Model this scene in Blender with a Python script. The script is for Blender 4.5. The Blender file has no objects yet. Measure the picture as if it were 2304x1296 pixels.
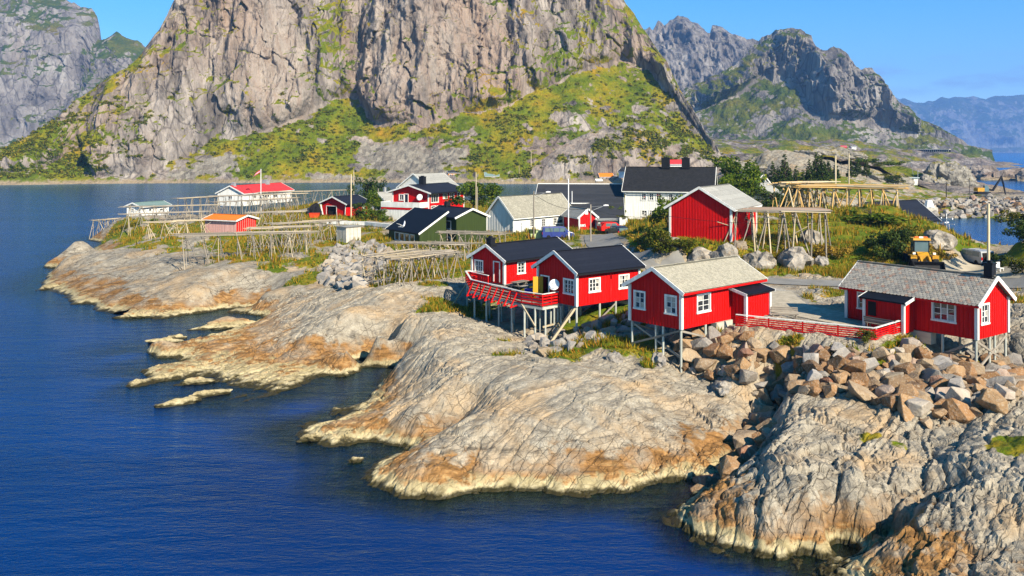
import bpy, bmesh, math, random
import numpy as np
from mathutils import Matrix, Vector

SC = bpy.context.scene
COL = SC.collection
rnd = random.Random(7)

# ------------------------------------------------------------------ camera
F, HZ, CH = 1995.0, 338.0, 18.0          # focal length in photo pixels, horizon row, camera height
cam_d = bpy.data.cameras.new("camera")
cam = bpy.data.objects.new("camera", cam_d); COL.objects.link(cam)
cam.location = (0, 0, CH); cam.rotation_euler = (math.pi/2, 0, 0)
cam_d.sensor_width = 36.0; cam_d.lens = 36.0*F/2304
cam_d.shift_y = -(648-HZ)/2304.0
cam_d.clip_start = 0.5; cam_d.clip_end = 40000
SC.camera = cam
SC.render.resolution_x, SC.render.resolution_y = 1024, 576

# ------------------------------------------------------------------ light
SUN_AZ_VEC = (0.615, -0.789)              # horizontal direction towards the sun (right, behind the camera)
SUN_EL = math.radians(33)
def build_world():
    w = bpy.data.worlds.new("World"); SC.world = w; w.use_nodes = True
    nt = w.node_tree; N = nt.nodes; Lk = nt.links; N.clear()
    out = N.new("ShaderNodeOutputWorld"); bg = N.new("ShaderNodeBackground")
    sky = N.new("ShaderNodeTexSky"); sky.sky_type = 'NISHITA'; sky.sun_disc = False
    sky.sun_elevation = SUN_EL
    sky.sun_rotation = math.atan2(SUN_AZ_VEC[0], SUN_AZ_VEC[1])
    sky.altitude = 0; sky.air_density = 0.85; sky.dust_density = 0.2; sky.ozone_density = 4.0
    hs = N.new("ShaderNodeHueSaturation"); hs.inputs['Saturation'].default_value = 1.38; hs.inputs['Value'].default_value = 1.06; hs.inputs['Hue'].default_value = .488
    Lk.new(sky.outputs[0], hs.inputs['Color'])
    # thin wisps of cloud: noise on the direction vector, kept to a low band of the sky
    tc = N.new("ShaderNodeTexCoord"); mp = N.new("ShaderNodeMapping"); mp.inputs['Scale'].default_value = (15, 15, 62)
    Lk.new(tc.outputs['Generated'], mp.inputs[0])
    nz = N.new("ShaderNodeTexNoise"); nz.inputs['Scale'].default_value = 1.0; nz.inputs['Detail'].default_value = 7; nz.inputs['Roughness'].default_value = .6
    Lk.new(mp.outputs[0], nz.inputs['Vector'])
    r1 = N.new("ShaderNodeMapRange"); r1.inputs[1].default_value = .50; r1.inputs[2].default_value = .64
    Lk.new(nz.outputs['Fac'], r1.inputs[0])
    sx = N.new("ShaderNodeSeparateXYZ"); Lk.new(tc.outputs['Generated'], sx.inputs[0])
    r2 = N.new("ShaderNodeMapRange"); r2.inputs[1].default_value = .052; r2.inputs[2].default_value = .066
    r3 = N.new("ShaderNodeMapRange"); r3.inputs[1].default_value = .10; r3.inputs[2].default_value = .08
    Lk.new(sx.outputs['Z'], r2.inputs[0]); Lk.new(sx.outputs['Z'], r3.inputs[0])
    m1 = N.new("ShaderNodeMath"); m1.operation = 'MULTIPLY'; Lk.new(r1.outputs[0], m1.inputs[0]); Lk.new(r2.outputs[0], m1.inputs[1])
    m2 = N.new("ShaderNodeMath"); m2.operation = 'MULTIPLY'; Lk.new(m1.outputs[0], m2.inputs[0]); Lk.new(r3.outputs[0], m2.inputs[1])
    m3 = N.new("ShaderNodeMath"); m3.operation = 'MULTIPLY'; m3.inputs[1].default_value = .8; Lk.new(m2.outputs[0], m3.inputs[0])
    mx = N.new("ShaderNodeMixRGB"); mx.inputs[2].default_value = (2.1, 3.3, 4.9, 1)
    Lk.new(m3.outputs[0], mx.inputs[0]); Lk.new(hs.outputs[0], mx.inputs[1])
    Lk.new(mx.outputs[0], bg.inputs[0]); bg.inputs[1].default_value = 0.084
    Lk.new(bg.outputs[0], out.inputs[0])
build_world()
sun_d = bpy.data.lights.new("sun", 'SUN'); sun_d.energy = 5.0; sun_d.angle = math.radians(0.5); sun_d.color = (1.0, 0.88, 0.69)
sun = bpy.data.objects.new("sun", sun_d); COL.objects.link(sun)
_s = Vector((SUN_AZ_VEC[0]*math.cos(SUN_EL), SUN_AZ_VEC[1]*math.cos(SUN_EL), math.sin(SUN_EL))).normalized()
sun.rotation_euler = _s.to_track_quat('Z', 'Y').to_euler(); sun.location = (60, -60, 80)
vs = SC.view_settings; vs.view_transform = 'Standard'; vs.look = 'None'; vs.gamma = 1.0; vs.exposure = 0.95; vs.use_curve_mapping = False
SC.cycles.max_bounces = 6; SC.cycles.diffuse_bounces = 1; SC.cycles.transparent_max_bounces = 12; SC.cycles.volume_bounces = 1
SC.cycles.use_denoising = True; SC.cycles.denoising_prefilter = 'NONE'; SC.cycles.denoising_input_passes = 'RGB_ALBEDO_NORMAL'

# ------------------------------------------------------------------ photo measurements -> world
def W(px, py, z):                        # point of known height seen at a photo pixel
    d = (CH-z)*F/(py-HZ); return Vector(((px-1152)/F*d, d, z))
def D(px, py, d):                        # point of known distance seen at a photo pixel
    return Vector(((px-1152)/F*d, d, CH-(py-HZ)*d/F))
def PX(p):
    return (1152+p[0]/p[1]*F, HZ+(CH-p[2])/p[1]*F)

# ------------------------------------------------------------------ numpy noise
_rs = np.random.RandomState(3)
_P = _rs.permutation(512).astype(np.int32); _P = np.concatenate([_P, _P, _P])
_G3 = _rs.normal(size=(512, 3)); _G3 /= np.linalg.norm(_G3, axis=1)[:, None]; _G3 = _G3.astype(np.float32)
_R1 = _rs.rand(512).astype(np.float32); _R2 = _rs.rand(512).astype(np.float32); _R3 = _rs.rand(512).astype(np.float32)
def noise3(x, y, z):
    x = np.asarray(x, np.float32); y = np.asarray(y, np.float32); z = np.asarray(z, np.float32)
    xi = np.floor(x).astype(np.int32); yi = np.floor(y).astype(np.int32); zi = np.floor(z).astype(np.int32)
    fx = x-xi; fy = y-yi; fz = z-zi
    u = fx*fx*fx*(fx*(fx*6-15)+10); v = fy*fy*fy*(fy*(fy*6-15)+10); w = fz*fz*fz*(fz*(fz*6-15)+10)
    res = 0
    for a in (0, 1):
        wa = u if a else 1-u; pa = _P[(xi+a) & 511]
        for b in (0, 1):
            wb = wa*(v if b else 1-v); pb = _P[pa+((yi+b) & 511)]
            for c in (0, 1):
                g = _G3[_P[pb+((zi+c) & 511)]]
                res = res+wb*(w if c else 1-w)*(g[..., 0]*(fx-a)+g[..., 1]*(fy-b)+g[..., 2]*(fz-c))
    return res*1.5
def fbm(x, y, z, o=4, g=.5):
    r = 0; a = 1.0
    for i in range(o):
        r = r+a*noise3(x, y, z); x = x*2.03+17.1; y = y*2.03+5.3; z = z*2.03+9.7; a *= g
    return r
def ridged(x, y, z, o=4, g=.5):
    r = 0; a = 1.0
    for i in range(o):
        r = r+a*(1-2*np.abs(noise3(x, y, z))); x = x*2.1+3.1; y = y*2.1+15.3; z = z*2.1+1.7; a *= g
    return r
def voro(x, y):
    """cell borders: returns (F2-F1, random per cell, second random, offset to cell centre x, y)"""
    xi = np.floor(x).astype(np.int32); yi = np.floor(y).astype(np.int32)
    f1 = np.full(x.shape, 9., np.float32); f2 = f1.copy(); r = np.zeros_like(f1); r2 = r.copy(); ox = r.copy(); oy = r.copy()
    for a in (-1, 0, 1):
        for b in (-1, 0, 1):
            h = _P[_P[(xi+a) & 511]+((yi+b) & 511)]
            dx = xi+a+.1+.8*_R1[h]-x; dy = yi+b+.1+.8*_R2[h]-y
            d = np.sqrt(dx*dx+dy*dy); m = d < f1
            f2 = np.where(m, f1, np.minimum(f2, d)); f1 = np.where(m, d, f1)
            r = np.where(m, _R3[h], r); r2 = np.where(m, _R1[(h*7+3) & 511], r2); ox = np.where(m, dx, ox); oy = np.where(m, dy, oy)
    return f2-f1, r, r2, ox, oy
def bricks(u, v, bw, bh):
    """jointed blocks: distance to the nearest joint, two randoms per block, position across the block"""
    r = np.floor(v/bh).astype(np.int32); fv = v/bh-r; h0 = _P[r & 511]; uu = u/bw*(.7+.6*_R1[h0])+_R2[h0]*7; c = np.floor(uu).astype(np.int32); fu = uu-c; h = _P[h0+(c & 511)]
    return np.minimum(np.minimum(fu, 1-fu)*bw, np.minimum(fv, 1-fv)*bh), _R3[h], _R1[h], fu-.5, fv-.5
def sstep(a, b, x):
    t = np.clip((x-a)/(b-a), 0, 1); return t*t*(3-2*t)

# ------------------------------------------------------------------ materials
def S(r, g, b):
    def f(c):
        c /= 255.0; return c/12.92 if c <= .04045 else ((c+.055)/1.055)**2.4
    return (f(r), f(g), f(b))
class NT:
    def __init__(s, name):
        s.m = bpy.data.materials.new(name); s.m.use_nodes = True; s.t = s.m.node_tree; s.t.nodes.clear()
        s.out = s.n("ShaderNodeOutputMaterial"); s.b = s.n("ShaderNodeBsdfPrincipled"); s.l(s.b.outputs[0], s.out.inputs[0])
    def n(s, t, **k):
        o = s.t.nodes.new(t)
        for a, b in k.items(): setattr(o, a, b)
        return o
    def l(s, a, b): s.t.links.new(a, b)
    def val(s, sock, v):
        if hasattr(v, 'links') or isinstance(v, bpy.types.NodeSocket): s.l(v, sock)
        else:
            try: sock.default_value = v
            except Exception: sock.default_value = (*v, 1)
    def pos(s): return s.n("ShaderNodeNewGeometry").outputs['Position']
    def obj(s): return s.n("ShaderNodeTexCoord").outputs['Object']
    def map(s, v, scale=(1, 1, 1), rot=(0, 0, 0)):
        m = s.n("ShaderNodeMapping"); s.l(v, m.inputs[0]); m.inputs['Scale'].default_value = scale; m.inputs['Rotation'].default_value = rot; return m.outputs[0]
    def noise(s, v, sc, det=4, ro=.55):
        n = s.n("ShaderNodeTexNoise"); s.l(v, n.inputs['Vector']); n.inputs['Scale'].default_value = sc; n.inputs['Detail'].default_value = det; n.inputs['Roughness'].default_value = ro; return n.outputs['Fac']
    def voro(s, v, sc, feat='F1', out='Distance'):
        n = s.n("ShaderNodeTexVoronoi", feature=feat); s.l(v, n.inputs['Vector']); n.inputs['Scale'].default_value = sc; return n.outputs[out]
    def math(s, op, a, b=0.0):
        m = s.n("ShaderNodeMath", operation=op); s.val(m.inputs[0], a); s.val(m.inputs[1], b); return m.outputs[0]
    def rng(s, v, a, b, c=0., d=1.):
        m = s.n("ShaderNodeMapRange"); s.l(v, m.inputs[0]); m.inputs[1].default_value = a; m.inputs[2].default_value = b; m.inputs[3].default_value = c; m.inputs[4].default_value = d; return m.outputs[0]
    def mix(s, f, a, b, bt='MIX'):
        m = s.n("ShaderNodeMixRGB", blend_type=bt); s.val(m.inputs[0], f); s.val(m.inputs[1], a); s.val(m.inputs[2], b); return m.outputs[0]
    def ramp(s, v, stops):
        r = s.n("ShaderNodeValToRGB"); s.l(v, r.inputs[0]); e = r.color_ramp.elements
        while len(e) < len(stops): e.new(.5)
        for k, (p, c) in zip(e, stops): k.position = p; k.color = (*c, 1)
        return r.outputs[0]
    def facets(s, v, sc):
        """height of flat tilted facets, one plane per cell: broken rock"""
        n = s.n("ShaderNodeTexVoronoi"); s.l(v, n.inputs['Vector']); n.inputs['Scale'].default_value = sc
        a = s.n("ShaderNodeVectorMath", operation='SUBTRACT'); s.l(v, a.inputs[0]); s.l(n.outputs['Position'], a.inputs[1])
        b = s.n("ShaderNodeVectorMath", operation='SUBTRACT'); s.l(n.outputs['Color'], b.inputs[0]); b.inputs[1].default_value = (.5, .5, .5)
        d = s.n("ShaderNodeVectorMath", operation='DOT_PRODUCT'); s.l(a.outputs[0], d.inputs[0]); s.l(b.outputs[0], d.inputs[1]); return s.math('MULTIPLY', d.outputs['Value'], sc)
    def attr(s, name): return s.n("ShaderNodeAttribute", attribute_name=name).outputs['Fac']
    def bump(s, h, st=.5, dist=.1, nrm=None):
        b = s.n("ShaderNodeBump"); s.l(h, b.inputs['Height']); b.inputs['Strength'].default_value = st; b.inputs['Distance'].default_value = dist
        if nrm is not None: s.l(nrm, b.inputs['Normal'])
        return b.outputs[0]
    def rnd(s): return s.n("ShaderNodeObjectInfo").outputs['Random']
    def fin(s, col, rough=.8, nrm=None, spec=.3, metal=0):
        s.val(s.b.inputs['Base Color'], col); s.val(s.b.inputs['Roughness'], rough); s.b.inputs['Specular IOR Level'].default_value = spec; s.b.inputs['Metallic'].default_value = metal
        if nrm is not None: s.l(nrm, s.b.inputs['Normal'])
        return s.m
MAT = {}
def plain(name, c, rough=.7, var=.25, sc=3.0, spec=.15, metal=0, bump=0.0, rv=0.0):
    """procedural paint/wood/metal: colour with blotchy wear, fine relief and a little change from piece to piece"""
    if name in MAT: return MAT[name]
    t = NT(name); p = t.obj()
    n1 = t.noise(p, sc, 5); dk = tuple(x*(1-var) for x in c); lt = tuple(min(.95, x*(1+var*.5)) for x in c)
    cc = t.mix(t.rng(n1, .3, .7), dk, lt)
    if rv:
        v = t.rng(t.rnd(), 0, 1, 1-rv, 1+rv); cb = t.n("ShaderNodeCombineColor"); 
        for i in range(3): t.l(v, cb.inputs[i])
        cc = t.mix(1.0, cc, cb.outputs[0], 'MULTIPLY')
    nrm = t.bump(t.noise(p, sc*9, 3), bump, .02) if bump else None
    MAT[name] = t.fin(cc, rough, nrm, spec, metal); return MAT[name]

# ------------------------------------------------------------------ mesh helpers
def tag(o, label=None, cat=None, group=None, kind=None):
    if label: o["label"] = label
    if cat: o["category"] = cat
    if group: o["group"] = group
    if kind: o["kind"] = kind
    return o
def link(name, data, parent=None):
    o = bpy.data.objects.new(name, data); COL.objects.link(o)
    if parent is not None: o.parent = parent
    return o
def empty(name, loc=(0, 0, 0), rz=0):
    o = link(name, None); o.location = loc; o.rotation_euler = (0, 0, rz); o.empty_display_size = .5; return o
def mk(name, v, f, mat, parent=None, smooth=False):
    me = bpy.data.meshes.new(name); me.from_pydata([tuple(p) for p in v], [], f); me.update()
    if mat: me.materials.append(mat)
    if smooth: me.polygons.foreach_set('use_smooth', [True]*len(me.polygons))
    return link(name, me, parent)
def grid_mesh(name, X, Y, Z, mat, attrs=None, smooth=True, keep=None):
    h, w = X.shape; co = np.stack([X, Y, Z], -1).reshape(-1, 3).astype(np.float32)
    idx = np.arange(h*w).reshape(h, w)
    q = np.stack([idx[:-1, :-1], idx[:-1, 1:], idx[1:, 1:], idx[1:, :-1]], -1).reshape(-1, 4)
    if keep is not None: q = q[keep.reshape(-1)]
    used = np.unique(q); rm = np.full(h*w, -1, np.int64); rm[used] = np.arange(len(used)); q = rm[q]; co = co[used]
    me = bpy.data.meshes.new(name); me.vertices.add(len(co)); me.vertices.foreach_set('co', co.ravel())
    me.loops.add(q.size); me.loops.foreach_set('vertex_index', q.ravel().astype(np.int32))
    me.polygons.add(len(q)); me.polygons.foreach_set('loop_start', (np.arange(len(q))*4).astype(np.int32)); me.polygons.foreach_set('loop_total', np.full(len(q), 4, np.int32))
    me.polygons.foreach_set('use_smooth', np.full(len(q), smooth)); me.update(calc_edges=True)
    for k, a in (attrs or {}).items():
        at = me.attributes.new(k, 'FLOAT', 'POINT'); at.data.foreach_set('value', a.reshape(-1)[used].astype(np.float32))
    me.materials.append(mat); return link(name, me)
def tri_mesh(name, co, faces, mat, parent=None, attrs=None, smooth=False):
    n = faces.shape[1]; me = bpy.data.meshes.new(name); me.vertices.add(len(co)); me.vertices.foreach_set('co', np.asarray(co, np.float32).ravel())
    me.loops.add(faces.size); me.loops.foreach_set('vertex_index', faces.ravel().astype(np.int32))
    me.polygons.add(len(faces)); me.polygons.foreach_set('loop_start', (np.arange(len(faces))*n).astype(np.int32)); me.polygons.foreach_set('loop_total', np.full(len(faces), n, np.int32))
    me.polygons.foreach_set('use_smooth', np.full(len(faces), smooth)); me.update(calc_edges=True)
    for k, a in (attrs or {}).items():
        at = me.attributes.new(k, 'FLOAT', 'POINT'); at.data.foreach_set('value', np.asarray(a, np.float32))
    if mat: me.materials.append(mat)
    return link(name, me, parent)
CUBE_V = [(x, y, z) for x in (-.5, .5) for y in (-.5, .5) for z in (-.5, .5)]
CUBE_F = [(0, 1, 3, 2), (4, 6, 7, 5), (0, 4, 5, 1), (2, 3, 7, 6), (0, 2, 6, 4), (1, 5, 7, 3)]
_shared = {}
def shared(kind, mat, n=8):
    k = (kind, mat.name, n)
    if k not in _shared:
        me = bpy.data.meshes.new(kind)
        if kind == 'box': v, f = CUBE_V, CUBE_F
        else:
            v = [(math.cos(i*2*math.pi/n)*r, math.sin(i*2*math.pi/n)*r, z) for z, r in ((0, 1), (1, .86 if kind == 'pole' else 1)) for i in range(n)]
            f = [(i, (i+1) % n, n+(i+1) % n, n+i) for i in range(n)]+[tuple(range(n-1, -1, -1)), tuple(range(n, 2*n))]
        me.from_pydata(v, [], f); me.update(); me.materials.append(mat)
        if kind != 'box':
            for p in me.polygons: p.use_smooth = len(p.vertices) == 4
        _shared[k] = me
    return _shared[k]
def box(name, c, s, mat, parent=None, rz=0.0, rx=0.0, ry=0.0):
    o = link(name, shared('box', mat), parent); o.location = c; o.scale = s; o.rotation_euler = (rx, ry, rz); return o
def rod(name, p, q, r, mat, parent=None, kind='pole', n=7):
    p = Vector(p); q = Vector(q); d = q-p; o = link(name, shared(kind, mat, n), parent)
    o.location = p; o.rotation_mode = 'QUATERNION'; o.rotation_quaternion = d.to_track_quat('Z', 'Y'); o.scale = (r, r, d.length); return o
def beam(name, p, q, w, h, mat, parent=None):
    """square timber between two points"""
    p = Vector(p); q = Vector(q); d = q-p; o = link(name, shared('box', mat), parent)
    o.location = (p+q)/2; o.rotation_mode = 'QUATERNION'; o.rotation_quaternion = d.to_track_quat('Y', 'Z'); o.scale = (w, d.length, h); return o
class MB:
    def __init__(s): s.v = []; s.f = []
    def add(s, v, f):
        k = len(s.v); s.v += [tuple(p) for p in v]; s.f += [tuple(i+k for i in q) for q in f]; return s
    def box(s, c, d, rz=0):
        cs, sn = math.cos(rz), math.sin(rz)
        return s.add([(c[0]+x*d[0]*cs-y*d[1]*sn, c[1]+x*d[0]*sn+y*d[1]*cs, c[2]+z*d[2]) for x, y, z in CUBE_V], CUBE_F)
    def tube(s, pts, r, n=8, cap=True):
        pts = [Vector(p) for p in pts]; rs = r if isinstance(r, (list, tuple)) else [r]*len(pts); v = []
        for i, p in enumerate(pts):
            d = (pts[min(i+1, len(pts)-1)]-pts[max(i-1, 0)]).normalized(); a = d.orthogonal().normalized(); b = d.cross(a)
            if i and a.dot(pa) < 0.3: a = (pa-d*pa.dot(d)).normalized(); b = d.cross(a)
            elif i: a = (pa-d*pa.dot(d)).normalized(); b = d.cross(a)
            pa = a; v += [p+(a*math.cos(t)+b*math.sin(t))*rs[i] for t in [j*2*math.pi/n for j in range(n)]]
        f = [(i*n+j, i*n+(j+1) % n, (i+1)*n+(j+1) % n, (i+1)*n+j) for i in range(len(pts)-1) for j in range(n)]
        if cap: f += [tuple(range(n-1, -1, -1)), tuple(range((len(pts)-1)*n, len(pts)*n))]
        return s.add(v, f)
    def prism(s, poly, axis, a, b):
        """polygon in the plane across an axis, extruded from a to b"""
        def P(u, w, t): return {'x': (t, u, w), 'y': (u, t, w), 'z': (u, w, t)}[axis]
        n = len(poly); v = [P(u, w, a) for u, w in poly]+[P(u, w, b) for u, w in poly]
        return s.add(v, [(i, (i+1) % n, n+(i+1) % n, n+i) for i in range(n)]+[tuple(range(n-1, -1, -1)), tuple(range(n, 2*n))])
    def lathe(s, prof, n=12, c=(0, 0, 0)):
        v = [(c[0]+r*math.cos(j*2*math.pi/n), c[1]+r*math.sin(j*2*math.pi/n), c[2]+z) for r, z in prof for j in range(n)]
        f = [(i*n+j, i*n+(j+1) % n, (i+1)*n+(j+1) % n, (i+1)*n+j) for i in range(len(prof)-1) for j in range(n)]
        return s.add(v, f+[tuple(range(n-1, -1, -1)), tuple(range((len(prof)-1)*n, len(prof)*n))])
    def build(s, name, mat, parent=None, smooth=False):
        o = mk(name, s.v, s.f, mat, parent, smooth)
        bm = bmesh.new(); bm.from_mesh(o.data); bmesh.ops.recalc_face_normals(bm, faces=bm.faces); bm.to_mesh(o.data); bm.free()
        return o
# ================================================================== TERRAIN
# shoreline traced on the photograph (all at water level), water always on the left-hand side when walking along it
SHORE = [
 # headland with the fish racks
 (98,601),(135,604),(112,622),(95,640),(91,655),(126,659),(147,669),(168,683),(209,684),(214,697),(247,704),(270,713),(324,716),(359,718),(407,712),(450,705),(490,698),(515,702),(550,697),(585,694),
 # low promontory
 (592,712),(571,727),(520,742),(470,756),(430,768),(411,777),(370,786),(332,795),(345,803),(404,807),(360,826),(323,843),(335,853),(360,857),(415,851),(468,846),(504,858),(518,873),(560,878),(535,890),(497,905),(530,904),(557,899),(600,890),(640,884),(681,871),(732,846),(776,843),(810,833),(844,826),(872,812),
 # fingers
 (858,862),(848,882),(820,904),(783,928),(725,948),(662,972),(667,985),(708,989),(722,1001),(776,1004),(850,996),(880,1002),
 # big dome
 (857,1033),(825,1052),(810,1067),(820,1091),(851,1103),(878,1115),(950,1120),(1050,1115),(1120,1108),(1200,1106),(1251,1110),(1319,1115),(1370,1108),(1421,1110),(1458,1093),(1523,1086),(1567,1084),(1600,1085),(1640,1068),
 # blocky slab
 (1600,1098),(1555,1110),(1528,1144),(1531,1178),(1569,1204),(1618,1231),(1689,1242),(1769,1253),(1818,1251),(1870,1229),(1838,1256),(1808,1264),(1822,1280),(1850,1300),(1850,1340),(1880,1420)]
LAND = [  # (px, py, height)
 # dome
 (1200,1050,.95),(1200,1000,1.75),(1200,950,2.4),(1200,900,2.95),(1200,850,3.4),(1200,800,3.4),(1000,1075,.8),(1000,1030,1.4),(1000,985,1.8),(1060,960,2.1),(1110,1050,.95),(1110,990,1.8),(1110,930,2.4),(1130,880,2.9),
 (900,1080,.6),(900,1040,1.0),(860,1065,.5),(940,1010,1.3),(918,990,.35),(986,958,.85),(1030,931,1.35),(1064,904,1.9),(1091,883,2.5),(940,945,1.35),(1000,905,2.05),(1045,872,2.6),
 (1300,1060,.8),(1300,1000,1.75),(1300,940,2.55),(1300,880,3.15),(1300,820,3.5),(1400,1060,.8),(1400,1000,1.7),(1400,940,2.4),(1400,880,2.95),(1400,820,3.4),(1400,780,3.8),(1300,790,3.5),
 (1500,1040,.8),(1500,990,1.5),(1500,930,2.0),(1500,870,2.35),(1560,1030,.9),(1560,980,1.5),(1560,920,1.9),(1550,860,2.3),(1620,1000,1.1),(1630,950,1.6),(1640,900,2.0),(1620,860,2.4),(1665,930,1.5),
 (1650,1055,.05),(1690,1005,.3),(1712,960,.7),(1728,915,1.3),(1715,880,2.0),
 # blocky slab
 (1575,1170,.5),(1575,1130,.7),(1620,1190,.7),(1620,1140,1.1),(1620,1100,1.1),(1680,1200,.75),(1680,1150,1.3),(1680,1100,1.7),(1680,1060,1.7),(1720,1010,2.0),(1750,1200,.8),(1750,1150,1.45),(1750,1100,1.95),(1750,1050,2.4),(1750,1000,2.7),(1755,950,2.9),(1765,900,3.2),
 (1850,1200,.8),(1850,1150,1.5),(1850,1100,2.05),(1850,1050,2.45),(1850,1000,2.8),(1850,950,3.1),(1850,910,3.3),(1950,1160,1.3),(1950,1110,1.9),(1950,1060,2.3),(1950,1010,2.7),(1950,960,3.05),(1950,920,3.3),(2040,1120,1.8),(2040,1070,2.3),(2040,1020,2.7),(2040,970,3.0),(2100,1060,2.5),(2120,1000,2.9),
 (1884,1229,.1),(1930,1215,.3),(1973,1197,.5),(2035,1163,.9),(2084,1133,1.4),(2150,1105,2.0),
 (1930,1290,.4),(1990,1290,.6),(2060,1290,.9),(2150,1290,1.25),(2304,1290,1.6),(1960,1245,.8),(2020,1200,1.5),(2100,1200,1.8),(2100,1160,2.1),(2200,1200,2.1),(2304,1200,2.4),(2150,1130,2.4),(2230,1110,2.8),(2304,1100,3.2),(2180,1050,3.0),(2250,1040,3.3),(2200,960,3.3),(2304,990,3.8),(2304,900,4.2),(2250,880,3.6),(2400,1200,2.8),(2400,1000,4.2),(2000,1400,.6),(2200,1400,1.2),(2350,1400,1.6),
 # rip-rap under the fence
 (1640,742,5.2),(1700,762,5.0),(1800,778,4.9),(1900,797,4.85),(1985,802,4.8),(2060,772,5.0),(2110,805,4.1),(2150,830,3.5),(1600,795,3.9),(1650,830,3.1),(1700,820,3.8),(1800,840,3.8),(1900,860,3.8),(2000,870,3.75),(2100,900,3.3),(2196,862,2.66),(2260,800,3.6),(1720,862,2.6),(1800,890,3.15),(1900,905,3.35),(2000,920,3.4),(2100,950,3.2),(1550,770,4.0),(1422,778,3.8),(1480,800,3.5),(1535,846,2.4),(1345,770,3.7),
 # yard and road
 (1750,700,5.4),(1800,665,5.4),(1850,720,5.4),(1750,650,5.4),(1900,645,5.4),(1700,700,5.4),(1660,720,5.4),(1950,745,5.3),(2000,730,5.4),(2030,740,5.3),(1800,632,5.4),(1900,636,5.4),(2000,625,5.45),(2150,625,5.4),(2200,612,5.4),(2290,650,5.5),(2300,700,5.6),(2300,760,4.8),(2100,660,5.4),(1980,680,5.4),(1720,630,5.4),
 (1600,620,5.5),(1500,600,5.5),(1440,586,5.5),(1400,565,5.5),(1340,548,5.5),(1300,575,5.5),(1450,640,5.2),(1500,650,5.2),(1380,700,4.7),(1350,690,4.9),(1390,740,4.2),
 # under and around the pair of cabins with the deck
 (1060,695,3.1),(1100,720,3.0),(1165,747,3.0),(1225,778,2.75),(1290,765,3.3),(1060,640,4.2),(1150,680,3.6),(1230,700,3.6),(1200,640,5.0),(1260,600,5.2),(1180,600,5.2),(1330,720,4.2),(1040,660,3.9),(1010,690,3.7),(1000,640,4.6),(960,630,4.6),
 (1000,720,3.8),(950,760,3.2),(900,815,1.9),(880,850,.9),(1000,790,3.3),(1080,780,3.3),(1080,840,3.1),(1000,850,2.5),(950,900,1.6),(870,900,.9),(850,935,.8),(780,960,.5),(720,970,.3),(900,960,.9),(1120,810,3.35),(960,830,2.4),
 # promontory
 (860,660,4.2),(950,655,4.3),(700,750,2.4),(800,720,3.1),(650,770,1.5),(700,800,1.0),(770,800,1.3),(850,760,2.3),(900,740,2.7),(935,700,3.3),(780,670,3.4),(690,690,2.5),(620,720,1.3),(650,690,1.9),(600,745,1.0),(550,770,.9),(500,795,.6),(450,800,.4),(600,830,.5),(560,840,.35),(480,822,.3),(390,840,.3),(650,830,.7),(620,870,.25),(990,670,4.0),(900,690,3.6),(840,700,3.5),(730,700,2.7),(560,735,.6),
 # headland
 (150,585,2.2),(180,545,3.3),(250,560,3.2),(350,560,3.9),(350,535,4.4),(450,600,3.5),(300,620,2.2),(200,630,1.4),(150,640,.7),(120,648,.3),(250,670,.9),(350,660,1.8),(450,650,2.4),(550,620,3.2),(600,660,2.0),(650,620,3.4),(550,670,1.3),(480,680,.9),(400,690,.8),(320,695,.6),(700,600,3.8),(650,580,4.2),(560,560,4.5),(750,560,4.6),(800,605,3.7),(820,570,4.6),(760,635,3.1),(700,645,2.7),(620,685,1.1),(420,550,4.3),(500,540,4.5),
 (800,500,5),(900,510,5.1),(700,492,5),(600,490,5),(500,490,4.8),(400,500,4.6),(300,500,4.4),(290,488,4.4),(250,518,2.6),(225,528,1.2),(700,530,4.8),(880,560,4.9),(940,590,4.9),(860,610,4.4),
 # village
 (1000,545,5.0),(1090,540,5.2),(1250,524,5.4),(1200,490,5.2),(1300,482,5.2),(1100,500,5.2),(1000,500,5),(1050,470,5),(900,470,5),(1330,530,5.5),(1380,525,5.6),
 (1500,497,6.2),(1420,520,6.2),(1400,600,5.5),(1450,520,7.6),(1405,520,6.4),(1480,485,8.2),(1470,560,6.8),(1508,545,8),(1640,548,7.8),(1560,585,6.2),(1600,560,7.3),(1700,565,7.0),(1850,560,7.1),(1950,560,7.2),(1700,600,5.8),(1850,600,5.8),(1950,500,9.0),(1900,475,9.6),(1800,500,9.0),(1980,600,5.8),(1720,510,8.6),
 (2050,605,5.6),(2100,612,5.5),(2190,592,4.8),(2250,612,5.2),(2260,600,5.3),(2110,590,5.9),(2080,570,6.6)]
LANDD = [ # (px, py, distance)
 (2310,500,95),(2400,450,95),(2275,560,92),(2300,580,88),(2140,545,105),(2100,502,112),(2050,490,115),(2020,470,118),(2400,600,80),
 (2085,352,390),(2110,355,395),(2140,375,390),(2165,400,385),(2192,430,372),(2120,425,360),(2060,412,372),(2076,356,394),(2066,400,385),
 (2005,385,300),(2018,430,270),(1940,370,300),(1980,365,310),(1880,385,260),(1800,388,240),(1720,402,230),(1850,362,330),(1800,350,400),(1720,365,350),(1660,380,300),(1640,400,260),(1620,430,220),(1700,440,190),(1760,450,170),(1850,440,180),(1950,440,190),
 (1900,321,1120),(1800,324,1100),(2000,327,1080),(1700,325,1080),(1900,325,1000),(1750,345,600),(1900,341,700),(1900,328,900),(1700,333,800),(2000,335,850),(1800,333,900),(2100,345,1000),(1950,346,800),(2200,362,960),(2240,372,930),(2150,368,950),(2050,366,960),(2150,352,1000)]
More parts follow.
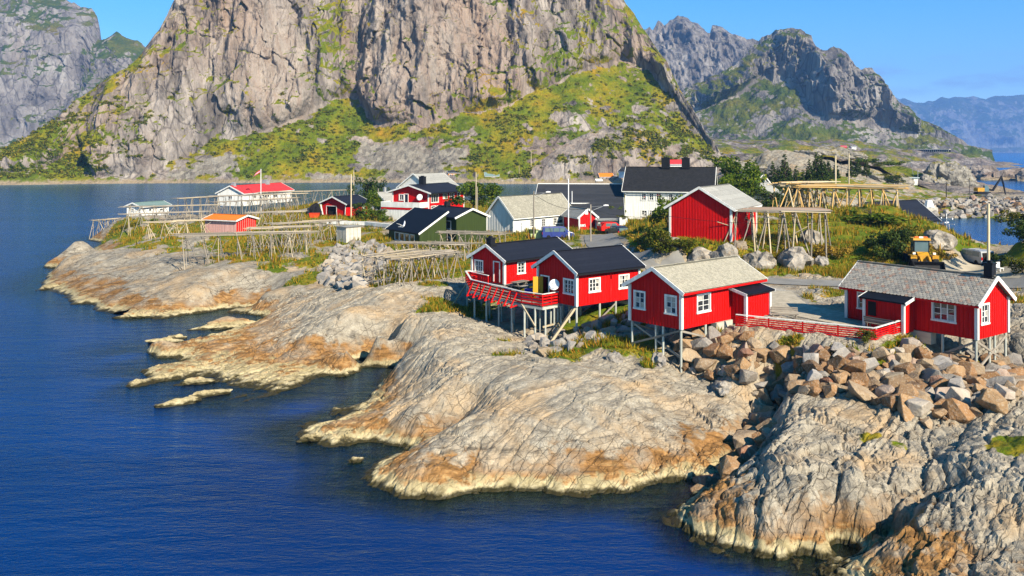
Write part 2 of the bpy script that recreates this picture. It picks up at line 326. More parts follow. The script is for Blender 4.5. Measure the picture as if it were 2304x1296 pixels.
LANDW = [ # (x, y, z) directly
 (-78,150,-1.5),(-80,170,-3),(-76,190,-2),(-70,205,.3),(-60,215,3.5),(-62,228,0),(-40,240,0),(-15,246,0),(10,246,0),(40,252,0),(62,266,0),(-50,222,4.6),(-20,228,5),(10,230,5),(40,236,5),(60,245,4),(-60,245,-3),(-20,262,-4),(30,268,-4),
 (-65,140,.2),(-70,145,-1),(75,300,0),(90,330,.5),(112,330,5),(95,420,0),(122,420,5),(112,500,3),(60,320,-4),(60,420,-4),(0,330,-5),(-100,300,-5),(80,270,5),(70,200,6),(60,170,6),
 (58,118,3.5),(66,118,3.5),(76,120,3.5),(60,126,.3),(70,128,0),(82,129,0),(70,145,-2),(85,140,-3),(85,170,-4),(100,170,-4),(95,195,-4),(115,210,-4),(130,222,-4),(105,150,-4),(120,190,-4),(140,200,-4),(110,228,-1.5),(60,150,4),(66,152,3),(72,162,0),(77,182,.3),(88,205,.3),(98,225,.3),(80,215,4),(70,180,5),(92,245,4),
 (112,236,0),(124,236,0),(134,233,0),(150,232,0),(117,247,3.5),(128,252,3.5),(141,247,3.5),(155,250,3.5),(110,262,4),(130,270,4),(150,280,4),(170,290,3.8),(130,310,4),(155,330,4),(180,330,3.6),(150,370,4),(190,360,0),(207,359,-.5),(200,330,.2),(185,300,3),(230,420,-3),(250,350,-3),(215,300,1),(180,450,-2),(200,520,-4),(260,600,-4),(300,700,-4),(336,764,-3),(180,500,-2),(250,480,-4),(420,760,-4),(160,430,3.5),(150,450,3),(300,880,-.5),(380,930,-.5),(470,940,-1),(560,930,-4),(600,1000,-3),(420,1100,10),(500,1080,4),(560,1050,0),(200,620,6),(160,560,8),(240,780,5),(230,700,0)]
DEEP = [(0,900),(0,700),(100,760),(200,1000),(300,800),(400,980),(400,1200),(600,1060),(800,1180),(800,1290),(1000,1240),(1200,1290),(1400,1200),(1480,1290),(1600,1300),(700,920),(200,740),(0,560),(60,600),(600,1250),(260,860),(30,520),(1700,1330),(1700,1450)]
def build_ctrl():
    P = []; sh = [W(px, py, 0) for px, py in SHORE]
    for p in sh: P.append((p.x, p.y, 0.0))
    for px, py, z in LAND: p = W(px, py, z); P.append((p.x, p.y, z))
    for px, py, d in LANDD: p = D(px, py, d); P.append((p.x, p.y, p.z))
    P += LANDW
    land = [(p[0], p[1]) for p in P if p[2] >= 0]
    la = np.array(land)
    for px, py in DEEP: p = W(px, py, 0); P.append((p.x, p.y, -5.0))
    for i in range(1, len(sh)-1):            # the rock goes on under water
        t = (sh[i+1]-sh[i-1]); t.z = 0; t.normalize(); n = Vector((t.y, -t.x, 0)); s = min(2.2, sh[i].y*.03)
        q = sh[i]+n*s
        if np.min(np.hypot(la[:, 0]-q.x, la[:, 1]-q.y)) > s*.8: P.append((q.x, q.y, -.42*s))
    A = np.array(P, np.float64)
    keep = []                                 # drop near-duplicates
    for i in range(len(A)):
        if all(np.hypot(*(A[i, :2]-A[j, :2])) > .35 for j in keep): keep.append(i)
    return A[keep]
CT = build_ctrl()
def _phi(dx, dy, c2): return np.sqrt(dx*dx+dy*dy+c2)
def build_rbf():
    n = len(CT); x, y, z = CT[:, 0], CT[:, 1], CT[:, 2]; c2 = (0.006*y+.35)**2
    K = _phi(x[:, None]-x[None], y[:, None]-y[None], c2[None]); K -= np.eye(n)*.02
    M = np.zeros((n+1, n+1)); M[:n, :n] = K; M[:n, n] = 1; M[n, :n] = 1
    s = np.linalg.solve(M, np.append(z, 0)); return s[:n].astype(np.float32), np.float32(s[n]), c2.astype(np.float32)
RW, RC, RC2 = build_rbf()
CX = CT[:, 0].astype(np.float32); CY = CT[:, 1].astype(np.float32)
def hbase(x, y):
    x = np.asarray(x, np.float32).ravel(); y = np.asarray(y, np.float32).ravel(); o = np.empty(len(x), np.float32)
    for i in range(0, len(x), 40000):
        o[i:i+40000] = _phi(x[i:i+40000, None]-CX[None], y[i:i+40000, None]-CY[None], RC2[None])@RW+RC
    return o
def ray(px, py, d0=28., d1=430.):
    d = np.concatenate([np.arange(d0, 130, .25), np.arange(130, max(d1, 131), 1.)]); x = (px-1152)/F*d; z = CH-(py-HZ)/F*d
    g = np.maximum(hbase(x, d), 0); k = np.argmax(z <= g); 
    if not (z <= g).any(): k = len(d)-1
    return Vector((float(x[k]), float(d[k]), float(g[k])))
# vegetation: patches seen in the photograph (px, py, radius in metres, strength)
VEG = [(430,520,9,1),(330,520,5,1),(270,520,5,1),(500,520,8,1),(600,540,9,1.1),(560,580,5,.9),(680,520,9,1.1),(740,520,8,1),(600,500,12,1.1),(700,490,12,1.2),(480,480,10,1),(560,470,14,1.1),(650,470,14,1.1),(640,590,2.5,.7),(690,590,3,.8),(700,625,2.5,.8),(520,590,2,.6),(440,575,2,.5),(470,555,1.5,.8),(330,560,2,.6),(250,525,4,1),(620,600,3,.7),(360,545,4,.8),(300,545,4,.7),(400,560,3,.7),(540,560,4,.9),(650,560,4,.9),(590,575,4,.8),(720,575,3,.7),(480,580,2,.6),(760,600,2,.6),(960,640,2,.7),
 (820,540,7,1.2),(850,560,6,1.2),(760,520,6,1),(900,600,5,1.1),(940,600,5,1.1),(985,610,4,1.1),(920,630,3,.9),(870,640,2,.8),(1000,600,5,1),(1030,590,5,1),(840,490,12,1.3),(960,470,14,1.2),(800,480,10,1.3),(1050,560,6,1),(1100,540,8,1),
 (1010,690,3,1),(1050,700,2.5,.9),(1080,690,2,.7),(1150,800,1.2,.7),(1120,760,1,.5),(1140,770,1.6,.6),(1250,640,4,1.1),(1210,620,4,1),(1300,780,2.2,1.0),(1340,770,2.2,1),(1260,800,1.6,.8),(1380,770,1.6,1),(1400,800,1.6,.8),(1350,720,4,.8),(1400,710,4,.9),(1440,770,1.5,.8),(1440,790,1.4,.8),(1390,780,1.6,.7),(1450,820,.9,.6),
 (1500,640,4,1),(1420,590,6,1.2),(1450,540,7,1.3),(1480,560,6,1.3),(1550,590,5,1.2),(1620,590,5,1.2),(1700,540,8,1.2),(1760,600,4,1),(1850,540,9,1.3),(1930,560,8,1.3),(1950,520,9,1.3),(1900,600,5,1.2),(1980,590,5,1.2),(2040,560,6,1.2),(2080,540,7,1.2),(2120,570,6,1.2),(1900,480,9,1.2),(2100,600,3,.9),(1780,520,8,1.2),(1650,560,6,1.2),(1560,560,5,1.2),(2010,500,9,1.2),(1720,640,1.2,.3),(1760,670,3,.9),(1900,660,2.5,.8),(1840,650,2,.8),(1740,660,2,.7),(2280,620,4,1.1),(2290,570,6,1.2),(2260,600,3,1),(2160,590,3,1.0),(2240,615,3,.9),
 (1600,748,1.2,.7),(1700,770,1.2,.6),(1780,785,1.3,.7),(1880,800,1.3,.7),(1990,812,1.2,.8),(2020,790,1.2,.9),(2060,780,1.3,.9),(2230,830,1.2,.5),(2290,680,2.5,.8),(1920,790,1,.6),(2030,1000,.9,.5),(2270,1000,1.0,.9),(2290,1010,1.0,.9),(1960,985,.8,.5),
 (1300,500,30,1),(1200,500,20,1),(1500,500,15,1.2),(1060,480,14,1.2)]
def veg_list():
    r = []
    for px, py, rad, s in VEG: p = ray(px, py); r.append((p.x, p.y, rad*1.2, s*1.12))
    return r+[(70,160,22,1.1),(85,235,12,1),(60,210,25,1.2),(20,215,30,1.2),(-30,215,25,1.1),(120,320,14,.6),(130,280,9,.6),(135,240,3,.4),(170,430,12,.8),(100,195,32,.85),(125,250,30,.8),(140,290,25,.8),(115,165,20,1.1),(95,260,25,.9)]
VEGW = veg_list()
# roads and yards: flat, little relief
def road_pts():
    A = [W(1345, 530, 5.5), W(1350, 545, 5.5), W(1370, 562, 5.5), W(1440, 586, 5.5), W(1520, 606, 5.5), W(1600, 622, 5.45), W(1720, 632, 5.4), W(1850, 638, 5.4), W(1960, 640, 5.4), W(2100, 640, 5.4), W(2230, 640, 5.4), W(2330, 648, 5.5)]
    B = [W(2330, 640, 5.4), W(2230, 625, 5.4), W(2180, 610, 5.3), W(2190, 596, 4.9)]
    Y = [W(1720, 655, 5.4), W(1760, 690, 5.4), W(1850, 710, 5.4), W(1900, 720, 5.4), W(1990, 730, 5.4)]
    return A, B, Y
ROAD_A, ROAD_B, YARD = road_pts()
def dist_line(x, y, pts):
    m = np.full(x.shape, 1e9, np.float32)
    for a, b in zip(pts[:-1], pts[1:]):
        dx, dy = b.x-a.x, b.y-a.y; t = np.clip(((x-a.x)*dx+(y-a.y)*dy)/(dx*dx+dy*dy+1e-9), 0, 1); m = np.minimum(m, np.hypot(x-a.x-t*dx, y-a.y-t*dy))
    return m
def masks(x, y):
    n = fbm(x*.35, y*.35, 0*x, 4)*.55; v = np.zeros_like(x)
    for vx, vy, r, s in VEGW:
        d2 = ((x-vx)**2+(y-vy)**2)/(r*r); v = np.maximum(v, s*np.exp(-d2*1.1))
    rd = np.minimum(dist_line(x, y, ROAD_A)-2.3, dist_line(x, y, ROAD_B)-2.6); yd = dist_line(x, y, YARD)-2.6
    return np.clip((v+n*.8-.42)*3.2, 0, 1), rd, yd
def frac_strength(x, y):
    s = np.full_like(x, .72)+.1*sstep(85, 110, y)
    for (px, py, z, r, a) in ((1800, 1080, 2, 9, 1.25), (2150, 1100, 2.5, 9, 1.0), (1680, 1150, 1.3, 6, 1.3), (2200, 950, 3.3, 6, .8), (1150, 890, 2.9, 6, -.36), (1350, 880, 3.1, 6, -.30), (850, 690, 3.5, 8, -.36), (950, 930, 1.5, 5, .9), (600, 770, 1, 9, .9)):
        p = W(px, py, z); s = s+(a-.72 if a > 0 else a)*np.exp(-((x-p.x)**2+(y-p.y)**2)/(r*r))
    return np.clip(s, .12, 1.35)
def detail(x, y, zb):
    veg, rd, yd = masks(x, y)
    flat = np.clip(np.minimum(rd, yd)/2.0, 0, 1); rock = (1-veg*.8)*flat*sstep(-2.5, -.4, zb)
    far = np.clip((y-95)/60, 0, 1)
    wx = x+fbm(x*.16, y*.16, 0*x+3, 2)*1.5; wy = y+fbm(x*.16, y*.16, 0*x+8, 2)*1.5
    ca, sa = math.cos(math.radians(50)), math.sin(math.radians(50)); u = wx*ca+wy*sa; v = -wx*sa+wy*ca
    fs = frac_strength(x, y)
    e1, r1, q1, ox, oy = bricks(u, v+.5*noise3(u*.35, v*.35, 0*u+4), 1.7, 1.05); e2, r2, q2, _, _ = bricks(u*.8+v*.6+3, v*.8-u*.6+.3, .75, .5); e3, r3, _, a3, b3 = voro(u/6+2, v/2.6+5)
    fw = v+.9*fbm(u*.12, v*.12, 0*x+5, 3); q = fw/1.7; q = q-np.floor(q); bed = np.where(q < .78, q/.78, (1-q)/.22); q2 = fw/4.3+.37; q2 = q2-np.floor(q2); bed2 = np.where(q2 < .85, q2/.85, (1-q2)/.15)
    blk = (r1-.5)*.26+(q1-.5)*oy*.32+(r1-.45)*ox*.34-.17*np.exp(-(e1/.07)**2)
    sml = (r2-.5)*.09-.06*np.exp(-(e2/.07)**2)
    big = (r3-.5)*.34+a3*(r3-.5)*.6-.30*np.exp(-(e3/.03)**2)
    z = zb+rock*(fs*(blk*.75+sml)+((.06+.03*fs)*(bed-.5)+(.05+.12*fs)*(bed2-.5))*(.4+.6*np.clip(zb/1.0, 0, 1))+(.35+.65*fs)*big*(.55+.6*far)+fbm(x*.13, y*.13, 0*x+1, 2)*.42*(.35+.65*np.clip(zb/1.5, 0, 1))+fbm(x*.9, y*.9, 0*x, 3)*.03+(ridged(u/12, v/5, 0*x+2, 2)-.5)*.16*(.5+.5*np.clip(zb/1.2, 0, 1)))
    z = z+veg*flat*(fbm(x*.5, y*.5, 0*x+4, 3)*.22)+far*fbm(x*.05, y*.05, 0*x+2, 3)*.6*flat*sstep(0, 3, zb)
    return z, veg*np.clip(rd/.5, 0, 1)*np.clip(yd/.6+.25*veg, 0, 1), rd, yd
def terrain_patch(name, x0, x1, y0, y1, st, dz=0.0, drop=-3.0, far=False):
    nx = int((x1-x0)/st)+1; ny = int((y1-y0)/st)+1
    X, Y = np.meshgrid(np.linspace(x0, x1, nx, dtype=np.float32), np.linspace(y0, y1, ny, dtype=np.float32))
    vis = np.abs(X) < .60*Y+9; idx = np.where(vis.ravel())[0]; zb = np.full(X.size, -9, np.float32); zb[idx] = hbase(X.ravel()[idx], Y.ravel()[idx]); zb = zb.reshape(X.shape)
    if y1 > 250:                       # far land is rounder than its measured points
        B = zb.copy(); k = max(1, int((14 if far else 7)/st)); 
        for ax in (0, 1, 0, 1):
            c = np.cumsum(np.pad(B, [(k+1, k) if a == ax else (0, 0) for a in (0, 1)], mode='edge'), axis=ax, dtype=np.float64); B = ((c[2*k+1:] - c[:-2*k-1]) if ax == 0 else (c[:, 2*k+1:]-c[:, :-2*k-1]))/(2*k+1)
        wgt = sstep(165, 215, Y)*sstep(.8, 3, B)*sstep(-1, 1, zb); zb = (zb*(1-wgt)+B*wgt).astype(np.float32)
    ok = (zb > drop) & vis; xs, ys, zs = X[ok], Y[ok], zb[ok]
    z, vg, rd, yd = detail(xs, ys, zs); Z = zb.copy(); Z[ok] = z
    V = np.zeros_like(Z); V[ok] = vg; G = np.zeros_like(Z); G[ok] = np.clip(-yd/.8+fbm(xs*.6, ys*.6, 0*xs, 3)*.8, 0, 1)
    if far:
        Z[ok] += (fbm(xs/45, ys/45, 0*xs, 4)*4.5+ridged(xs/24, ys/30, 0*xs+3, 3)*1.5)*sstep(1, 8, zs)
        V[ok] = np.clip(.50+fbm(xs/28, ys/40, 0*xs+7, 4)*.9, 0, 1)*sstep(2, 6, zs)*sstep(4.4, 6.5, zs)
    FS = np.zeros_like(Z); FS[ok] = frac_strength(xs, ys)
    keep = ok[:-1, :-1] & ok[1:, :-1] & ok[:-1, 1:] & ok[1:, 1:]
    o = grid_mesh(name, X, Y, Z+dz, MAT['mount' if far else 'shore'], {'veg': V, 'gravel': G, 'scree': G*0, 'pale': G*0, 'frac': FS}, far or y0 > 90, keep); tag(o, kind='structure'); return o

def mat_shore():
    t = NT('shore_rock'); p = t.pos(); sx = t.n("ShaderNodeSeparateXYZ"); t.l(p, sx.inputs[0]); z = sx.outputs['Z']
    n1 = t.noise(p, .22, 6, .6); n2 = t.noise(p, 1.3, 6, .6); n3 = t.noise(t.map(p, (.35, 2.2, 2.2), (0, 0, -.87)), 1.3, 6, .65); n4 = t.noise(p, 9, 4, .6)
    grey = t.ramp(n2, [(.30, (.14, .123, .095)), (.43, (.28, .25, .195)), (.56, (.39, .352, .277)), (.74, (.54, .50, .41))])
    grey = t.mix(t.rng(n4, .35, .75, 0, .55), grey, (.20, .18, .15))
    grey = t.mix(t.math('MULTIPLY', t.rng(t.noise(p, 2.6, 5, .7), .57, .68), .5), grey, (.075, .068, .058)); grey = t.mix(t.rng(t.noise(p, 26, 2, .5), .4, .62, 0, .45), grey, (.14, .12, .095)); grey = t.mix(t.rng(n1, .50, .66, 0, .6), grey, (.40, .27, .14))
    orng = t.ramp(n3, [(.25, (.05, .032, .017)), (.42, (.16, .085, .03)), (.55, (.28, .15, .055)), (.72, (.38, .26, .12))])
    crm = t.ramp(n2, [(.3, (.20, .16, .08)), (.5, (.37, .31, .175)), (.75, (.52, .46, .30))])
    blk = (.045, .04, .035)
    zz = t.math('ADD', z, t.math('ADD', t.rng(n1, .25, .75, -1.2, 1.1), t.rng(n2, .2, .8, -.5, .5)))
    c = t.mix(t.rng(t.math('ADD', z, t.rng(n2, .2, .8, -.5, .5)), .42, .66), crm, orng)
    c = t.mix(t.math('MULTIPLY', t.rng(t.noise(p, .33, 4), .45, .58), t.rng(z, .5, .9)), c, t.mix(.35, grey, orng)); c = t.mix(t.rng(zz, 1.25, 1.65), c, grey)
    band = t.math('MULTIPLY', t.rng(zz, 1.1, 1.6), t.rng(zz, 2.4, 1.7)); c = t.mix(t.math('MULTIPLY', band, t.rng(n3, .50, .66, 0, .8)), c, blk)
    wet = t.rng(t.math('ADD', z, t.rng(n2, .2, .8, -.16, .16)), .26, .12); c = t.mix(wet, c, (.035, .030, .012))
    c = t.mix(t.rng(z, -.1, -.9), c, (.035, .055, .012))
    # thin dark joints following the bedding
    ns = t.n("ShaderNodeTexNoise"); t.l(p, ns.inputs['Vector']); ns.inputs['Scale'].default_value = .8; ns.inputs['Detail'].default_value = 3
    def joints(w, h, mort, rot):
        m = t.map(t.mix(.55, p, ns.outputs['Color'], 'ADD'), (1, 1, 1), (0, 0, rot)); b = t.n("ShaderNodeTexBrick"); t.l(m, b.inputs['Vector']); b.offset = .37; b.squash = 1.5; b.squash_frequency = 3; b.inputs['Scale'].default_value = 1; b.inputs['Mortar Size'].default_value = mort; b.inputs['Mortar Smooth'].default_value = .6; b.inputs['Brick Width'].default_value = w; b.inputs['Row Height'].default_value = h; b.inputs['Color1'].default_value = (0, 0, 0, 1); b.inputs['Color2'].default_value = (1, 1, 1, 1); b.inputs['Mortar'].default_value = (.5, .5, .5, 1); return b
    b1 = joints(2.4, .95, .022, -.87); b2 = joints(.8, .40, .012, -.5); b3 = joints(5.5, 2.6, .02, -.75)
    cr = t.math('MAXIMUM', t.math('MAXIMUM', b1.outputs['Fac'], t.math('MULTIPLY', b2.outputs['Fac'], .6)), b3.outputs['Fac']); fr = t.rng(t.attr('frac'), .25, 1.0, .30, 1.0); cr = t.math('MULTIPLY', cr, t.math('MULTIPLY', fr, t.rng(t.noise(p, .5, 3), .42, .56, .1, 1)))
    c = t.mix(t.math('MULTIPLY', cr, .7), c, (.05, .04, .03))
    # plants and gravel
    vg = t.attr('veg'); gr = t.attr('gravel')
    g1 = t.ramp(t.noise(p, .35, 5, .65), [(.3, (.04, .09, .004)), (.47, (.12, .17, .006)), (.58, (.28, .21, .014)), (.72, (.36, .15, .016))])
    g1 = t.mix(t.rng(t.noise(p, 5, 4), .3, .7, 0, .6), g1, (.05, .055, .012))
    c = t.mix(t.rng(t.math('ADD', vg, t.rng(t.noise(p, 2.2, 5), .2, .8, -.45, .45)), .35, .62), c, g1)
    gv = t.mix(t.rng(t.voro(p, 7, out='Color'), .2, .8), (.24, .225, .19), (.47, .44, .38)); c = t.mix(gr, c, gv)
    h = t.math('ADD', t.math('MULTIPLY', n2, .22), t.math('ADD', t.math('MULTIPLY', n4, .14), t.math('MULTIPLY', cr, -.55)))
    fc = t.math('ADD', t.math('MULTIPLY', t.facets(t.map(p, (.5, 1.4, 1.3), (0, 0, -.87)), 1.0), .8), t.math('MULTIPLY', t.facets(t.map(p, (.7, 1.3, 1.2), (.2, .1, -.6)), 3.2), .4))
    h = t.math('ADD', t.math('ADD', h, t.math('MULTIPLY', n3, .35)), t.math('MULTIPLY', t.math('MULTIPLY', fc, fr), .6))
    return t.fin(c, t.rng(wet, 0, 1, .85, .35), t.bump(h, .9, .22), .1)
MAT['shore'] = mat_shore()
terrain_patch('shore_ground', -42, 52, 27, 98, .12)
terrain_patch('village_ground', -135, 165, 97.6, 300, .5, 0, -2.5)

def zat(x, y):
    """ground height with relief"""
    x = np.array([x], np.float32); y = np.array([y], np.float32); return float(detail(x, y, hbase(x, y))[0][0])

# ------------------------------------------------------------------ sea
def mat_water():
    t = NT('sea_water'); p = t.pos(); N = t.n
    dep = t.attr('depth')
    w1 = t.noise(t.map(p, (.55, 1.6, 1), (0, 0, .25)), .55, 4, .6); w2 = t.noise(t.map(p, (1, 2.2, 1), (0, 0, -.3)), 2.3, 4, .6); w3 = t.noise(t.map(p, (.3, 1.4, 1)), .045, 3)
    h = t.math('ADD', t.math('MULTIPLY', w1, 1.0), t.math('MULTIPLY', w2, .3))
    nrm = t.bump(h, .55, .30)
    deep = t.mix(t.rng(w3, .3, .7), (.0002, .012, .07), (.0005, .030, .155))
    dif = N("ShaderNodeBsdfDiffuse"); t.l(deep, dif.inputs[0])
    tr = N("ShaderNodeBsdfTransparent"); tr.inputs[0].default_value = (.40, .62, .46, 1)
    m1 = N("ShaderNodeMixShader"); n4 = t.noise(p, .5, 4)
    t.l(t.rng(t.math('ADD', dep, t.rng(n4, .2, .8, -.5, .5)), .3, 3.4), m1.inputs[0]); t.l(tr.outputs[0], m1.inputs[1]); t.l(dif.outputs[0], m1.inputs[2])
    gl = N("ShaderNodeBsdfGlossy"); gl.inputs['Roughness'].default_value = .14; gl.inputs['Color'].default_value = (.52, .78, 1, 1); t.l(nrm, gl.inputs['Normal'])
    fr = N("ShaderNodeFresnel"); fr.inputs[0].default_value = 1.33; t.l(nrm, fr.inputs['Normal'])
    m2 = N("ShaderNodeMixShader"); t.l(t.math('MINIMUM', fr.outputs[0], .8), m2.inputs[0]); t.l(m1.outputs[0], m2.inputs[1]); t.l(gl.outputs[0], m2.inputs[2])
    t.l(m2.outputs[0], t.out.inputs[0]); return t.m
def build_sea():
    xs = np.concatenate([[-9000, -3000, -1200, -500, -250], np.arange(-150, 62, 1.2), [70, 85, 100, 130, 160, 220, 300, 500, 1200, 4000, 9000]]); ys = np.concatenate([[-60, 0, 15], np.arange(24, 165, 1.2), [180, 200, 230, 260, 300, 400, 500, 700, 1000, 1600, 3000, 6000, 12000, 30000]])
    X, Y = np.meshgrid(xs.astype(np.float32), ys.astype(np.float32)); dz = np.full(X.shape, 6., np.float32)
    m = (X > -140) & (X < 160) & (Y > 20) & (Y < 400); dz[m] = np.clip(-hbase(X[m], Y[m]), 0, 6)
    o = grid_mesh('sea', X, Y, np.zeros_like(X), mat_water(), {'depth': dz}); tag(o, kind='structure')
    X, Y = np.meshgrid(np.array([-9000, 9000], np.float32), np.array([-60, 30000], np.float32))
    o = grid_mesh('seabed', X, Y, np.zeros_like(X)-4.2, plain('seabed_mud', (.01, .025, .02), .9)); tag(o, kind='structure')
build_sea()

# ================================================================== MOUNTAINS
def mat_mountain(name, rock, veg, scree, sc=1.0):
    t = NT(name); p = t.pos()
    n0 = t.noise(t.map(p, (1, 1, .45)), .018*sc, 6, .62); n1 = t.noise(t.map(p, (1, 1, .22)), .07*sc, 6, .65); n2 = t.noise(t.map(p, (1, 1, .4)), .35*sc, 5, .65); n3 = t.noise(t.map(p, (1, 1, .06)), .26*sc, 5, .6)
    c = t.ramp(n1, [(.33, rock[0]), (.45, rock[1]), (.55, rock[2]), (.68, rock[3])])
    c = t.mix(t.rng(n0, .45, .68, 0, .75), c, rock[4])
    c = t.mix(t.math('MULTIPLY', t.rng(n3, .5, .64), .7), c, rock[0])
    c = t.mix(t.rng(n2, .3, .75, .0, .5), c, t.mix(.5, rock[3], c))
    e = t.voro(t.map(t.mix(.25, p, t.n("ShaderNodeTexNoise").outputs['Color'], 'ADD'), (.07*sc, .07*sc, .028*sc), (.3, .2, 0)), 1, 'DISTANCE_TO_EDGE')
    c = t.mix(t.rng(e, .035, 0, 0, .6), c, tuple(x*.35 for x in rock[0]))
    pl = t.attr('pale'); c = t.mix(t.math('MULTIPLY', pl, .65), c, t.ramp(n3, [(.3, (.24, .165, .115)), (.5, (.34, .28, .228)), (.7, (.41, .36, .305))]))
    s1 = t.mix(t.rng(t.voro(p, .35*sc, out='Color'), .1, .9), scree[0], scree[1]); c = t.mix(t.rng(t.math('ADD', t.attr('scree'), t.rng(n2, .2, .8, -.3, .3)), .4, .6), c, s1)
    v1 = t.ramp(t.noise(p, .045*sc, 6, .65), [(.29, veg[0]), (.45, veg[1]), (.57, veg[2]), (.70, veg[3])]); v1 = t.mix(t.rng(t.noise(p, .6*sc, 3), .4, .75, 0, .5), v1, veg[0])
    c = t.mix(t.rng(t.math('ADD', t.attr('veg'), t.rng(n2, .2, .8, -.32, .32)), .42, .58), c, v1)
    sx = t.n("ShaderNodeSeparateXYZ"); t.l(p, sx.inputs[0])
    c = t.mix(t.rng(t.math('ADD', sx.outputs['Z'], t.rng(n2, .2, .8, -1.5, 1.5)), 2.6, 1.2), c, (.26, .205, .135))
    h = t.math('ADD', t.math('MULTIPLY', n1, 1.0), t.math('ADD', t.math('MULTIPLY', n2, .35), t.math('MULTIPLY', n3, .3)))
    h = t.math('ADD', h, t.math('MULTIPLY', t.math('ADD', t.facets(t.map(p, (.11*sc, .11*sc, .05*sc), (.2, .15, 0)), 1.0), t.math('MULTIPLY', t.facets(t.map(p, (.11*sc, .11*sc, .06*sc), (.1, -.2, .4)), 3.3), .4)), .6))
    return t.fin(c, .9, t.bump(h, .9, 5.0/sc), .1)
ROCKC = [(.032, .028, .027), (.135, .117, .104), (.245, .214, .19), (.39, .35, .305), (.27, .18, .125)]
VEGC = [(.03, .056, .003), (.115, .145, .005), (.21, .18, .007), (.31, .175, .011)]
MAT['mount'] = mat_mountain('mountain_rock', ROCKC, VEGC, [(.13, .115, .095), (.27, .245, .20)])
MAT['mount_far'] = mat_mountain('far_mountain_rock', [(.055, .052, .052), (.14, .128, .122), (.22, .203, .187), (.33, .31, .285), (.20, .17, .135)], [(.022, .042, .004), (.06, .088, .007), (.11, .115, .010), (.15, .12, .018)], [(.24, .23, .22), (.36, .34, .31)], .4)
MAT['mount_blue'] = mat_mountain('distant_mountain_rock', [(.06, .06, .06), (.10, .10, .10), (.14, .14, .13), (.22, .22, .21), (.09, .10, .07)], [(.02, .035, .01), (.03, .05, .014), (.05, .06, .02), (.06, .07, .03)], [(.24, .23, .22), (.36, .34, .31)], .12)
def interp(pts, x):
    a = np.array(pts, float); return np.interp(x, a[:, 0], a[:, 1])
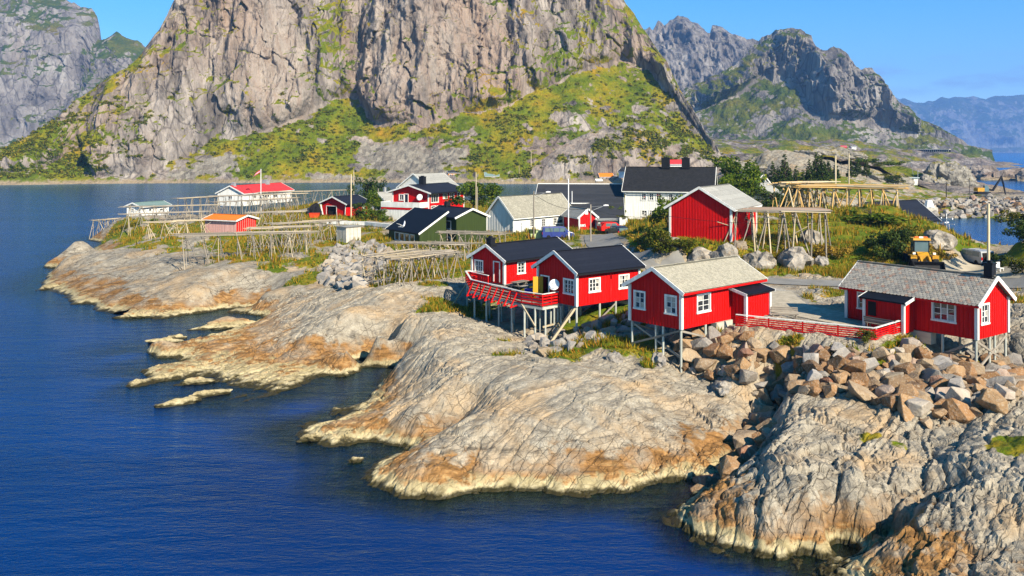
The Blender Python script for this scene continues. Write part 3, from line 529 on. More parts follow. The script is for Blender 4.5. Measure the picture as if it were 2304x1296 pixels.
def mountain(name, label, mat, px0, px1, ncol, nrow, yF, talus, crest, ct=1.35, cc=.5, amp=1.0, sc=1.0, blobs=(), scree=(), pale=(), top_keep=.15, seed=0, vth=.5, zbase=-3., back=.9, vegmax=1.0):
    px = np.linspace(px0, px1, ncol); yf = interp(yF, px); pt = interp(talus, px); pc = interp(crest, px)
    k = (HZ-pt)/F; zt = np.maximum((CH+k*yf)/(1-k*ct), .5)
    yt = yf+ct*zt; k = (HZ-pc)/F; zc = np.maximum((CH+k*(yt-zt*cc))/(1-k*cc), zt+1.)
    nb = max(6, nrow//10)
    s = np.concatenate([np.linspace(0, 1, nrow), np.linspace(0, 1, nb+1)[1:]+1])[:, None]
    # denser rows below the frame's top
    zv = np.minimum(zc, CH+(HZ+25)/F*(yt+100)); fr = 1-top_keep*np.clip((zc-zv)/60, 0, 1)
    sf = np.minimum(s, 1); z = np.where(sf < fr[None], zbase+(zv-zbase)[None]*sf/fr[None], zv[None]+(zc-zv)[None]*np.maximum(sf-fr[None], 0)/np.maximum(1-fr[None], 1e-3))
    y = np.where(z < zt[None], yf[None]+ct*z, yt[None]+cc*(z-zt[None])*(1+.35*np.clip((z-zt[None])/np.maximum(zc-zt, 1)[None], 0, 1)**3))
    b = np.maximum(s-1, 0); z = np.where(b > 0, zc[None]-(zc-zbase)[None]*b*1.02, z); y = np.where(b > 0, y+(zc-zbase)[None]*b*back, y)
    x = (px[None]-1152)/F*(yt[None]+cc*(np.minimum(zc, zv)-zt)[None]*.6)+0*y; x = .5*x+.5*(px[None]-1152)/F*y
    cl = sstep(-4, 10, (z-zt[None])/sc); q = seed*31.7
    X = x/sc+q; Z = z/sc; Y = y/sc
    wz = Z+fbm(X/40, Z/40, Y/60, 2)*14
    d = 11*(ridged(X/62, wz/150, Y/90, 3)-.4)+4.2*(ridged(X/17+3, wz/55, Y/40, 3)-.4)+2.0*fbm(X/5.5, Z/13, Y/9, 3)
    e, r, r2, ox, oy = voro((X+fbm(X/9, Z/9, 0*X, 2)*4)/15, (Z+X*.35)/38); d = d+(r-.5)*3.6+(r2-.5)*ox*6+(_R2[(r*511).astype(int)]-.5)*oy*4-1.3*np.exp(-(e/.04)**2)
    e, r, r2, ox, oy = voro((X+fbm(X/4, Z/4, 0*X, 2)*2)/4.6+9, (Z-X*.2)/14); d = d+(r-.5)*1.5+(r2-.5)*ox*3-.6*np.exp(-(e/.07)**2)
    tz = fbm(X/26, Z/26, Y/26, 4)*2.4+fbm(X/5, Y/5, Z/5, 3)*.55
    w8 = np.clip((z-zbase)/12/sc, 0, 1)*np.clip(1.15-b*1.5, 0, 1); edge = np.clip((zc[None]-z)/(14*sc), .12, 1)
    y = y-amp*sc*w8*cl*d*np.maximum(edge, .35)
    z = z+sc*w8*edge*((1-cl)*tz*1.2*amp+cl*amp*(fbm(X/14, Z/9, Y/20, 3)*2.4)) 
    # jagged skyline
    z = z+sc*amp*np.where(s >= .97, 1, 0)*fbm(X/9, 0*X, 0*X+seed, 4)*1.6*np.clip((zc[None]/sc)/40, 0, 1)
    # slope
    dxs = np.gradient(np.stack([x, y, z], -1), axis=1); dys = np.gradient(np.stack([x, y, z], -1), axis=0); n = np.cross(dxs, dys); n /= np.linalg.norm(n, axis=-1)[..., None]+1e-9; up = np.abs(n[..., 2])
    ppx = 1152+x/y*F; ppy = HZ+(CH-z)/y*F
    def field(bl):
        m = np.full(x.shape, 0.)
        for bx, by, rx, ry, st in bl: 
            g = np.exp(-(((ppx-bx)/rx)**2+((ppy-by)/ry)**2)); m = m+st*g
        return m
    vg = (up-vth)*2.4+field(blobs)+fbm(X/30+5, Z/30, Y/40, 4)*.5+fbm(X/7+2, Z/7, Y/10, 3)*.55
    scr = np.clip(field(scree), 0, 1.2); vg = np.clip(vg-scr*.9, 0, vegmax)
    o = grid_mesh(name, x, y, z, mat, {'veg': vg, 'scree': scr, 'pale': np.clip(field(pale), 0, 1)}); tag(o, label, None, None, 'structure'); return o
terrain_patch('far_ground', 55, 640, 296, 1150, 2.6, -.15, -2.5, True)
mountain('mountain', None, MAT['mount'], -90, 1660, 900, 300,
    [(-90, 452), (0, 455), (300, 479), (600, 485), (850, 495), (1000, 487), (1300, 492), (1660, 520)],
    [(-90, 395), (0, 390), (120, 375), (200, 330), (235, 395), (330, 392), (430, 355), (500, 318), (600, 300), (680, 262), (760, 225), (815, 220), (850, 272), (950, 285), (1050, 250), (1120, 245), (1200, 205), (1300, 160), (1400, 130), (1460, 160), (1520, 235), (1600, 335), (1660, 370)],
    [(-90, 372), (0, 338), (60, 306), (120, 268), (170, 224), (215, 188), (260, 152), (300, 112), (345, 56), (370, 2), (420, -120), (500, -220), (700, -330), (900, -350), (1100, -300), (1250, -200), (1350, -100), (1410, 2), (1460, 82), (1500, 142), (1530, 202), (1560, 252), (1590, 302), (1620, 342), (1660, 375)],
    1.3, .46, 1.0, 1.0, seed=1, vth=.50,
    blobs=[(70, 350, 120, 45, 1.0), (180, 320, 70, 40, .9), (120, 300, 70, 40, .6), (230, 170, 40, 60, .5), (300, 140, 40, 60, .3), (740, 90, 34, 110, 1.1), (780, 160, 25, 70, .6), (430, 100, 40, 70, .35), (270, 300, 50, 15, .6), (640, 340, 110, 45, 1.0), (760, 270, 60, 50, .8), (560, 370, 60, 20, .6), (480, 330, 60, 14, .5), (900, 300, 80, 18, .6), (1000, 330, 50, 25, .3), (1080, 250, 80, 40, .7), (1150, 230, 110, 70, .6), (1300, 130, 110, 70, .6), (1400, 60, 80, 60, .6), (1000, 170, 60, 10, .5), (560, 190, 10, 50, .8), (1450, 200, 90, 60, .35), (1100, 340, 60, 25, .7), (850, 390, 60, 16, .4), (1250, 170, 60, 60, .5), (1180, 370, 60, 25, .5),
           (600, 120, 70, 120, -.6), (920, 120, 110, 120, -.35), (330, 290, 80, 60, -.3), (1080, 60, 120, 60, -.4), (300, 370, 50, 30, -.5)],
    scree=[(480, 375, 60, 22, 1.1), (540, 350, 40, 15, .7), (400, 395, 40, 12, .9), (900, 345, 70, 28, 1.0), (1020, 350, 45, 25, .9), (960, 385, 60, 16, .7), (760, 400, 120, 10, .8), (1060, 300, 25, 12, .5), (820, 330, 25, 18, .6), (860, 370, 60, 20, .7)],
    pale=[(620, 130, 75, 120, 1.3), (650, 230, 50, 60, .8), (980, 120, 60, 110, .8), (860, 100, 50, 110, .5), (1100, 60, 60, 60, .5), (1240, 60, 40, 60, .4), (450, 180, 40, 60, .4), (290, 210, 40, 40, .5), (330, 320, 60, 40, .4)])
mountain('knoll', None, MAT['mount'], 1120, 1660, 330, 90,
    [(1120, 470), (1300, 476), (1450, 478), (1660, 500)],
    [(1120, 410), (1200, 395), (1300, 385), (1450, 385), (1560, 385), (1660, 400)],
    [(1120, 415), (1165, 405), (1195, 378), (1240, 345), (1280, 318), (1330, 296), (1380, 286), (1430, 288), (1490, 302), (1540, 325), (1590, 352), (1625, 380), (1660, 398)],
    1.2, .9, .55, .8, seed=4, vth=.60,
    blobs=[(1400, 330, 60, 25, .3), (1500, 340, 60, 25, .35), (1320, 370, 60, 14, .5), (1450, 380, 90, 14, .35), (1280, 330, 50, 22, -.9), (1330, 310, 50, 15, -.8), (1240, 360, 30, 15, -.6)],
    pale=[(1270, 330, 60, 26, 1.0), (1330, 305, 45, 12, .8)])
mountain('left_mountain', None, MAT['mount_far'], -420, 420, 330, 210, [(-420, 1450), (420, 1550)],
    [(-420, 330), (0, 318), (120, 300), (300, 280), (420, 280)],
    [(-420, -260), (-120, -120), (0, -60), (90, -18), (145, 2), (172, 10), (188, 30), (194, 62), (200, 84), (222, 80), (238, 66), (252, 74), (275, 82), (300, 94), (330, 120), (420, 200)],
    1.3, .75, 1.0, 2.6, seed=7, vth=.52, vegmax=.85, blobs=[(80, 40, 60, 20, .5), (240, 110, 50, 25, .5), (100, 150, 80, 20, .4), (160, 60, 25, 50, -.6), (60, 240, 90, 40, -.4)], pale=[(45, 110, 12, 30, .5)])
mountain('back_peaks', None, MAT['mount_far'], 1380, 1800, 260, 150, [(1380, 1900), (1800, 1900)], [(1380, 300), (1800, 290)],
    [(1380, 95), (1440, 66), (1460, 62), (1469, 50), (1478, 62), (1490, 38), (1503, 50), (1515, 40), (1530, 32), (1546, 29), (1562, 36), (1580, 46), (1600, 68), (1606, 70), (1613, 50), (1626, 52), (1645, 62), (1665, 74), (1690, 82), (1705, 84), (1740, 100), (1800, 150)],
    1.3, .6, 1.4, 2.0, seed=9, vth=.8, vegmax=.5)
mountain('green_mountain', None, MAT['mount_far'], 1480, 2230, 460, 200, [(1480, 1250), (1800, 1150), (2230, 1180)],
    [(1480, 280), (1560, 250), (1640, 215), (1720, 170), (1800, 205), (1850, 270), (1950, 265), (2010, 290), (2080, 300), (2150, 322), (2230, 340)],
    [(1480, 238), (1540, 200), (1580, 182), (1620, 164), (1660, 140), (1690, 112), (1715, 84), (1740, 70), (1765, 62), (1790, 61), (1815, 68), (1835, 76), (1846, 96), (1862, 110), (1880, 104), (1898, 106), (1915, 124), (1930, 146), (1945, 158), (1953, 150), (1966, 152), (1985, 178), (2008, 213), (2030, 232), (2060, 256), (2100, 282), (2140, 302), (2165, 318), (2185, 332), (2230, 345)],
    1.35, .6, 1.7, 1.7, seed=12, vth=.50, vegmax=.95, blobs=[(1680, 210, 80, 60, .5), (1620, 270, 60, 40, .4), (1830, 300, 90, 25, .7), (2080, 290, 60, 30, .6), (1780, 110, 30, 40, .3), (1850, 200, 60, 80, -.5), (1950, 220, 40, 70, -.4)], pale=[(1910, 260, 50, 20, .3), (1990, 290, 10, 40, .4)],
    scree=[(1700, 210, 12, 16, .5), (1990, 285, 10, 40, .5)])
mountain('distant_mountains', None, MAT['mount_blue'], 1930, 2700, 200, 80, [(1930, 7400), (2700, 7400)], [(1930, 330), (2700, 330)],
    [(1930, 235), (2010, 209), (2022, 213), (2038, 221), (2050, 219), (2075, 230), (2095, 230), (2120, 222), (2140, 216), (2150, 220), (2170, 215), (2190, 217), (2210, 214), (2240, 221), (2262, 213), (2300, 214), (2400, 200), (2700, 230)],
    1.5, 1.0, .8, 9.5, seed=15, vth=.55)
# ================================================================== BUILDINGS
def wood_paint(name, c, wear=(.5, .4, .35), wk=.25):
    t = NT(name); p = t.obj(); n1 = t.noise(t.map(p, (6, 6, .35)), 1.0, 5, .6); n2 = t.noise(p, 1.1, 4); n3 = t.noise(p, 22, 3)
    cc = t.mix(t.rng(n1, .3, .7), tuple(x*.62 for x in c), tuple(x*1.08 for x in c)); cc = t.mix(t.rng(n2, .35, .75, 0, .3), cc, tuple(x*.62 for x in c))
    cc = t.mix(t.rng(t.math('MULTIPLY', n1, n3), .36, .46, 0, wk), cc, wear); MAT[name] = t.fin(cc, .62, t.bump(n1, .35, .02), .12)
wood_paint('red_paint', (.58, .006, .005)); wood_paint('pink_paint', (.62, .36, .32), (.8, .7, .62), .8); wood_paint('green_paint', (.036, .056, .014), (.08, .10, .04)); wood_paint('white_paint', (.80, .80, .76), (.5, .46, .4), .2)
wood_paint('orange_paint', (.72, .25, .03)); wood_paint('blue_paint', (.05, .14, .50)); wood_paint('ochre_paint', (.62, .33, .03)); wood_paint('bright_red', (.70, .02, .012), (.5, .1, .06))
plain('grey_post', (.40, .42, .38), .85, .35, 4, bump=.3, rv=.15); plain('grey_wood', (.27, .24, .20), .9, .45, 3, bump=.4, rv=.35); plain('pale_wood', (.48, .40, .27), .85, .3, 3, bump=.3, rv=.25); plain('new_wood', (.60, .38, .14), .8, .35, 3, bump=.3, rv=.3)
plain('brown_wood', (.30, .20, .15), .9, .4, 3, rv=.3); plain('concrete', (.46, .43, .36), .9, .25, 1.5, bump=.4); plain('black_metal', (.012, .013, .016), .5, .3, 4); plain('grey_metal', (.36, .37, .38), .45, .2, 3, metal=.3); plain('white_metal', (.78, .78, .78), .45, .1, 3)
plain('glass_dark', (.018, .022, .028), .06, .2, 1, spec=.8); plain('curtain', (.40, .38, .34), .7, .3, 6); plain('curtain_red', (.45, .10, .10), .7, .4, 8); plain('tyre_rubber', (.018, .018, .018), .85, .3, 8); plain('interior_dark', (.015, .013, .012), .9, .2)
def mat_roof(name, c1, c2, row, colw, strength, rough=.75, blot=.4, moss=None):
    """roof covering: courses across the slope and joints along the house (object coordinates: x along ridge, slope by height)"""
    t = NT(name); p = t.obj(); br = t.n("ShaderNodeTexBrick"); br.inputs['Scale'].default_value = 1; br.inputs['Mortar Size'].default_value = .012; br.inputs['Brick Width'].default_value = colw; br.inputs['Row Height'].default_value = row; br.inputs['Bias'].default_value = 0
    uv = t.n("ShaderNodeUVMap"); t.l(uv.outputs[0], br.inputs['Vector']); br.inputs['Color1'].default_value = (*c1, 1); br.inputs['Color2'].default_value = (*c2, 1); br.inputs['Mortar'].default_value = (*[x*.35 for x in c1], 1)
    n = t.noise(p, 1.2, 5, .6); n2 = t.noise(p, 9, 4, .6); c = t.mix(t.rng(n, .35, .7, 0, blot), br.outputs['Color'], tuple(x*.55 for x in c1)); c = t.mix(t.rng(n2, .45, .75, 0, .45), c, tuple(min(.9, x*1.5) for x in c2))
    if moss: c = t.mix(t.rng(n, .5, .66, 0, .7), c, moss)
    MAT[name] = t.fin(c, rough, t.bump(t.math('ADD', br.outputs['Fac'], t.math('MULTIPLY', n2, -.4)), -strength, .03), .12)
mat_roof('black_roof', (.012, .014, .022), (.017, .019, .028), .40, 8.0, .25, .55, .3); mat_roof('black_tile', (.016, .017, .019), (.026, .027, .03), .28, .30, .8, .6, .3); mat_roof('slate_grey', (.23, .22, .175), (.34, .325, .265), .22, .26, .7, .85, .5); mat_roof('plain_grey_roof', (.27, .27, .25), (.33, .33, .305), .9, 8, .2, .85, .4)
mat_roof('red_roof', (.60, .03, .035), (.66, .05, .05), .3, .3, .25, .6, .15); mat_roof('orange_roof', (.72, .17, .015), (.76, .20, .02), .3, 9, .3, .6, .2); mat_roof('teal_roof', (.13, .20, .19), (.19, .27, .25), .5, 9, .3, .7, .3); mat_roof('dark_sheet', (.03, .032, .036), (.045, .047, .052), .6, 9, .2, .6, .3)
def slate_mat(name, cols):
    t = NT(name); p = t.obj(); c = t.ramp(t.math('FRACT', t.math('ADD', t.rnd(), t.n('ShaderNodeNewGeometry').outputs['Random Per Island'])), cols); c = t.mix(t.rng(t.noise(p, 14, 4), .35, .7, 0, .5), c, (.16, .15, .135)); MAT[name] = t.fin(c, .8, t.bump(t.noise(p, 30, 3), .4, .01), .25)
slate_mat('slate', [(.0, (.20, .19, .17)), (.3, (.27, .255, .225)), (.55, (.33, .31, .27)), (.78, (.38, .35, .29)), (.9, (.30, .17, .12)), (1., (.42, .38, .30))])
slate_mat('shingle', [(.0, (.30, .285, .22)), (.5, (.37, .345, .27)), (1., (.43, .40, .31))])

class House:
    def __init__(s, name, label, px, py, z, th, pxa=None, pxb=None, pye=None, pyr=None, ridge='a', La=None, Lb=None, h=None, rise=None, wall='red_paint', roof='black_roof', trim='white_paint', oe=.38, og=.32, batten=0, corner=True, holes=(), parent=None, cat='house', flat=False, group=None, N=None, wall2=None, rt=.12, below=0., barge=True):
        N = N or W(px, py, z); t = math.radians(th); c, sn = math.cos(t), math.sin(t); s.th = t; s.N = N; s.a = Vector((c, sn, 0)); s.b = Vector((-sn, c, 0))
        def solve(dx, dy, k): k = (k-1152)/F; return (k*N.y-N.x)/(dx-k*dy)
        s.La = La or solve(c, sn, pxa); s.Lb = Lb or solve(-sn, c, pxb)
        s.h = h or (CH-(pye-HZ)*N.y/F-z)
        s.ridge = ridge; s.Wd = s.Lb if ridge == 'a' else s.La; s.L = s.La if ridge == 'a' else s.Lb
        if flat: s.rise = 0.02
        elif rise: s.rise = rise
        else:
            ap = N+(s.b*s.Lb/2 if ridge == 'a' else s.a*s.La/2); zr = CH-(pyr-HZ)*ap.y/F-z-.12; k = oe/(s.Wd/2)
            if not h: s.h = (s.h+.03+k*zr)/(1+k)         # the photo shows the roof's edge, which hangs below the wall top
            s.rise = zr-s.h
        s.e = empty(name, N, t); tag(s.e, label, cat, group)
        if parent is not None:
            s.e.parent = parent.e; s.e.location = parent.loc(N); s.e.rotation_euler = (0, 0, t-parent.th)
            for k in ('label', 'category'): 
                if k in s.e: del s.e[k]
        s.trim = MAT[trim]; s.below = below; s.specs = [(f, *s.rect(f, *r)) for f, *r in holes]
        wm = MAT[wall]
        for grp, m in ((('A', 'A2', 'B', 'B2'), wm),) if not wall2 else ((('B', 'B2'), wm), (('A', 'A2'), MAT[wall2])):
            s.walls(grp, m)
        s.roofm = MAT[roof]; s.oe, s.og, s.rt = oe, og, rt
        s.make_roof(barge)
        if corner:
            for x, y in ((0, 0), (s.La, 0), (0, s.Lb)):
                box('corner_board', (x, y, s.h/2-below/2), (.22, .22, s.h+below-.02), s.trim, s.e)
        if batten: s.battens(batten, wm)
    def loc(s, p): d = p-s.N; return Vector((d.dot(s.a), d.dot(s.b), d.z))
    def wor(s, x, y, z=0): return s.N+s.a*x+s.b*y+Vector((0, 0, z))
    def hit(s, f, px, py):
        """photo pixel -> (along, height) on a wall"""
        r = Vector(((px-1152)/F, 1, -(py-HZ)/F)); C = Vector((0, 0, CH)); n, off = {'A': (s.b, 0), 'B': (s.a, 0), 'A2': (s.b, s.Lb), 'B2': (s.a, s.La)}[f]
        t = ((s.N-C).dot(n)+off)/r.dot(n); p = s.loc(C+r*t); return (p.x if f[0] == 'A' else p.y), p.z
    def rect(s, f, x0, y0, x1, y1):
        a, zt = s.hit(f, x0, (y0+0)); b, zb = s.hit(f, x1, y1); _, zt2 = s.hit(f, x1, y0); _, zb2 = s.hit(f, x0, y1)
        lo, hi = min(a, b), max(a, b); z0, z1 = (zb+zb2)/2, (zt+zt2)/2; M = s.La if f[0] == 'A' else s.Lb
        return max(.15, lo), min(M-.15, hi), max(.05, z0), z1
    def fr(s, f, u, z, d=0):
        """along, height, outward distance -> house coordinates"""
        return {'A': (u, -d, z), 'A2': (u, s.Lb+d, z), 'B': (-d, u, z), 'B2': (s.La+d, u, z)}[f]
    def rot(s, f): return {'A': 0, 'A2': math.pi, 'B': -math.pi/2, 'B2': math.pi/2}[f]
    def walls(s, faces, m):
        mb = MB()
        for f in faces:
            M = s.La if f[0] == 'A' else s.Lb; H = [(a, b, c, d) for g, a, b, c, d in s.specs if g == f and d < s.h+.3]
            us = sorted({0, M, *[x for r in H for x in r[:2]]}); zs = sorted({-s.below, s.h, *[min(x, s.h-.02) for r in H for x in r[2:]]})
            for u0, u1 in zip(us, us[1:]):
                for z0, z1 in zip(zs, zs[1:]):
                    um, zm = (u0+u1)/2, (z0+z1)/2
                    if any(a < um < b and c < zm < d for a, b, c, d in H): continue
                    mb.add([s.fr(f, u0, z0), s.fr(f, u1, z0), s.fr(f, u1, z1), s.fr(f, u0, z1)], [(0, 1, 2, 3)])
            for a, b, c, d in H:
                d = min(d, s.h-.02)
                for (p, q) in (((a, c), (b, c)), ((b, c), (b, d)), ((b, d), (a, d)), ((a, d), (a, c))):
                    mb.add([s.fr(f, *p), s.fr(f, *q), s.fr(f, *q, -.14), s.fr(f, *p, -.14)], [(0, 1, 2, 3)])
            gable = (f[0] == 'B') == (s.ridge == 'a')
            if gable and s.rise > .1: mb.add([s.fr(f, 0, s.h), s.fr(f, M, s.h), s.fr(f, M/2, s.h+s.rise)], [(0, 1, 2)])
        if 'A' in faces: mb.add([(0, 0, -s.below), (s.La, 0, -s.below), (s.La, s.Lb, -s.below), (0, s.Lb, -s.below)], [(0, 1, 2, 3)])
        s.wall = mk('wall', mb.v, mb.f, m, s.e)
    def slope(s, side, u, t, off=0):
        """point on a roof slope: u along the ridge, t from 0 (eave line of the wall) to 1 (ridge), lifted by off; side 0 = camera side"""
        hw = s.Wd/2; w = hw*t if side == 0 else s.Wd-hw*t; z = s.h+s.rise*t; k = math.hypot(hw, s.rise); nx, nz = s.rise/k, hw/k
        w += (-nx if side == 0 else nx)*off; z += nz*off
        return (u, w, z) if s.ridge == 'a' else (w, u, z)
    def make_roof(s, barge=True):
        hw = s.Wd/2; te = -s.oe/hw; v = []; f = []; uv = []
        for side in (0, 1):
            k = len(v); L0, L1 = -s.og, s.L+s.og
            P = [s.slope(side, u, t, o) for o in (.03, .03+s.rt) for u, t in ((L0, te), (L1, te), (L1, 1.0), (L0, 1.0))]
            sl = math.hypot(hw, s.rise)*(1-te); v += P; q = [(4, 5, 6, 7), (3, 2, 1, 0), (0, 1, 5, 4), (1, 2, 6, 5), (2, 3, 7, 6), (3, 0, 4, 7)]
            if (side == 1) != (s.ridge == 'b'): q = [tuple(reversed(x)) for x in q]
            U = [(L0, 0), (L1, 0), (L1, sl), (L0, sl)]*2; f += [tuple(i+k for i in x) for x in q]; uv += [[U[i] for i in x] for x in q]
        s.roof = mk('roof', v, f, s.roofm, s.e); ul = s.roof.data.uv_layers.new(name='UVMap'); i = 0
        for fc in uv:
            for u in fc: ul.data[i].uv = u; i += 1
        if barge and s.rise > .15:
            for u in (-s.og-.03, s.L+s.og+.03):
                for side in (0, 1):
                    p = Vector(s.slope(side, u, te-.02, .06)); q = Vector(s.slope(side, u, 1.0, .06)); beam('bargeboard', p, q+(q-p).normalized()*.06, .07, .26, s.trim, s.roof)
            for side in (0, 1):
                p = s.slope(side, -s.og, te-.02, .04); q = s.slope(side, s.L+s.og, te-.02, .04); beam('fascia', p, q, .06, .15, MAT['white_paint'] if s.roofm.name not in ('black_roof', 'slate_grey') else MAT['black_metal'] if s.roofm.name == 'black_roof' else s.wall.data.materials[0], s.roof)
            c = beam('ridge_cap', s.slope(0, -s.og, 1, s.rt+.05), s.slope(0, s.L+s.og, 1, s.rt+.05), .22, .06, s.roofm, s.roof)
    def battens(s, sp, m):
        for f in ('A', 'B'):
            M = s.La if f == 'A' else s.Lb; n = int(M/sp); gable = (f == 'B') == (s.ridge == 'a')
            for i in range(1, n):
                u = i*M/n; top = s.h+(s.rise*(1-abs(u-M/2)/(M/2))-.08 if gable else -.03); segs = [(-s.below+.0, top)]
                for g, a, b, c, d in s.specs:
                    if g == f and a-.12 < u < b+.12: segs = [(x, y) for lo, hi in segs for x, y in ((lo, min(hi, c-.12)), (max(lo, d+.12), hi)) if y-x > .1]
                for lo, hi in segs: box('batten', s.fr(f, u, (lo+hi)/2, .013), (.055, .026, hi-lo) if f == 'A' else (.026, .055, hi-lo), m, s.wall)
    def window(s, i, cols=2, rows=3, cw=.11, mid=None, panes=True, curtain=None, sill=True):
        f, a, b, z0, z1 = s.specs[i]; w, h = b-a, z1-z0; mb = MB(); t = s.trim
        mb.box((0, -.03, h/2+cw/2), (w+2*cw, .08, cw)); mb.box((0, -.03, -h/2-cw/2), (w+2*cw+.08, .11, cw))
        mb.box((-w/2-cw/2, -.028, 0), (cw, .076, h)); mb.box((w/2+cw/2, -.028, 0), (cw, .076, h))
        sw = .05; mb.box((0, .04, h/2-sw/2), (w, .05, sw)); mb.box((0, .04, -h/2+sw/2), (w, .05, sw)); mb.box((-w/2+sw/2, .04, 0), (sw, .05, h-2*sw)); mb.box((w/2-sw/2, .04, 0), (sw, .05, h-2*sw))
        xs = [-w/2+sw+(w-2*sw)*k/cols for k in range(cols+1)]; zs = [-h/2+sw+(h-2*sw)*k/rows for k in range(rows+1)]
        for x in xs[1:-1]: mb.box((x, .037, 0), (.07 if cols <= 3 else .05, .05, h-2*sw))
        for z in zs[1:-1]: mb.box((0, .043, z), (w-2*sw, .03, .035))
        o = mb.build('window', t, s.e); o.location = s.fr(f, (a+b)/2, (z0+z1)/2); o.rotation_euler = (0, 0, s.rot(f))
        if panes:
            for c in range(cols):
                for r in range(rows):
                    m = MAT['glass_dark']
                    if curtain and rnd.random() < .22: m = MAT[curtain]
                    box('pane', ((xs[c]+xs[c+1])/2, .065, (zs[r]+zs[r+1])/2), (xs[c+1]-xs[c], .012, zs[r+1]-zs[r]), m, o)
        else: box('pane', (0, .065, 0), (w, .012, h), MAT['glass_dark'], o)
        return o
    def windows(s, idx, *a, **k):
        for i in idx: s.window(i, *a, **k)
    def door(s, i, m='red_paint', opened=False, leaf=True):
        f, a, b, z0, z1 = s.specs[i]; w, h = b-a, z1-z0; z1 = min(z1, s.h-.02); mb = MB(); cw = .1
        mb.box((0, -.03, h/2+cw/2), (w+2*cw, .08, cw)); mb.box((-w/2-cw/2, -.028, 0), (cw, .076, h)); mb.box((w/2+cw/2, -.028, 0), (cw, .076, h))
        o = mb.build('door_frame', s.trim, s.e); o.location = s.fr(f, (a+b)/2, (z0+z1)/2); o.rotation_euler = (0, 0, s.rot(f))
        if opened:
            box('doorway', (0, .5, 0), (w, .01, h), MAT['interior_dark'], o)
            if leaf: box('door', (-w/2-.02, -w*.42, 0), (.05, w*.95, h*.97), MAT[m], o, rz=-.35); 
        else:
            d = box('door', (0, .05, 0), (w, .05, h), MAT[m], o); box('handle', (w*.38, .01, -.05), (.03, .06, .12), MAT['grey_metal'], o)
        return o
    def chimney(s, px, py_top, wd, ht, mat='black_metal', u=None):
        r = Vector(((px-1152)/F, 1, 0)); 
        if u is None:
            # where the ray meets the ridge line
            base = s.wor(0, s.Lb/2) if s.ridge == 'a' else s.wor(s.La/2, 0); dr = s.a if s.ridge == 'a' else s.b; k = (px-1152)/F; u = (k*base.y-base.x)/(dr.x-k*dr.y)
        x, y = (u, s.Lb/2) if s.ridge == 'a' else (s.La/2, u)
        mb = MB(); mb.box((0, 0, ht/2-.2), (wd, wd, ht+.4)); mb.box((0, 0, ht+.04), (wd+.1, wd+.1, .1)); mb.box((0, 0, ht+.16), (wd*.5, wd*.5, .14)); mb.box((0, 0, -.12), (wd+.16, wd+.3, .16))
        c = mb.build('chimney', MAT[mat], s.e); c.location = (x, y, s.h+s.rise+.1); return c
    def porch(s, f, u0, u1, dp, hw, hf, mat='red_paint', z0=0.0, roof='black_roof', win=None):
        """lean-to entrance on a wall"""
        mb = MB(); P = lambda u, d, z: s.fr(f, u, z, d)
        v = [P(u, d, z) for u in (u0, u1) for d, z in ((0, z0), (dp, z0), (dp, hf), (0, hw))]; e = mk('porch', v, [(0, 1, 2, 3), (4, 7, 6, 5), (1, 5, 6, 2), (0, 4, 5, 1)], MAT[mat], s.e)
        k = (hw-hf)/dp; ov = .28; v = [P(u, d, hw-k*d+o) for u in (u0-ov, u1+ov) for o in (.02, .13) for d in (0.0, dp+ov)]
        r = mk('porch_roof', v, [(0, 1, 3, 2), (4, 6, 7, 5), (0, 4, 5, 1), (2, 3, 7, 6), (1, 5, 7, 3), (0, 2, 6, 4)], MAT[roof], s.e)
        for u in (u0-ov-.03, u1+ov+.03): beam('bargeboard', P(u, 0, hw+.05), P(u, dp+ov, hf-k*ov+.05), .06, .2, s.trim, r)
        for u in (u0, u1): 
            c = P(u, dp, (z0+hf)/2); box('corner_board', c, (.2, .2, hf-z0-.03), s.trim, e)
        n = int((u1-u0)/.3)
        for i in range(1, n):
            u = u0+(u1-u0)*i/n; c = P(u, dp+.013, (z0+hf)/2); box('batten', c, (.026, .055, hf-z0-.1) if f[0] == 'B' else (.055, .026, hf-z0-.1), MAT[mat], e)
        for q, uu in ((u0, -.013), (u1, .013)):
            for i in range(1, max(2, int(dp/.3))):
                d = dp*i/int(max(2, dp/.3)); c = P(q+uu, d, (z0+hw-k*d)/2); box('batten', c, (.055, .026, hw-k*d-z0-.1) if f[0] == 'B' else (.026, .055, hw-k*d-z0-.1), MAT[mat], e)
        return e
def stilts(h, pts, r=.09, mat='grey_post', name='stilt'):
    for x, y in pts:
        p = h.wor(x, y); g = zat(p.x, p.y); rod(name, (x, y, g-.25-h.N.z), (x, y, 0), r, MAT[mat], h.e, 'cyl', 8)
def brace(h, p, q, w=.09, mat='grey_wood', name='brace'):
    beam(name, p, q, w, w*1.6, MAT[mat], h.e)

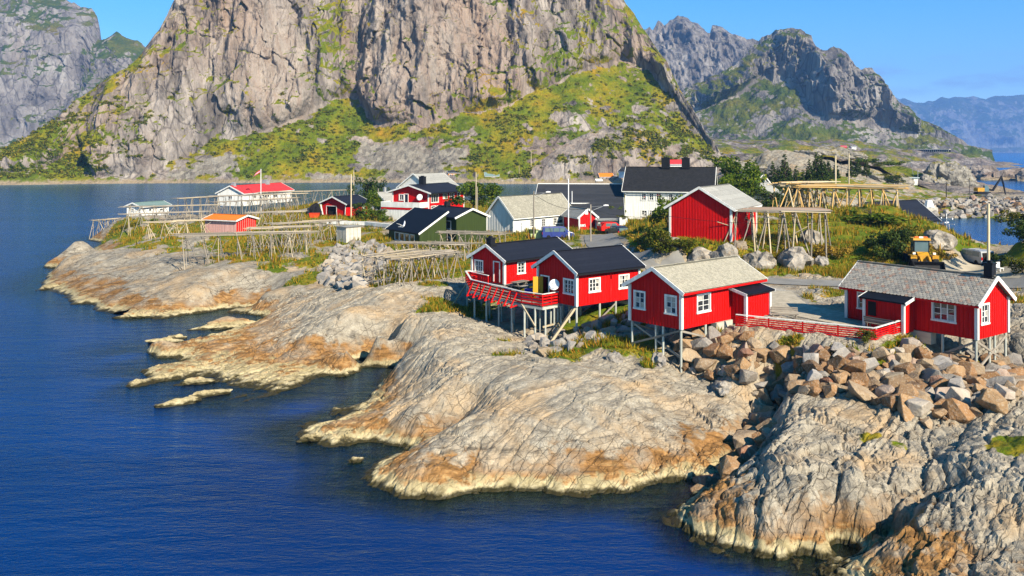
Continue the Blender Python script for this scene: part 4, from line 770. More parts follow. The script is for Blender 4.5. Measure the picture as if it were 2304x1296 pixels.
# ---- the four near cabins
hC = House('stilt_cabin', 'red stilt cabin with mossy shingle roof standing between the slate-roofed and deck cabins', 1533, 742, 5.6, 41.6, 1709, 1418, 662, 602, 'a', roof='slate_grey', batten=.30, cat='cabin',
    holes=[('B', 1429, 657, 1450, 693), ('B', 1499, 667, 1521, 705), ('A', 1569, 663, 1596, 700)])
hC.windows((0, 1, 2), 2, 3, curtain='curtain'); 
u0, _ = hC.hit('A', 1655, 690); hC.porch('A', u0-.55, min(hC.La-.35, u0+2.55), 1.25, 2.25, 1.95, z0=-.25)
stilts(hC, [(.1, .1), (.1, hC.Lb-.1), (.1, hC.Lb*.36), (.1, hC.Lb*.5), (2.9, .1), (2.9, hC.Lb-.2), (2.9, 2.3)])
zg = lambda h, x, y: zat(*h.wor(x, y).xy)-h.N.z
brace(hC, (.05, .1, -.1), (.05, hC.Lb-.1, zg(hC, .1, hC.Lb-.1)+.2)); brace(hC, (.2, hC.Lb-.1, -.2), (.2, .3, zg(hC, .2, .2)+.9)); brace(hC, (.2, .1, -.15), (2.9, .1, zg(hC, 2.9, .1)+.4)); brace(hC, (.2, hC.Lb-.2, -.3), (2.9, hC.Lb-.2, zg(hC, 2.9, hC.Lb-.2)+.3))
box('footing', (5.0, .1, -.42), (2.2, .5, .8), MAT['concrete'], hC.e)
def shingles(h, side, rows, w, mat, cnt_part=0, tw=.3, tl=.4, name='shingle', hexa=False):
    """roof pieces laid in courses on one slope; the nearest ones single objects, the rest joined"""
    hw = h.Wd/2; te = -h.oe/hw; sl = math.hypot(hw, h.rise)*(1-te); n = int((h.L+2*h.og)/w); base = MB()
    if hexa: out = [(-.5, .0), (-.28, -.32), (.28, -.32), (.5, .0), (.5, 1), (-.5, 1)]
    else: out = [(-.5, 0), (.5, 0), (.5, 1), (-.5, 1)]
    k = len(out); me_v = [(x*tw*.96, y*tl, .012) for x, y in out]+[(x*tw*.96, y*tl, -.006) for x, y in out]
    me_f = [tuple(range(k))]+[((i+1) % k, i, k+i, k+(i+1) % k) for i in range(k)]
    p0 = Vector(h.slope(side, 0, 0, 0)); ux = (Vector(h.slope(side, 1, 0, 0))-p0).normalized(); uy = (Vector(h.slope(side, 0, 1, 0))-p0).normalized(); un = ux.cross(uy)
    if un.z < 0: un = -un
    sh = bpy.data.meshes.new(name); sh.from_pydata(me_v, [], me_f); sh.update(); sh.materials.append(mat); items = []
    for r in range(rows):
        for c in range(n+1):
            u = -h.og+(c+(.5 if r % 2 else 0))*w; t = te+(1-te)*(r+.02)/rows
            if u > h.L+h.og-.02 or u < -h.og+.03: continue
            jit = rnd.uniform(-.012, .012); ti = .075+rnd.uniform(-.02, .03); o = Vector(h.slope(side, u+jit, t, h.rt+.05+rnd.uniform(0, .01)))
            ax = (ux*math.cos(jit*4)+uy*math.sin(jit*4)); ay = un.cross(ax)
            if ay.dot(uy) < 0: ay = -ay
            ay = (ay-un*ti).normalized(); nn = ax.cross(ay)
            if nn.z < 0: nn = -nn
            M = Matrix((ax, ay, nn)).transposed().to_4x4(); M.translation = o; items.append((-(h.wor(*o[:2]).y), M))
    items.sort(key=lambda q: -q[0])
    for i, (d, M) in enumerate(items):
        if i < cnt_part:
            o = link(name, sh, h.roof); o.matrix_basis = M
        else: base.add([M@Vector(v) for v in me_v], me_f)
    if base.v:
        o = mk(name+'_rest' if cnt_part else name+'s', base.v, base.f, mat, h.roof); tag(o, kind='stuff')
shingles(hC, 0, 21, .20, MAT['shingle'], 0, .2, .3, 'shingle'); shingles(hC, 1, 21, .20, MAT['shingle'], 0, .2, .3, 'shingle')

hR = House('slate_cabin', 'red stilt cabin with grey slate roof at the right, above the rubble bank', 2198, 765, 5.5, 36.0, 2267, 1905, 690, 622, 'b', roof='slate_grey', batten=.30, cat='cabin',
    holes=[('B', 2100, 680, 2148, 721), ('B', 1932, 661, 1962, 694), ('A', 2208, 686, 2223, 727)])
hR.window(0, 3, 3, curtain='curtain'); hR.window(1, 3, 3); hR.window(2, 2, 3, curtain='curtain')
v0, _ = hR.hit('B', 2058, 720); hR.porch('B', v0+.05, v0+3.0, 1.35, 2.3, 1.95, z0=-.15)
pe, _ = hR.hit('B', 1990, 700); pw = MB().box((0, 0, 0), (.02, .62, 1.0)).build('porch_window', MAT['interior_dark'], hR.e); pw.location = hR.fr('B', v0+2.4, 1.25, 1.37)
hR.chimney(2227, 603, .55, .85)
stilts(hR, [(.1, .1), (hR.La-.1, .1), (hR.La*.45, .1), (hR.La*.62, .1), (.1, 2.35), (hR.La-.2, 2.2), (hR.La*.5, 2.2)])
brace(hR, (.1, .05, -.15), (hR.La-.2, .05, zg(hR, hR.La-.1, .1)+.3)); brace(hR, (hR.La-.1, .05, -.2), (.2, .05, zg(hR, .1, .1)+.8)); brace(hR, (.1, .2, -.2), (.1, 2.3, zg(hR, .1, 2.3)+.3))
box('footing', (.3, 4.2, -.45), (.7, 2.2, .8), MAT['concrete'], hR.e)
shingles(hR, 0, 15, .275, MAT['slate'], 300, .275, .34, 'slate', True); shingles(hR, 1, 15, .275, MAT['slate'], 0, .275, .34, 'slate', True)

hB = House('deck_cabin', 'red black-roofed cabin with satellite dish and open ochre door on the deck', 1297, 690, 5.6, 37.5, 1437, 1211, 618, 565, 'a', batten=.30, cat='cabin',
    holes=[('B', 1219, 622, 1235, 664), ('B', 1270, 630, 1291, 660), ('A', 1326, 628, 1348, 655), ('A', 1393, 620, 1413, 647)])
hB.door(0, 'ochre_paint', True); hB.window(1, 3, 3); hB.windows((2, 3), 3, 3, curtain='curtain')
box('light_fitting', hB.fr('A', *hB.hit('A', 1375, 622), .1), (.15, .12, .25), MAT['red_paint'], hB.e)
stilts(hB, [(.1, .1), (2.6, .1), (4.4, .1), (.1, hB.Lb-.2), (.1, hB.Lb*.5), (2.6, 2.4), (2.6, hB.Lb-.2)])
g = zg(hB, -1.6, -.6); brace(hB, (.1, .15, -.05), (-2.6, .3, zg(hB, -2.6, .3)), .1, 'pale_wood'); brace(hB, (.1, .4, -.1), (-2.1, .7, zg(hB, -2.1, .7)), .08, 'pale_wood'); brace(hB, (4.4, .1, -.2), (2.7, .1, zg(hB, 2.6, .1)), .07); 

hA = House('rear_deck_cabin', 'smaller red black-roofed cabin at the far end of the deck beside the fish racks', 1135, 640, 5.6, 46.0, 1284, 1063, 590, 550, 'a', batten=.30, cat='cabin',
    holes=[('B', 1070, 587, 1086, 610), ('B', 1112, 590, 1124, 634), ('A', 1165, 591, 1180, 614)])
hA.window(0, 3, 2); hA.door(1, 'red_paint'); hA.window(2, 2, 3, curtain='curtain'); hA.chimney(1104, 537, .6, .55)
stilts(hA, [(.1, .1), (.1, hA.Lb-.2), (3, .1), (.1, 2.2)])

# ---- deck with railings
def rail_fence(name, label, pts, cat='fence', hgt=.95, slats=4, post=1.5, mat='red_paint', cap='white_paint', base=0.0, braces=0, group=None, parent=None, sw=.13):
    e = empty(name, pts[0]); tag(e, label, cat, group); o = Vector(pts[0])
    for p, q in zip(pts, pts[1:]):
        p = Vector(p)-o; q = Vector(q)-o; L = (q-p).length; n = max(1, round(L/post)); d = (q-p).normalized(); nr = Vector((d.y, -d.x, 0))
        if base: 
            beam('base_wall', p+Vector((0, 0, -base/2+.02))-d*.1, q+Vector((0, 0, -base/2+.02))+d*.1, .3, base+.04, MAT['concrete'], e)
        for i in range(n+1): c = p+(q-p)*i/n; beam('post', c, c+Vector((0, 0, hgt-.03)), .09, .09, MAT[mat], e)
        for k in range(slats):
            z = .14+(hgt-.3)*k/(slats-1) if slats > 1 else hgt/2
            for i in range(n): 
                a = p+(q-p)*i/n; b = p+(q-p)*(i+1)/n; v = Vector((0, 0, z))+nr*.06; beam('slat', a+v, b+v, .03, sw, MAT[mat], e)
        beam('top_rail', p+Vector((0, 0, hgt)), q+Vector((0, 0, hgt)), .16, .05, MAT[cap], e)
        if braces:
            for i in range(braces):
                c = p+(q-p)*(i+.5)/braces; v = nr*.75; beam('brace', c+nr*.1+Vector((0, 0, hgt*.85)), c+v+Vector((0, 0, -.35)), .08, .1, MAT[mat], e); beam('bracket', c+v*1.05+Vector((0, 0, -.33)), c+Vector((0, 0, -.18)), .09, .08, MAT[mat], e)
    return e
DZ = 5.48
dk = [W(1048, 634, DZ), W(1060, 655, DZ), W(1173, 684, DZ), W(1221, 691, DZ), W(1260, 684, DZ)]
inner = [hB.wor(-.06, hB.Lb*.45), hB.wor(-.06, hB.Lb+.2), hA.wor(-.06, -.2), hA.wor(-.06, hA.Lb+.1)]
dke = empty('timber_deck', dk[2]); tag(dke, 'weathered timber deck on thin posts in front of the two black-roofed cabins', 'deck')
def build_deck():
    poly = [p.xy for p in dk]+[p.xy for p in inner]; o = dk[2]
    # planks across the deck, clipped to its outline
    d = Vector((dk[2].x-dk[1].x, dk[2].y-dk[1].y)).normalized(); n = Vector((-d.y, d.x)); us = [(p-o.xy).dot(d) for p in poly]; k = 0
    u = min(us)+.02
    def cut(u):
        vs = []
        for p, q in zip(poly, poly[1:]+poly[:1]):
            a, b = (p-o.xy).dot(d)-u, (q-o.xy).dot(d)-u
            if a*b < 0: t = a/(a-b); vs.append(((p+(q-p)*t)-o.xy).dot(n))
        return (min(vs), max(vs)) if len(vs) >= 2 else None
    while u < max(us):
        c = cut(u)
        if c and c[1]-c[0] > .1:
            a = d*u+n*c[0]; b = d*u+n*c[1]; beam('plank', (a.x, a.y, 0), (b.x, b.y, 0), .17, .05, MAT['grey_wood'], dke)
        u += .19
    for p, q in zip(dk, dk[1:]): beam('edge_joist', p-o+Vector((0, 0, -.13)), q-o+Vector((0, 0, -.13)), .1, .2, MAT['grey_post'], dke)
    for i, (p, q, n) in enumerate(((dk[1], dk[2], 4), (dk[2], dk[3], 2), (dk[3], dk[4], 2), (dk[0], dk[1], 1))):
        for k in range(n):
            c = p+(q-p)*((k+.3)/n); z = zat(c.x, c.y); rod('post', (c.x-o.x, c.y-o.y, z-.2-o.z), (c.x-o.x, c.y-o.y, -.15), .085, MAT['grey_post'], dke, 'cyl', 8)
            c2 = c+Vector((1.3, 1.0, 0)); z = zat(c2.x, c2.y); rod('post', (c2.x-o.x, c2.y-o.y, z-.2-o.z), (c2.x-o.x, c2.y-o.y, -.12), .08, MAT['grey_post'], dke, 'cyl', 8)
    for p, q, dx in ((dk[3]+Vector((0, 0, -1.6)), dk[4]+Vector((0, 0, -1.5)), 0), (dk[2], dk[3]+Vector((-.6, -.4, -1.5)), 0)): beam('brace', p-o, q-o, .09, .14, MAT['pale_wood'], dke)
    c = dk[0]+Vector((-1.2, -1.6, 0)); beam('brace', dk[0]-o+Vector((0, 0, -.3)), Vector((c.x, c.y, zat(c.x, c.y)))-o, .1, .14, MAT['pale_wood'], dke)
build_deck()
up = Vector((0, 0, .03))
rail_fence('deck_railing', 'red railing with slanting outer braces along the long side of the deck', [dk[1]+up, dk[2]+up], 'railing', 1.0, 4, 1.6, braces=8)
rail_fence('deck_railing', 'short red railing round the deck corner below the satellite dish', [dk[2]+up, dk[3]+up, dk[4]+up], 'railing', 1.0, 4, 1.2)
rail_fence('deck_railing', 'red railing round the far end of the deck by the small cabin', [dk[1]+up, dk[0]+up, hA.wor(-.1, hA.Lb*.86, -.1)], 'railing', 1.0, 4, 1.5)
rail_fence('deck_railing', 'inner red railing with white cap in front of the small cabin door', [dk[0]+Vector((.4, 0, .03)), hA.wor(-1.2, .9, -.1)], 'railing', .95, 3, 1.5)
rail_fence('yard_fence', 'red slatted fence with white cap on a concrete kerb above the boulders', [W(1656, 735, 5.35), W(1968, 768, 5.35), W(2033, 747, 5.35)], 'fence', .88, 5, 2.2, base=.55, sw=.085)
rail_fence('yard_fence', 'short red fence with white cap between the deck cabin and the shingle-roofed cabin', [W(1384, 672, 5.3), W(1424, 680, 5.3)], 'fence', .85, 5, 1.5, base=.25)
def dish(parent, loc, r, aim, name='satellite_dish', label=None):
    e = empty(name, loc); tag(e, label, 'satellite dish'); 
    mb = MB().lathe([(.001, -.02), (r*.5, r*.06), (r, r*.22), (r*.98, r*.26), (r*.5, r*.10), (.001, .02)], 16); o = mb.build('reflector', MAT['white_metal'], e, True); o.rotation_mode = 'QUATERNION'; o.rotation_quaternion = Vector(aim).to_track_quat('Z', 'Y')
    a = Vector(aim).normalized(); rod('feed_arm', Vector((0, 0, -r*.95))+a*.15, a*r*.9, .02, MAT['grey_metal'], e, 'cyl', 6); box('receiver', a*r*.9, (.1, .1, .1), MAT['grey_metal'], e); rod('mast', (0, 0, -r*1.0), (0, 0, 0), .03, MAT['grey_metal'], e, 'cyl', 6); return e
u, z = hB.hit('B', 1257, 640); p = hB.wor(-.45, u, z); dish(None, p, .46, (-.35, -.85, .35), label='round white satellite dish on the gable of the deck cabin')
def picnic(name, label, c, rz, L=1.8, mat='grey_wood'):
    e = empty(name, c, rz); tag(e, label, 'table')
    for i in range(4): box('plank', (0, -.3+i*.2, .72), (L, .17, .05), MAT[mat], e)
    for s in (-1, 1):
        for k in (-.13, .13): box('seat_plank', (0, s*.75+k*.9, .44), (L, .2, .05), MAT[mat], e)
        for t in (-1, 1): beam('leg', (t*L*.35, s*.2, .7), (t*L*.35, s*.6, 0), .06, .1, MAT[mat], e)
        box('crossbar', (s*L*.35, 0, .42), (.06, 1.6, .1), MAT[mat], e)
    return e
picnic('picnic_table', 'weathered wooden picnic table on the deck outside the small cabin', hA.wor(-.9+.2, -2.6, -.1), .9)
picnic('picnic_table', 'second grey picnic table on the deck near the blue crate', hA.wor(1.4-2.2, -4.6, -.1), .9)
def bench(label, c, rz, L=1.7):
    e = empty('bench', c, rz); tag(e, label, 'bench')
    for i in range(3): box('seat_slat', (0, -.18+i*.15, .44), (L, .13, .04), MAT['grey_wood'], e)
    for i in range(3): box('back_slat', (0, .27+i*.03, .58+i*.14), (L, .035, .11), MAT['grey_wood'], e)
    for s in (-1, 1):
        for y in (-.18, .2): box('leg', (s*L*.42, y, .22), (.07, .07, .43), MAT['grey_wood'], e)
    return e
bench('grey wooden bench by the fence corner before the slate-roofed cabin', hR.wor(-1.9, 5.6, -.1), hR.th+math.pi/2, 2.4); c = W(1765, 720, 5.42); bench('low grey bench standing alone on the gravel yard', c, -.15, 2.0)
c = W(1189, 655, DZ+.25); box('crate', c, (.7, .5, .4), plain('blue_plastic', (.01, .06, .50), .4)); tag(bpy.context.scene.objects[-1] if False else COL.objects[-1], 'bright blue plastic crate on the deck behind the railing', 'crate')

# ---- barn and village
hT = House('red_barn', 'large windowless red barn with grey roof on stilts on the grassy hill', 1645, 545, 7.95, 58.8, None, 1508, 474, 421, 'a', La=9.6, roof='plain_grey_roof', batten=.32, cat='barn', oe=.5, og=.4)
stilts(hT, [(.1, hT.Lb*k) for k in (.02, .2, .38, .55, .72, .98)], .1); 
hW = House('white_house', 'big white house with black tiled roof and two black chimneys', 1600, 497, 6.2, 74, None, 1408, 433, 376, 'b', La=8.5, wall='white_paint', roof='black_tile', oe=.5, og=.6,
    holes=[('B', 1444, 435, 1453, 450), ('B', 1461, 435, 1470, 450), ('B', 1477, 435, 1487, 450), ('B', 1444, 474, 1455, 486), ('B', 1461, 474, 1471, 486), ('B', 1505, 437, 1513, 450), ('B', 1528, 437, 1538, 450)])
hW.windows((0, 2), 2, 3, curtain='curtain_red'); hW.windows((1, 3, 4, 5, 6), 2, 3, curtain='curtain'); hW.chimney(1498, 358, 1.35, 1.5); hW.chimney(1543, 358, 1.3, 1.5)
hL = House('white_warehouse', 'long low white boarded building with mossy grey roof', 1155, 524, 5.4, 48, 1289, 1095, 493, 442, 'a', wall='white_paint', roof='slate_grey', batten=.55, og=.35, oe=.3, cat='warehouse',
    holes=[('A', 1193, 494, 1200, 510), ('A', 1219, 493, 1226.5, 509), ('A', 1245, 491, 1252.5, 507)]); hL.windows((0, 1, 2), 2, 3, cw=.07)
hG = House('green_house', 'dark green house with black roof and white windows behind the fish racks', 1027, 550, 5.0, 35.3, 1094, 958, 492, 469, 'b', wall='green_paint', roof='black_roof', corner=False,
    holes=[('B', 970, 497, 981, 513), ('B', 1003, 498, 1014, 514), ('B', 967, 531, 979, 542), ('B', 1002, 534, 1013, 546)]); hG.windows((0, 1, 2, 3), 1, 1, cw=.14, curtain=None)
def wing():
    N = W(944, 553, 5.0); e = empty('wing', hG.loc(N)); e.parent = hG.e; La, h0, h1 = 4.2, CH-(524-HZ)*N.y/F-5.0, 4.3; k = (875-1152)/F; Lb = (k*N.y-N.x)/(hG.b.x-k*hG.b.y); m = MAT['green_paint']
    mk('wing_wall', [(0, 0, 0), (La, 0, 0), (La, Lb, 0), (0, Lb, 0), (0, 0, h0), (La, 0, h1), (La, Lb, h1), (0, Lb, h0)], [(0, 1, 5, 4), (3, 0, 4, 7), (2, 3, 7, 6), (1, 2, 6, 5)], m, e)
    o = .35; sl = (h1-h0)/La; v = [(x, y, h0+sl*x+d) for d in (.03, .17) for x, y in ((-o, -o), (La+.2, -o), (La+.2, Lb+o), (-o, Lb+o))]; mk('wing_roof', v, [(0, 3, 2, 1), (4, 5, 6, 7), (0, 1, 5, 4), (1, 2, 6, 5), (2, 3, 7, 6), (3, 0, 4, 7)], MAT['black_roof'], e)
    for y in (-o-.03, Lb+o+.03): beam('bargeboard', (-o, y, h0-sl*o+.06), (La+.2, y, h1+sl*.2+.06), .06, .24, MAT['white_paint'], e)
    zc = h0-.95
    for i in range(4):
        y = Lb*(.22+.165*i); w = Lb*.15; f = MB(); f.box((-.03, y, zc+.55), (.09, w, .1)); f.box((-.03, y, zc-.55), (.09, w, .1)); f.box((-.03, y-w/2+.05, zc), (.09, .1, 1.1)); f.box((-.03, y+w/2-.05, zc), (.09, .1, 1.1)); f.build('window', MAT['white_paint'], e); box('pane', (-.012, y, zc), (.02, w-.16, 1.0), MAT['glass_dark'], e)
wing()
hG.chimney(965+75, 455, .7, .5, u=6.5)
hH = House('red_house', 'two-storey red house with black roof above a white garage storey', 964, 497, 5.0, 62, 1043, 884, 436, 416, 'a', La=None, roof='black_roof', oe=.9, og=.7,
    holes=[('B', 899, 438, 908, 450), ('B', 910, 437, 918, 456), ('A', 970, 437, 986, 455), ('A', 997, 435, 1006, 446), ('A', 1012, 434, 1021, 445), ('A', 1029, 433, 1034, 444), ('A', 970, 464, 980, 474), ('A', 984, 463, 996, 473)]); hH.window(0, 2, 1, cw=.12); hH.window(1, 1, 1); hH.window(2, 3, 1, curtain='curtain'); hH.windows((3, 4), 2, 1, curtain='curtain'); hH.windows((5, 6, 7), 1, 1)
hH.chimney(965, 398, 1.0, 1.4, u=4.0)
v0, zz = hH.hit('B', 961, 470); bw = hH.Lb; garage = MB(); garage.box((-1.4, bw*.54, 1.05), (2.8, bw*1.06, 2.1)); garage.build('garage_storey', MAT['white_paint'], hH.e); box('band', (-1.42, bw*.54, 2.3), (2.9, bw*1.07, .38), MAT['red_paint'], hH.e)
for c, d in (((-2.85, bw*.54, 3.0), (.1, bw*1.08, 1.0)), ((-1.4, bw*1.08, 3.0), (2.9, .1, 1.0)), ((-1.4, 0.02, 3.0), (2.8, .1, 1.0))): box('balcony_panel', c, d, MAT['white_paint'], hH.e)
box('downpipe', (-.1, -.1, 1.5), (.12, .12, 3), MAT['white_metal'], hH.e)
u, z = hH.hit('B', 948, 444); dish(None, hH.wor(-.5, u, z), .6, (-.3, -.9, .3), label='satellite dish on the red house above its white balcony')
hY = House('red_garage', 'small red garage with open doorway and black roof near the leafy shrubs', 779, 486, 5.0, 60, 828, 725, 461, 442, 'a', roof='black_roof', oe=.6, og=.6, corner=False, cat='garage', holes=[('B', 735, 464, 757, 484), ('A', 794, 460, 801, 466), ('A', 815, 461, 821, 481)]); hY.door(0, 'white_paint', True, False); hY.windows((1,), 1, 1, cw=.14); hY.door(2, 'white_paint')
for y, dy in ((0, .55), (hY.Lb, -.55)): beam('splayed_board', (-.35, y-dy*.3, hY.h+.05), (-.1, y+dy*.5, .05), .1, .24, MAT['white_paint'], hY.e)
hX = House('white_hall', 'white house with bright red roof behind the long fish racks', 546, 464, 5.0, 72, 656, 491, 437, 418, 'a', wall='white_paint', roof='red_roof', oe=.5, og=.35, holes=[('A', 596, 438, 606, 444), ('A', 617, 438, 624, 444), ('A', 570, 439, 576, 446), ('B', 515, 441, 522, 448)]); hX.windows((0, 1, 2, 3), 2, 1, cw=.1)
hX.chimney(598, 405, 1.3, .8, 'grey_metal'); hX.chimney(549, 414, .8, .6, 'grey_metal', u=1.2)
hV = House('white_cabin', 'small white cabin with weathered green roof out on the headland', 317, 488, 4.5, 68, 378, 287, 467, 456, 'a', wall='white_paint', roof='teal_roof', oe=.5, og=.5, cat='cabin', holes=[('A', 335, 470, 341, 475), ('A', 359, 470, 367, 474), ('B', 297, 470, 301, 474)]); hV.windows((0, 1, 2), 1, 1, cw=.08)
hS = House('orange_roof_shed', 'faded pink and red shed with orange roof among the racks', 532, 531, 4.4, 66, None, 461, 498, 484, 'b', La=4.6, wall='pink_paint', wall2='bright_red', roof='orange_roof', oe=.35, og=.3, cat='shed', batten=.45, corner=False)
hK = House('grey_box_shed', 'windowless pale grey box shed above the loose grey rubble', 779, 553, 4.4, 48, 812, 757, 513, None, 'a', wall='grey_wood', roof='plain_grey_roof', flat=True, oe=.12, og=.12, corner=False, batten=.6, cat='shed', wall2=None)
for ch in hK.e.children: 
    if ch.name.startswith('wall'): ch.data.materials[0] = plain('pale_board', (.52, .49, .43), .85, .25, 2)
hD = House('dark_warehouse', 'wide warehouse under a streaked dark roof behind the white boarded building', 1402, 520, 5.0, 84, None, 1198, None, None, 'b', La=32, h=1.5, rise=5.3, wall='white_paint', roof='dark_sheet', oe=.6, og=.3, corner=False, cat='warehouse')
beam('ridge_cap', (16.0, -.3, 6.98), (16.0, hD.L+.3, 6.98), .5, .12, MAT['white_metal'], hD.roof)
hQ = House('red_shed', 'little red gabled shed with white lettering beside the street lamp', 1303, 520, 5.5, 20, 1341, None, 492, 469, 'b', Lb=6, roof='plain_grey_roof', oe=.3, og=.25, cat='shed', batten=.3)
u, z = hQ.hit('A', 1319.5, 477); box('hatch', hQ.fr('A', u, z, .04), (.5, .08, .75), MAT['white_paint'], hQ.e)
def lettering(h, f, s, px0, px1, py0, py1, mat):
    """white block letters painted on the boards"""
    strokes = {'T': [(0, 1, 1, 1), (.5, 0, .5, 1)], 'H': [(0, 0, 0, 1), (1, 0, 1, 1), (0, .5, 1, .5)], 'N': [(0, 0, 0, 1), (1, 0, 1, 1), (0, 1, 1, 0)], 'K': [(0, 0, 0, 1), (0, .5, 1, 1), (.3, .6, 1, 0)], 'S': [(1, 1, 0, 1), (0, 1, 0, .5), (0, .5, 1, .5), (1, .5, 1, 0), (1, 0, 0, 0)], 'Y': [(0, 1, .5, .5), (1, 1, .5, .5), (.5, .5, .5, 0)], 'U': [(0, 1, 0, 0), (0, 0, 1, 0), (1, 0, 1, 1)]}
    u0, z1 = h.hit(f, px0, py0); u1, z0 = h.hit(f, px1, py1); n = len(s); w = (u1-u0)/n
    for i, ch in enumerate(s):
        mb = MB()
        for a, b, c, d in strokes[ch]:
            p = Vector(h.fr(f, u0+w*(i+.1+a*.7), z0+(z1-z0)*b, .05)); q = Vector(h.fr(f, u0+w*(i+.1+c*.7), z0+(z1-z0)*d, .05)); mb.tube([p, q], .05, 4)
        mb.build('letter', mat, h.e)
lettering(hQ, 'A', 'YUNKS', 1304, 1317.5, 505, 509.5, MAT['white_paint'])
House('white_annex', 'small white flat-roofed annex behind the little red shed', 1326, 500, 5.3, 12, None, None, None, None, 'a', La=2.6, Lb=3, h=3.4, wall='white_paint', roof='white_paint', flat=True, N=D(1288, 504, 150), cat='shed', corner=False)
House('white_low_shed', 'low white shed with flat grey roof under the dark warehouse roof', 1346, 521, 5.4, 10, None, None, None, None, 'a', La=3.3, Lb=3, h=1.7, wall='white_paint', roof='plain_grey_roof', flat=True, N=W(1346, 522, 5.4), cat='shed', corner=False)
h = House('pale_house', 'pale grey-white gabled house behind the two-storey red house', 925, 470, 5.0, 58, None, None, None, None, 'a', La=10, Lb=8, h=5.2, rise=2.7, N=Vector((-17.5, 187, 5.0)), wall='white_paint', roof='plain_grey_roof', oe=.5)
h = House('white_cottage', 'small white cottage with grey roof and metal chimney behind the shrubs', 862, 480, 5.0, 50, None, None, None, None, 'a', La=7, Lb=5.2, h=2.4, rise=1.7, N=D(868, 478, 186), wall='white_paint', roof='plain_grey_roof', holes=[('A', 874, 458, 879, 464)]); h.windows((0,), 1, 1); h.chimney(0, 0, .5, .8, 'grey_metal', u=2.0)
h = House('white_gabled_house', 'white gabled house with grey roof and white chimney below the spruces', 1722, 470, 8.0, 52, None, None, None, None, 'a', La=8, Lb=6, h=2.4, rise=2.1, N=D(1722, 468, 168), wall='white_paint', roof='plain_grey_roof'); h.chimney(0, 0, .9, 1.3, 'white_paint', u=.8)
h = House('white_upper_house', 'white house half hidden by trees with dark roof below the spruce hill', 1716, 440, 8.0, 30, None, None, None, None, 'b', La=3.5, Lb=6, h=3.0, rise=1.6, N=D(1703, 438, 205), wall='white_paint', roof='plain_grey_roof')
h = House('harbour_building', 'white gabled building with dark blue roof below the new racks by the harbour', 1962, 490, 4.0, 32, None, None, None, None, 'a', La=15, Lb=8, h=1.6, rise=3.0, N=Vector((61, 146, 4.5)), wall='white_paint', roof='black_roof', oe=.5)
h = House('boathouse', 'boathouse with shallow dark roof and white edge at the harbour', 2168, 575, 3.5, 8, None, None, None, None, 'b', La=4.5, Lb=5, h=1.7, rise=.75, N=D(2150, 586, 121), wall='brown_wood', roof='black_roof', oe=.4, og=.4, cat='boathouse')
def mesh_z(nm, x, y):
    me = bpy.data.objects[nm].data; v = np.empty(len(me.vertices)*3, np.float32); me.vertices.foreach_get('co', v); v = v.reshape(-1, 3); return float(v[np.argmin((v[:, 0]-x)**2+(v[:, 1]-y)**2), 2])
def far_house(name, label, px, py, d, w, dp, hgt, rise, wall, roof, th=10, ridge='a', wins=True, cat='house'):
    N = D(px, py, d); h = House(name, label, px, py, N.z, th, None, None, None, None, ridge, La=w, Lb=dp, h=hgt, rise=rise, N=N, wall=wall, roof=roof, oe=.4, og=.4, cat=cat, corner=False, holes=[], below=2.0)
    if d > 800: h.e.location.z = mesh_z('far_ground', N.x, N.y)-.3
    if wins:
        for k in range(3):
            box('window', (w*(.2+.3*k), -.03, hgt*.62), (.9, .1, 1.1), MAT['glass_dark'], h.e); box('window_frame', (w*(.2+.3*k), -.01, hgt*.62), (1.3, .08, 1.5), MAT['white_paint'], h.e)
    return h
far_house('orange_house', 'orange house with dark hipped-looking roof across the bay', 1009, 405, 492, 6.2, 5.5, 4.0, 1.2, 'orange_paint', 'dark_sheet', 12)
far_house('shore_house', 'white house with green roof on the far shore below the dark trees', 1092, 409, 492, 7.5, 6, 3.2, 2.0, 'white_paint', 'teal_roof', 8)
far_house('shore_house', 'white house with orange-red roof on the far shore', 1350, 410, 480, 7.2, 5, 3.0, 1.8, 'white_paint', 'orange_roof', 6); far_house('blue_house', 'blue and white house with dark roof next to the orange-roofed one', 1380, 412, 482, 9, 6, 4.2, 1.9, 'blue_paint', 'dark_sheet', 10)
far_house('shore_hut', 'tiny white hut in front of the orange-roofed shore house', 1342, 413, 478, 3.0, 2.5, 1.6, .8, 'white_paint', 'white_paint', 8, wins=False, cat='hut'); far_house('shore_hut', 'tiny dark green hut on the far shore', 1330, 413, 478, 2.6, 2, .9, .5, 'green_paint', 'teal_roof', 8, wins=False, cat='hut')
far_house('hillside_house', 'house with bright red roof glimpsed behind the black chimneys', 1506, 374, 330, 6, 5, .9, 1.4, 'white_paint', 'red_roof', 4, wins=False); far_house('hillside_house', 'white gabled house just left of the big black tiled roof', 1408, 392, 470, 5, 5, 1.6, 1.8, 'white_paint', 'dark_sheet', 40, 'b', wins=False)
far_house('depot', 'long red roadside building far off below the green mountain', 1893, 335, 900, 6, 6, 1.8, 1.0, 'bright_red', 'red_roof', 2, wins=False, cat='building'); far_house('depot', 'white roadside building far off beside the red one', 1916, 335, 900, 5, 6, 2.0, .8, 'white_paint', 'plain_grey_roof', 2, wins=False, cat='building'); far_house('depot', 'lone small white building far off to the left of the red one', 1862, 334, 900, 4, 5, 2.0, .8, 'white_paint', 'plain_grey_roof', 2, wins=False, cat='building')
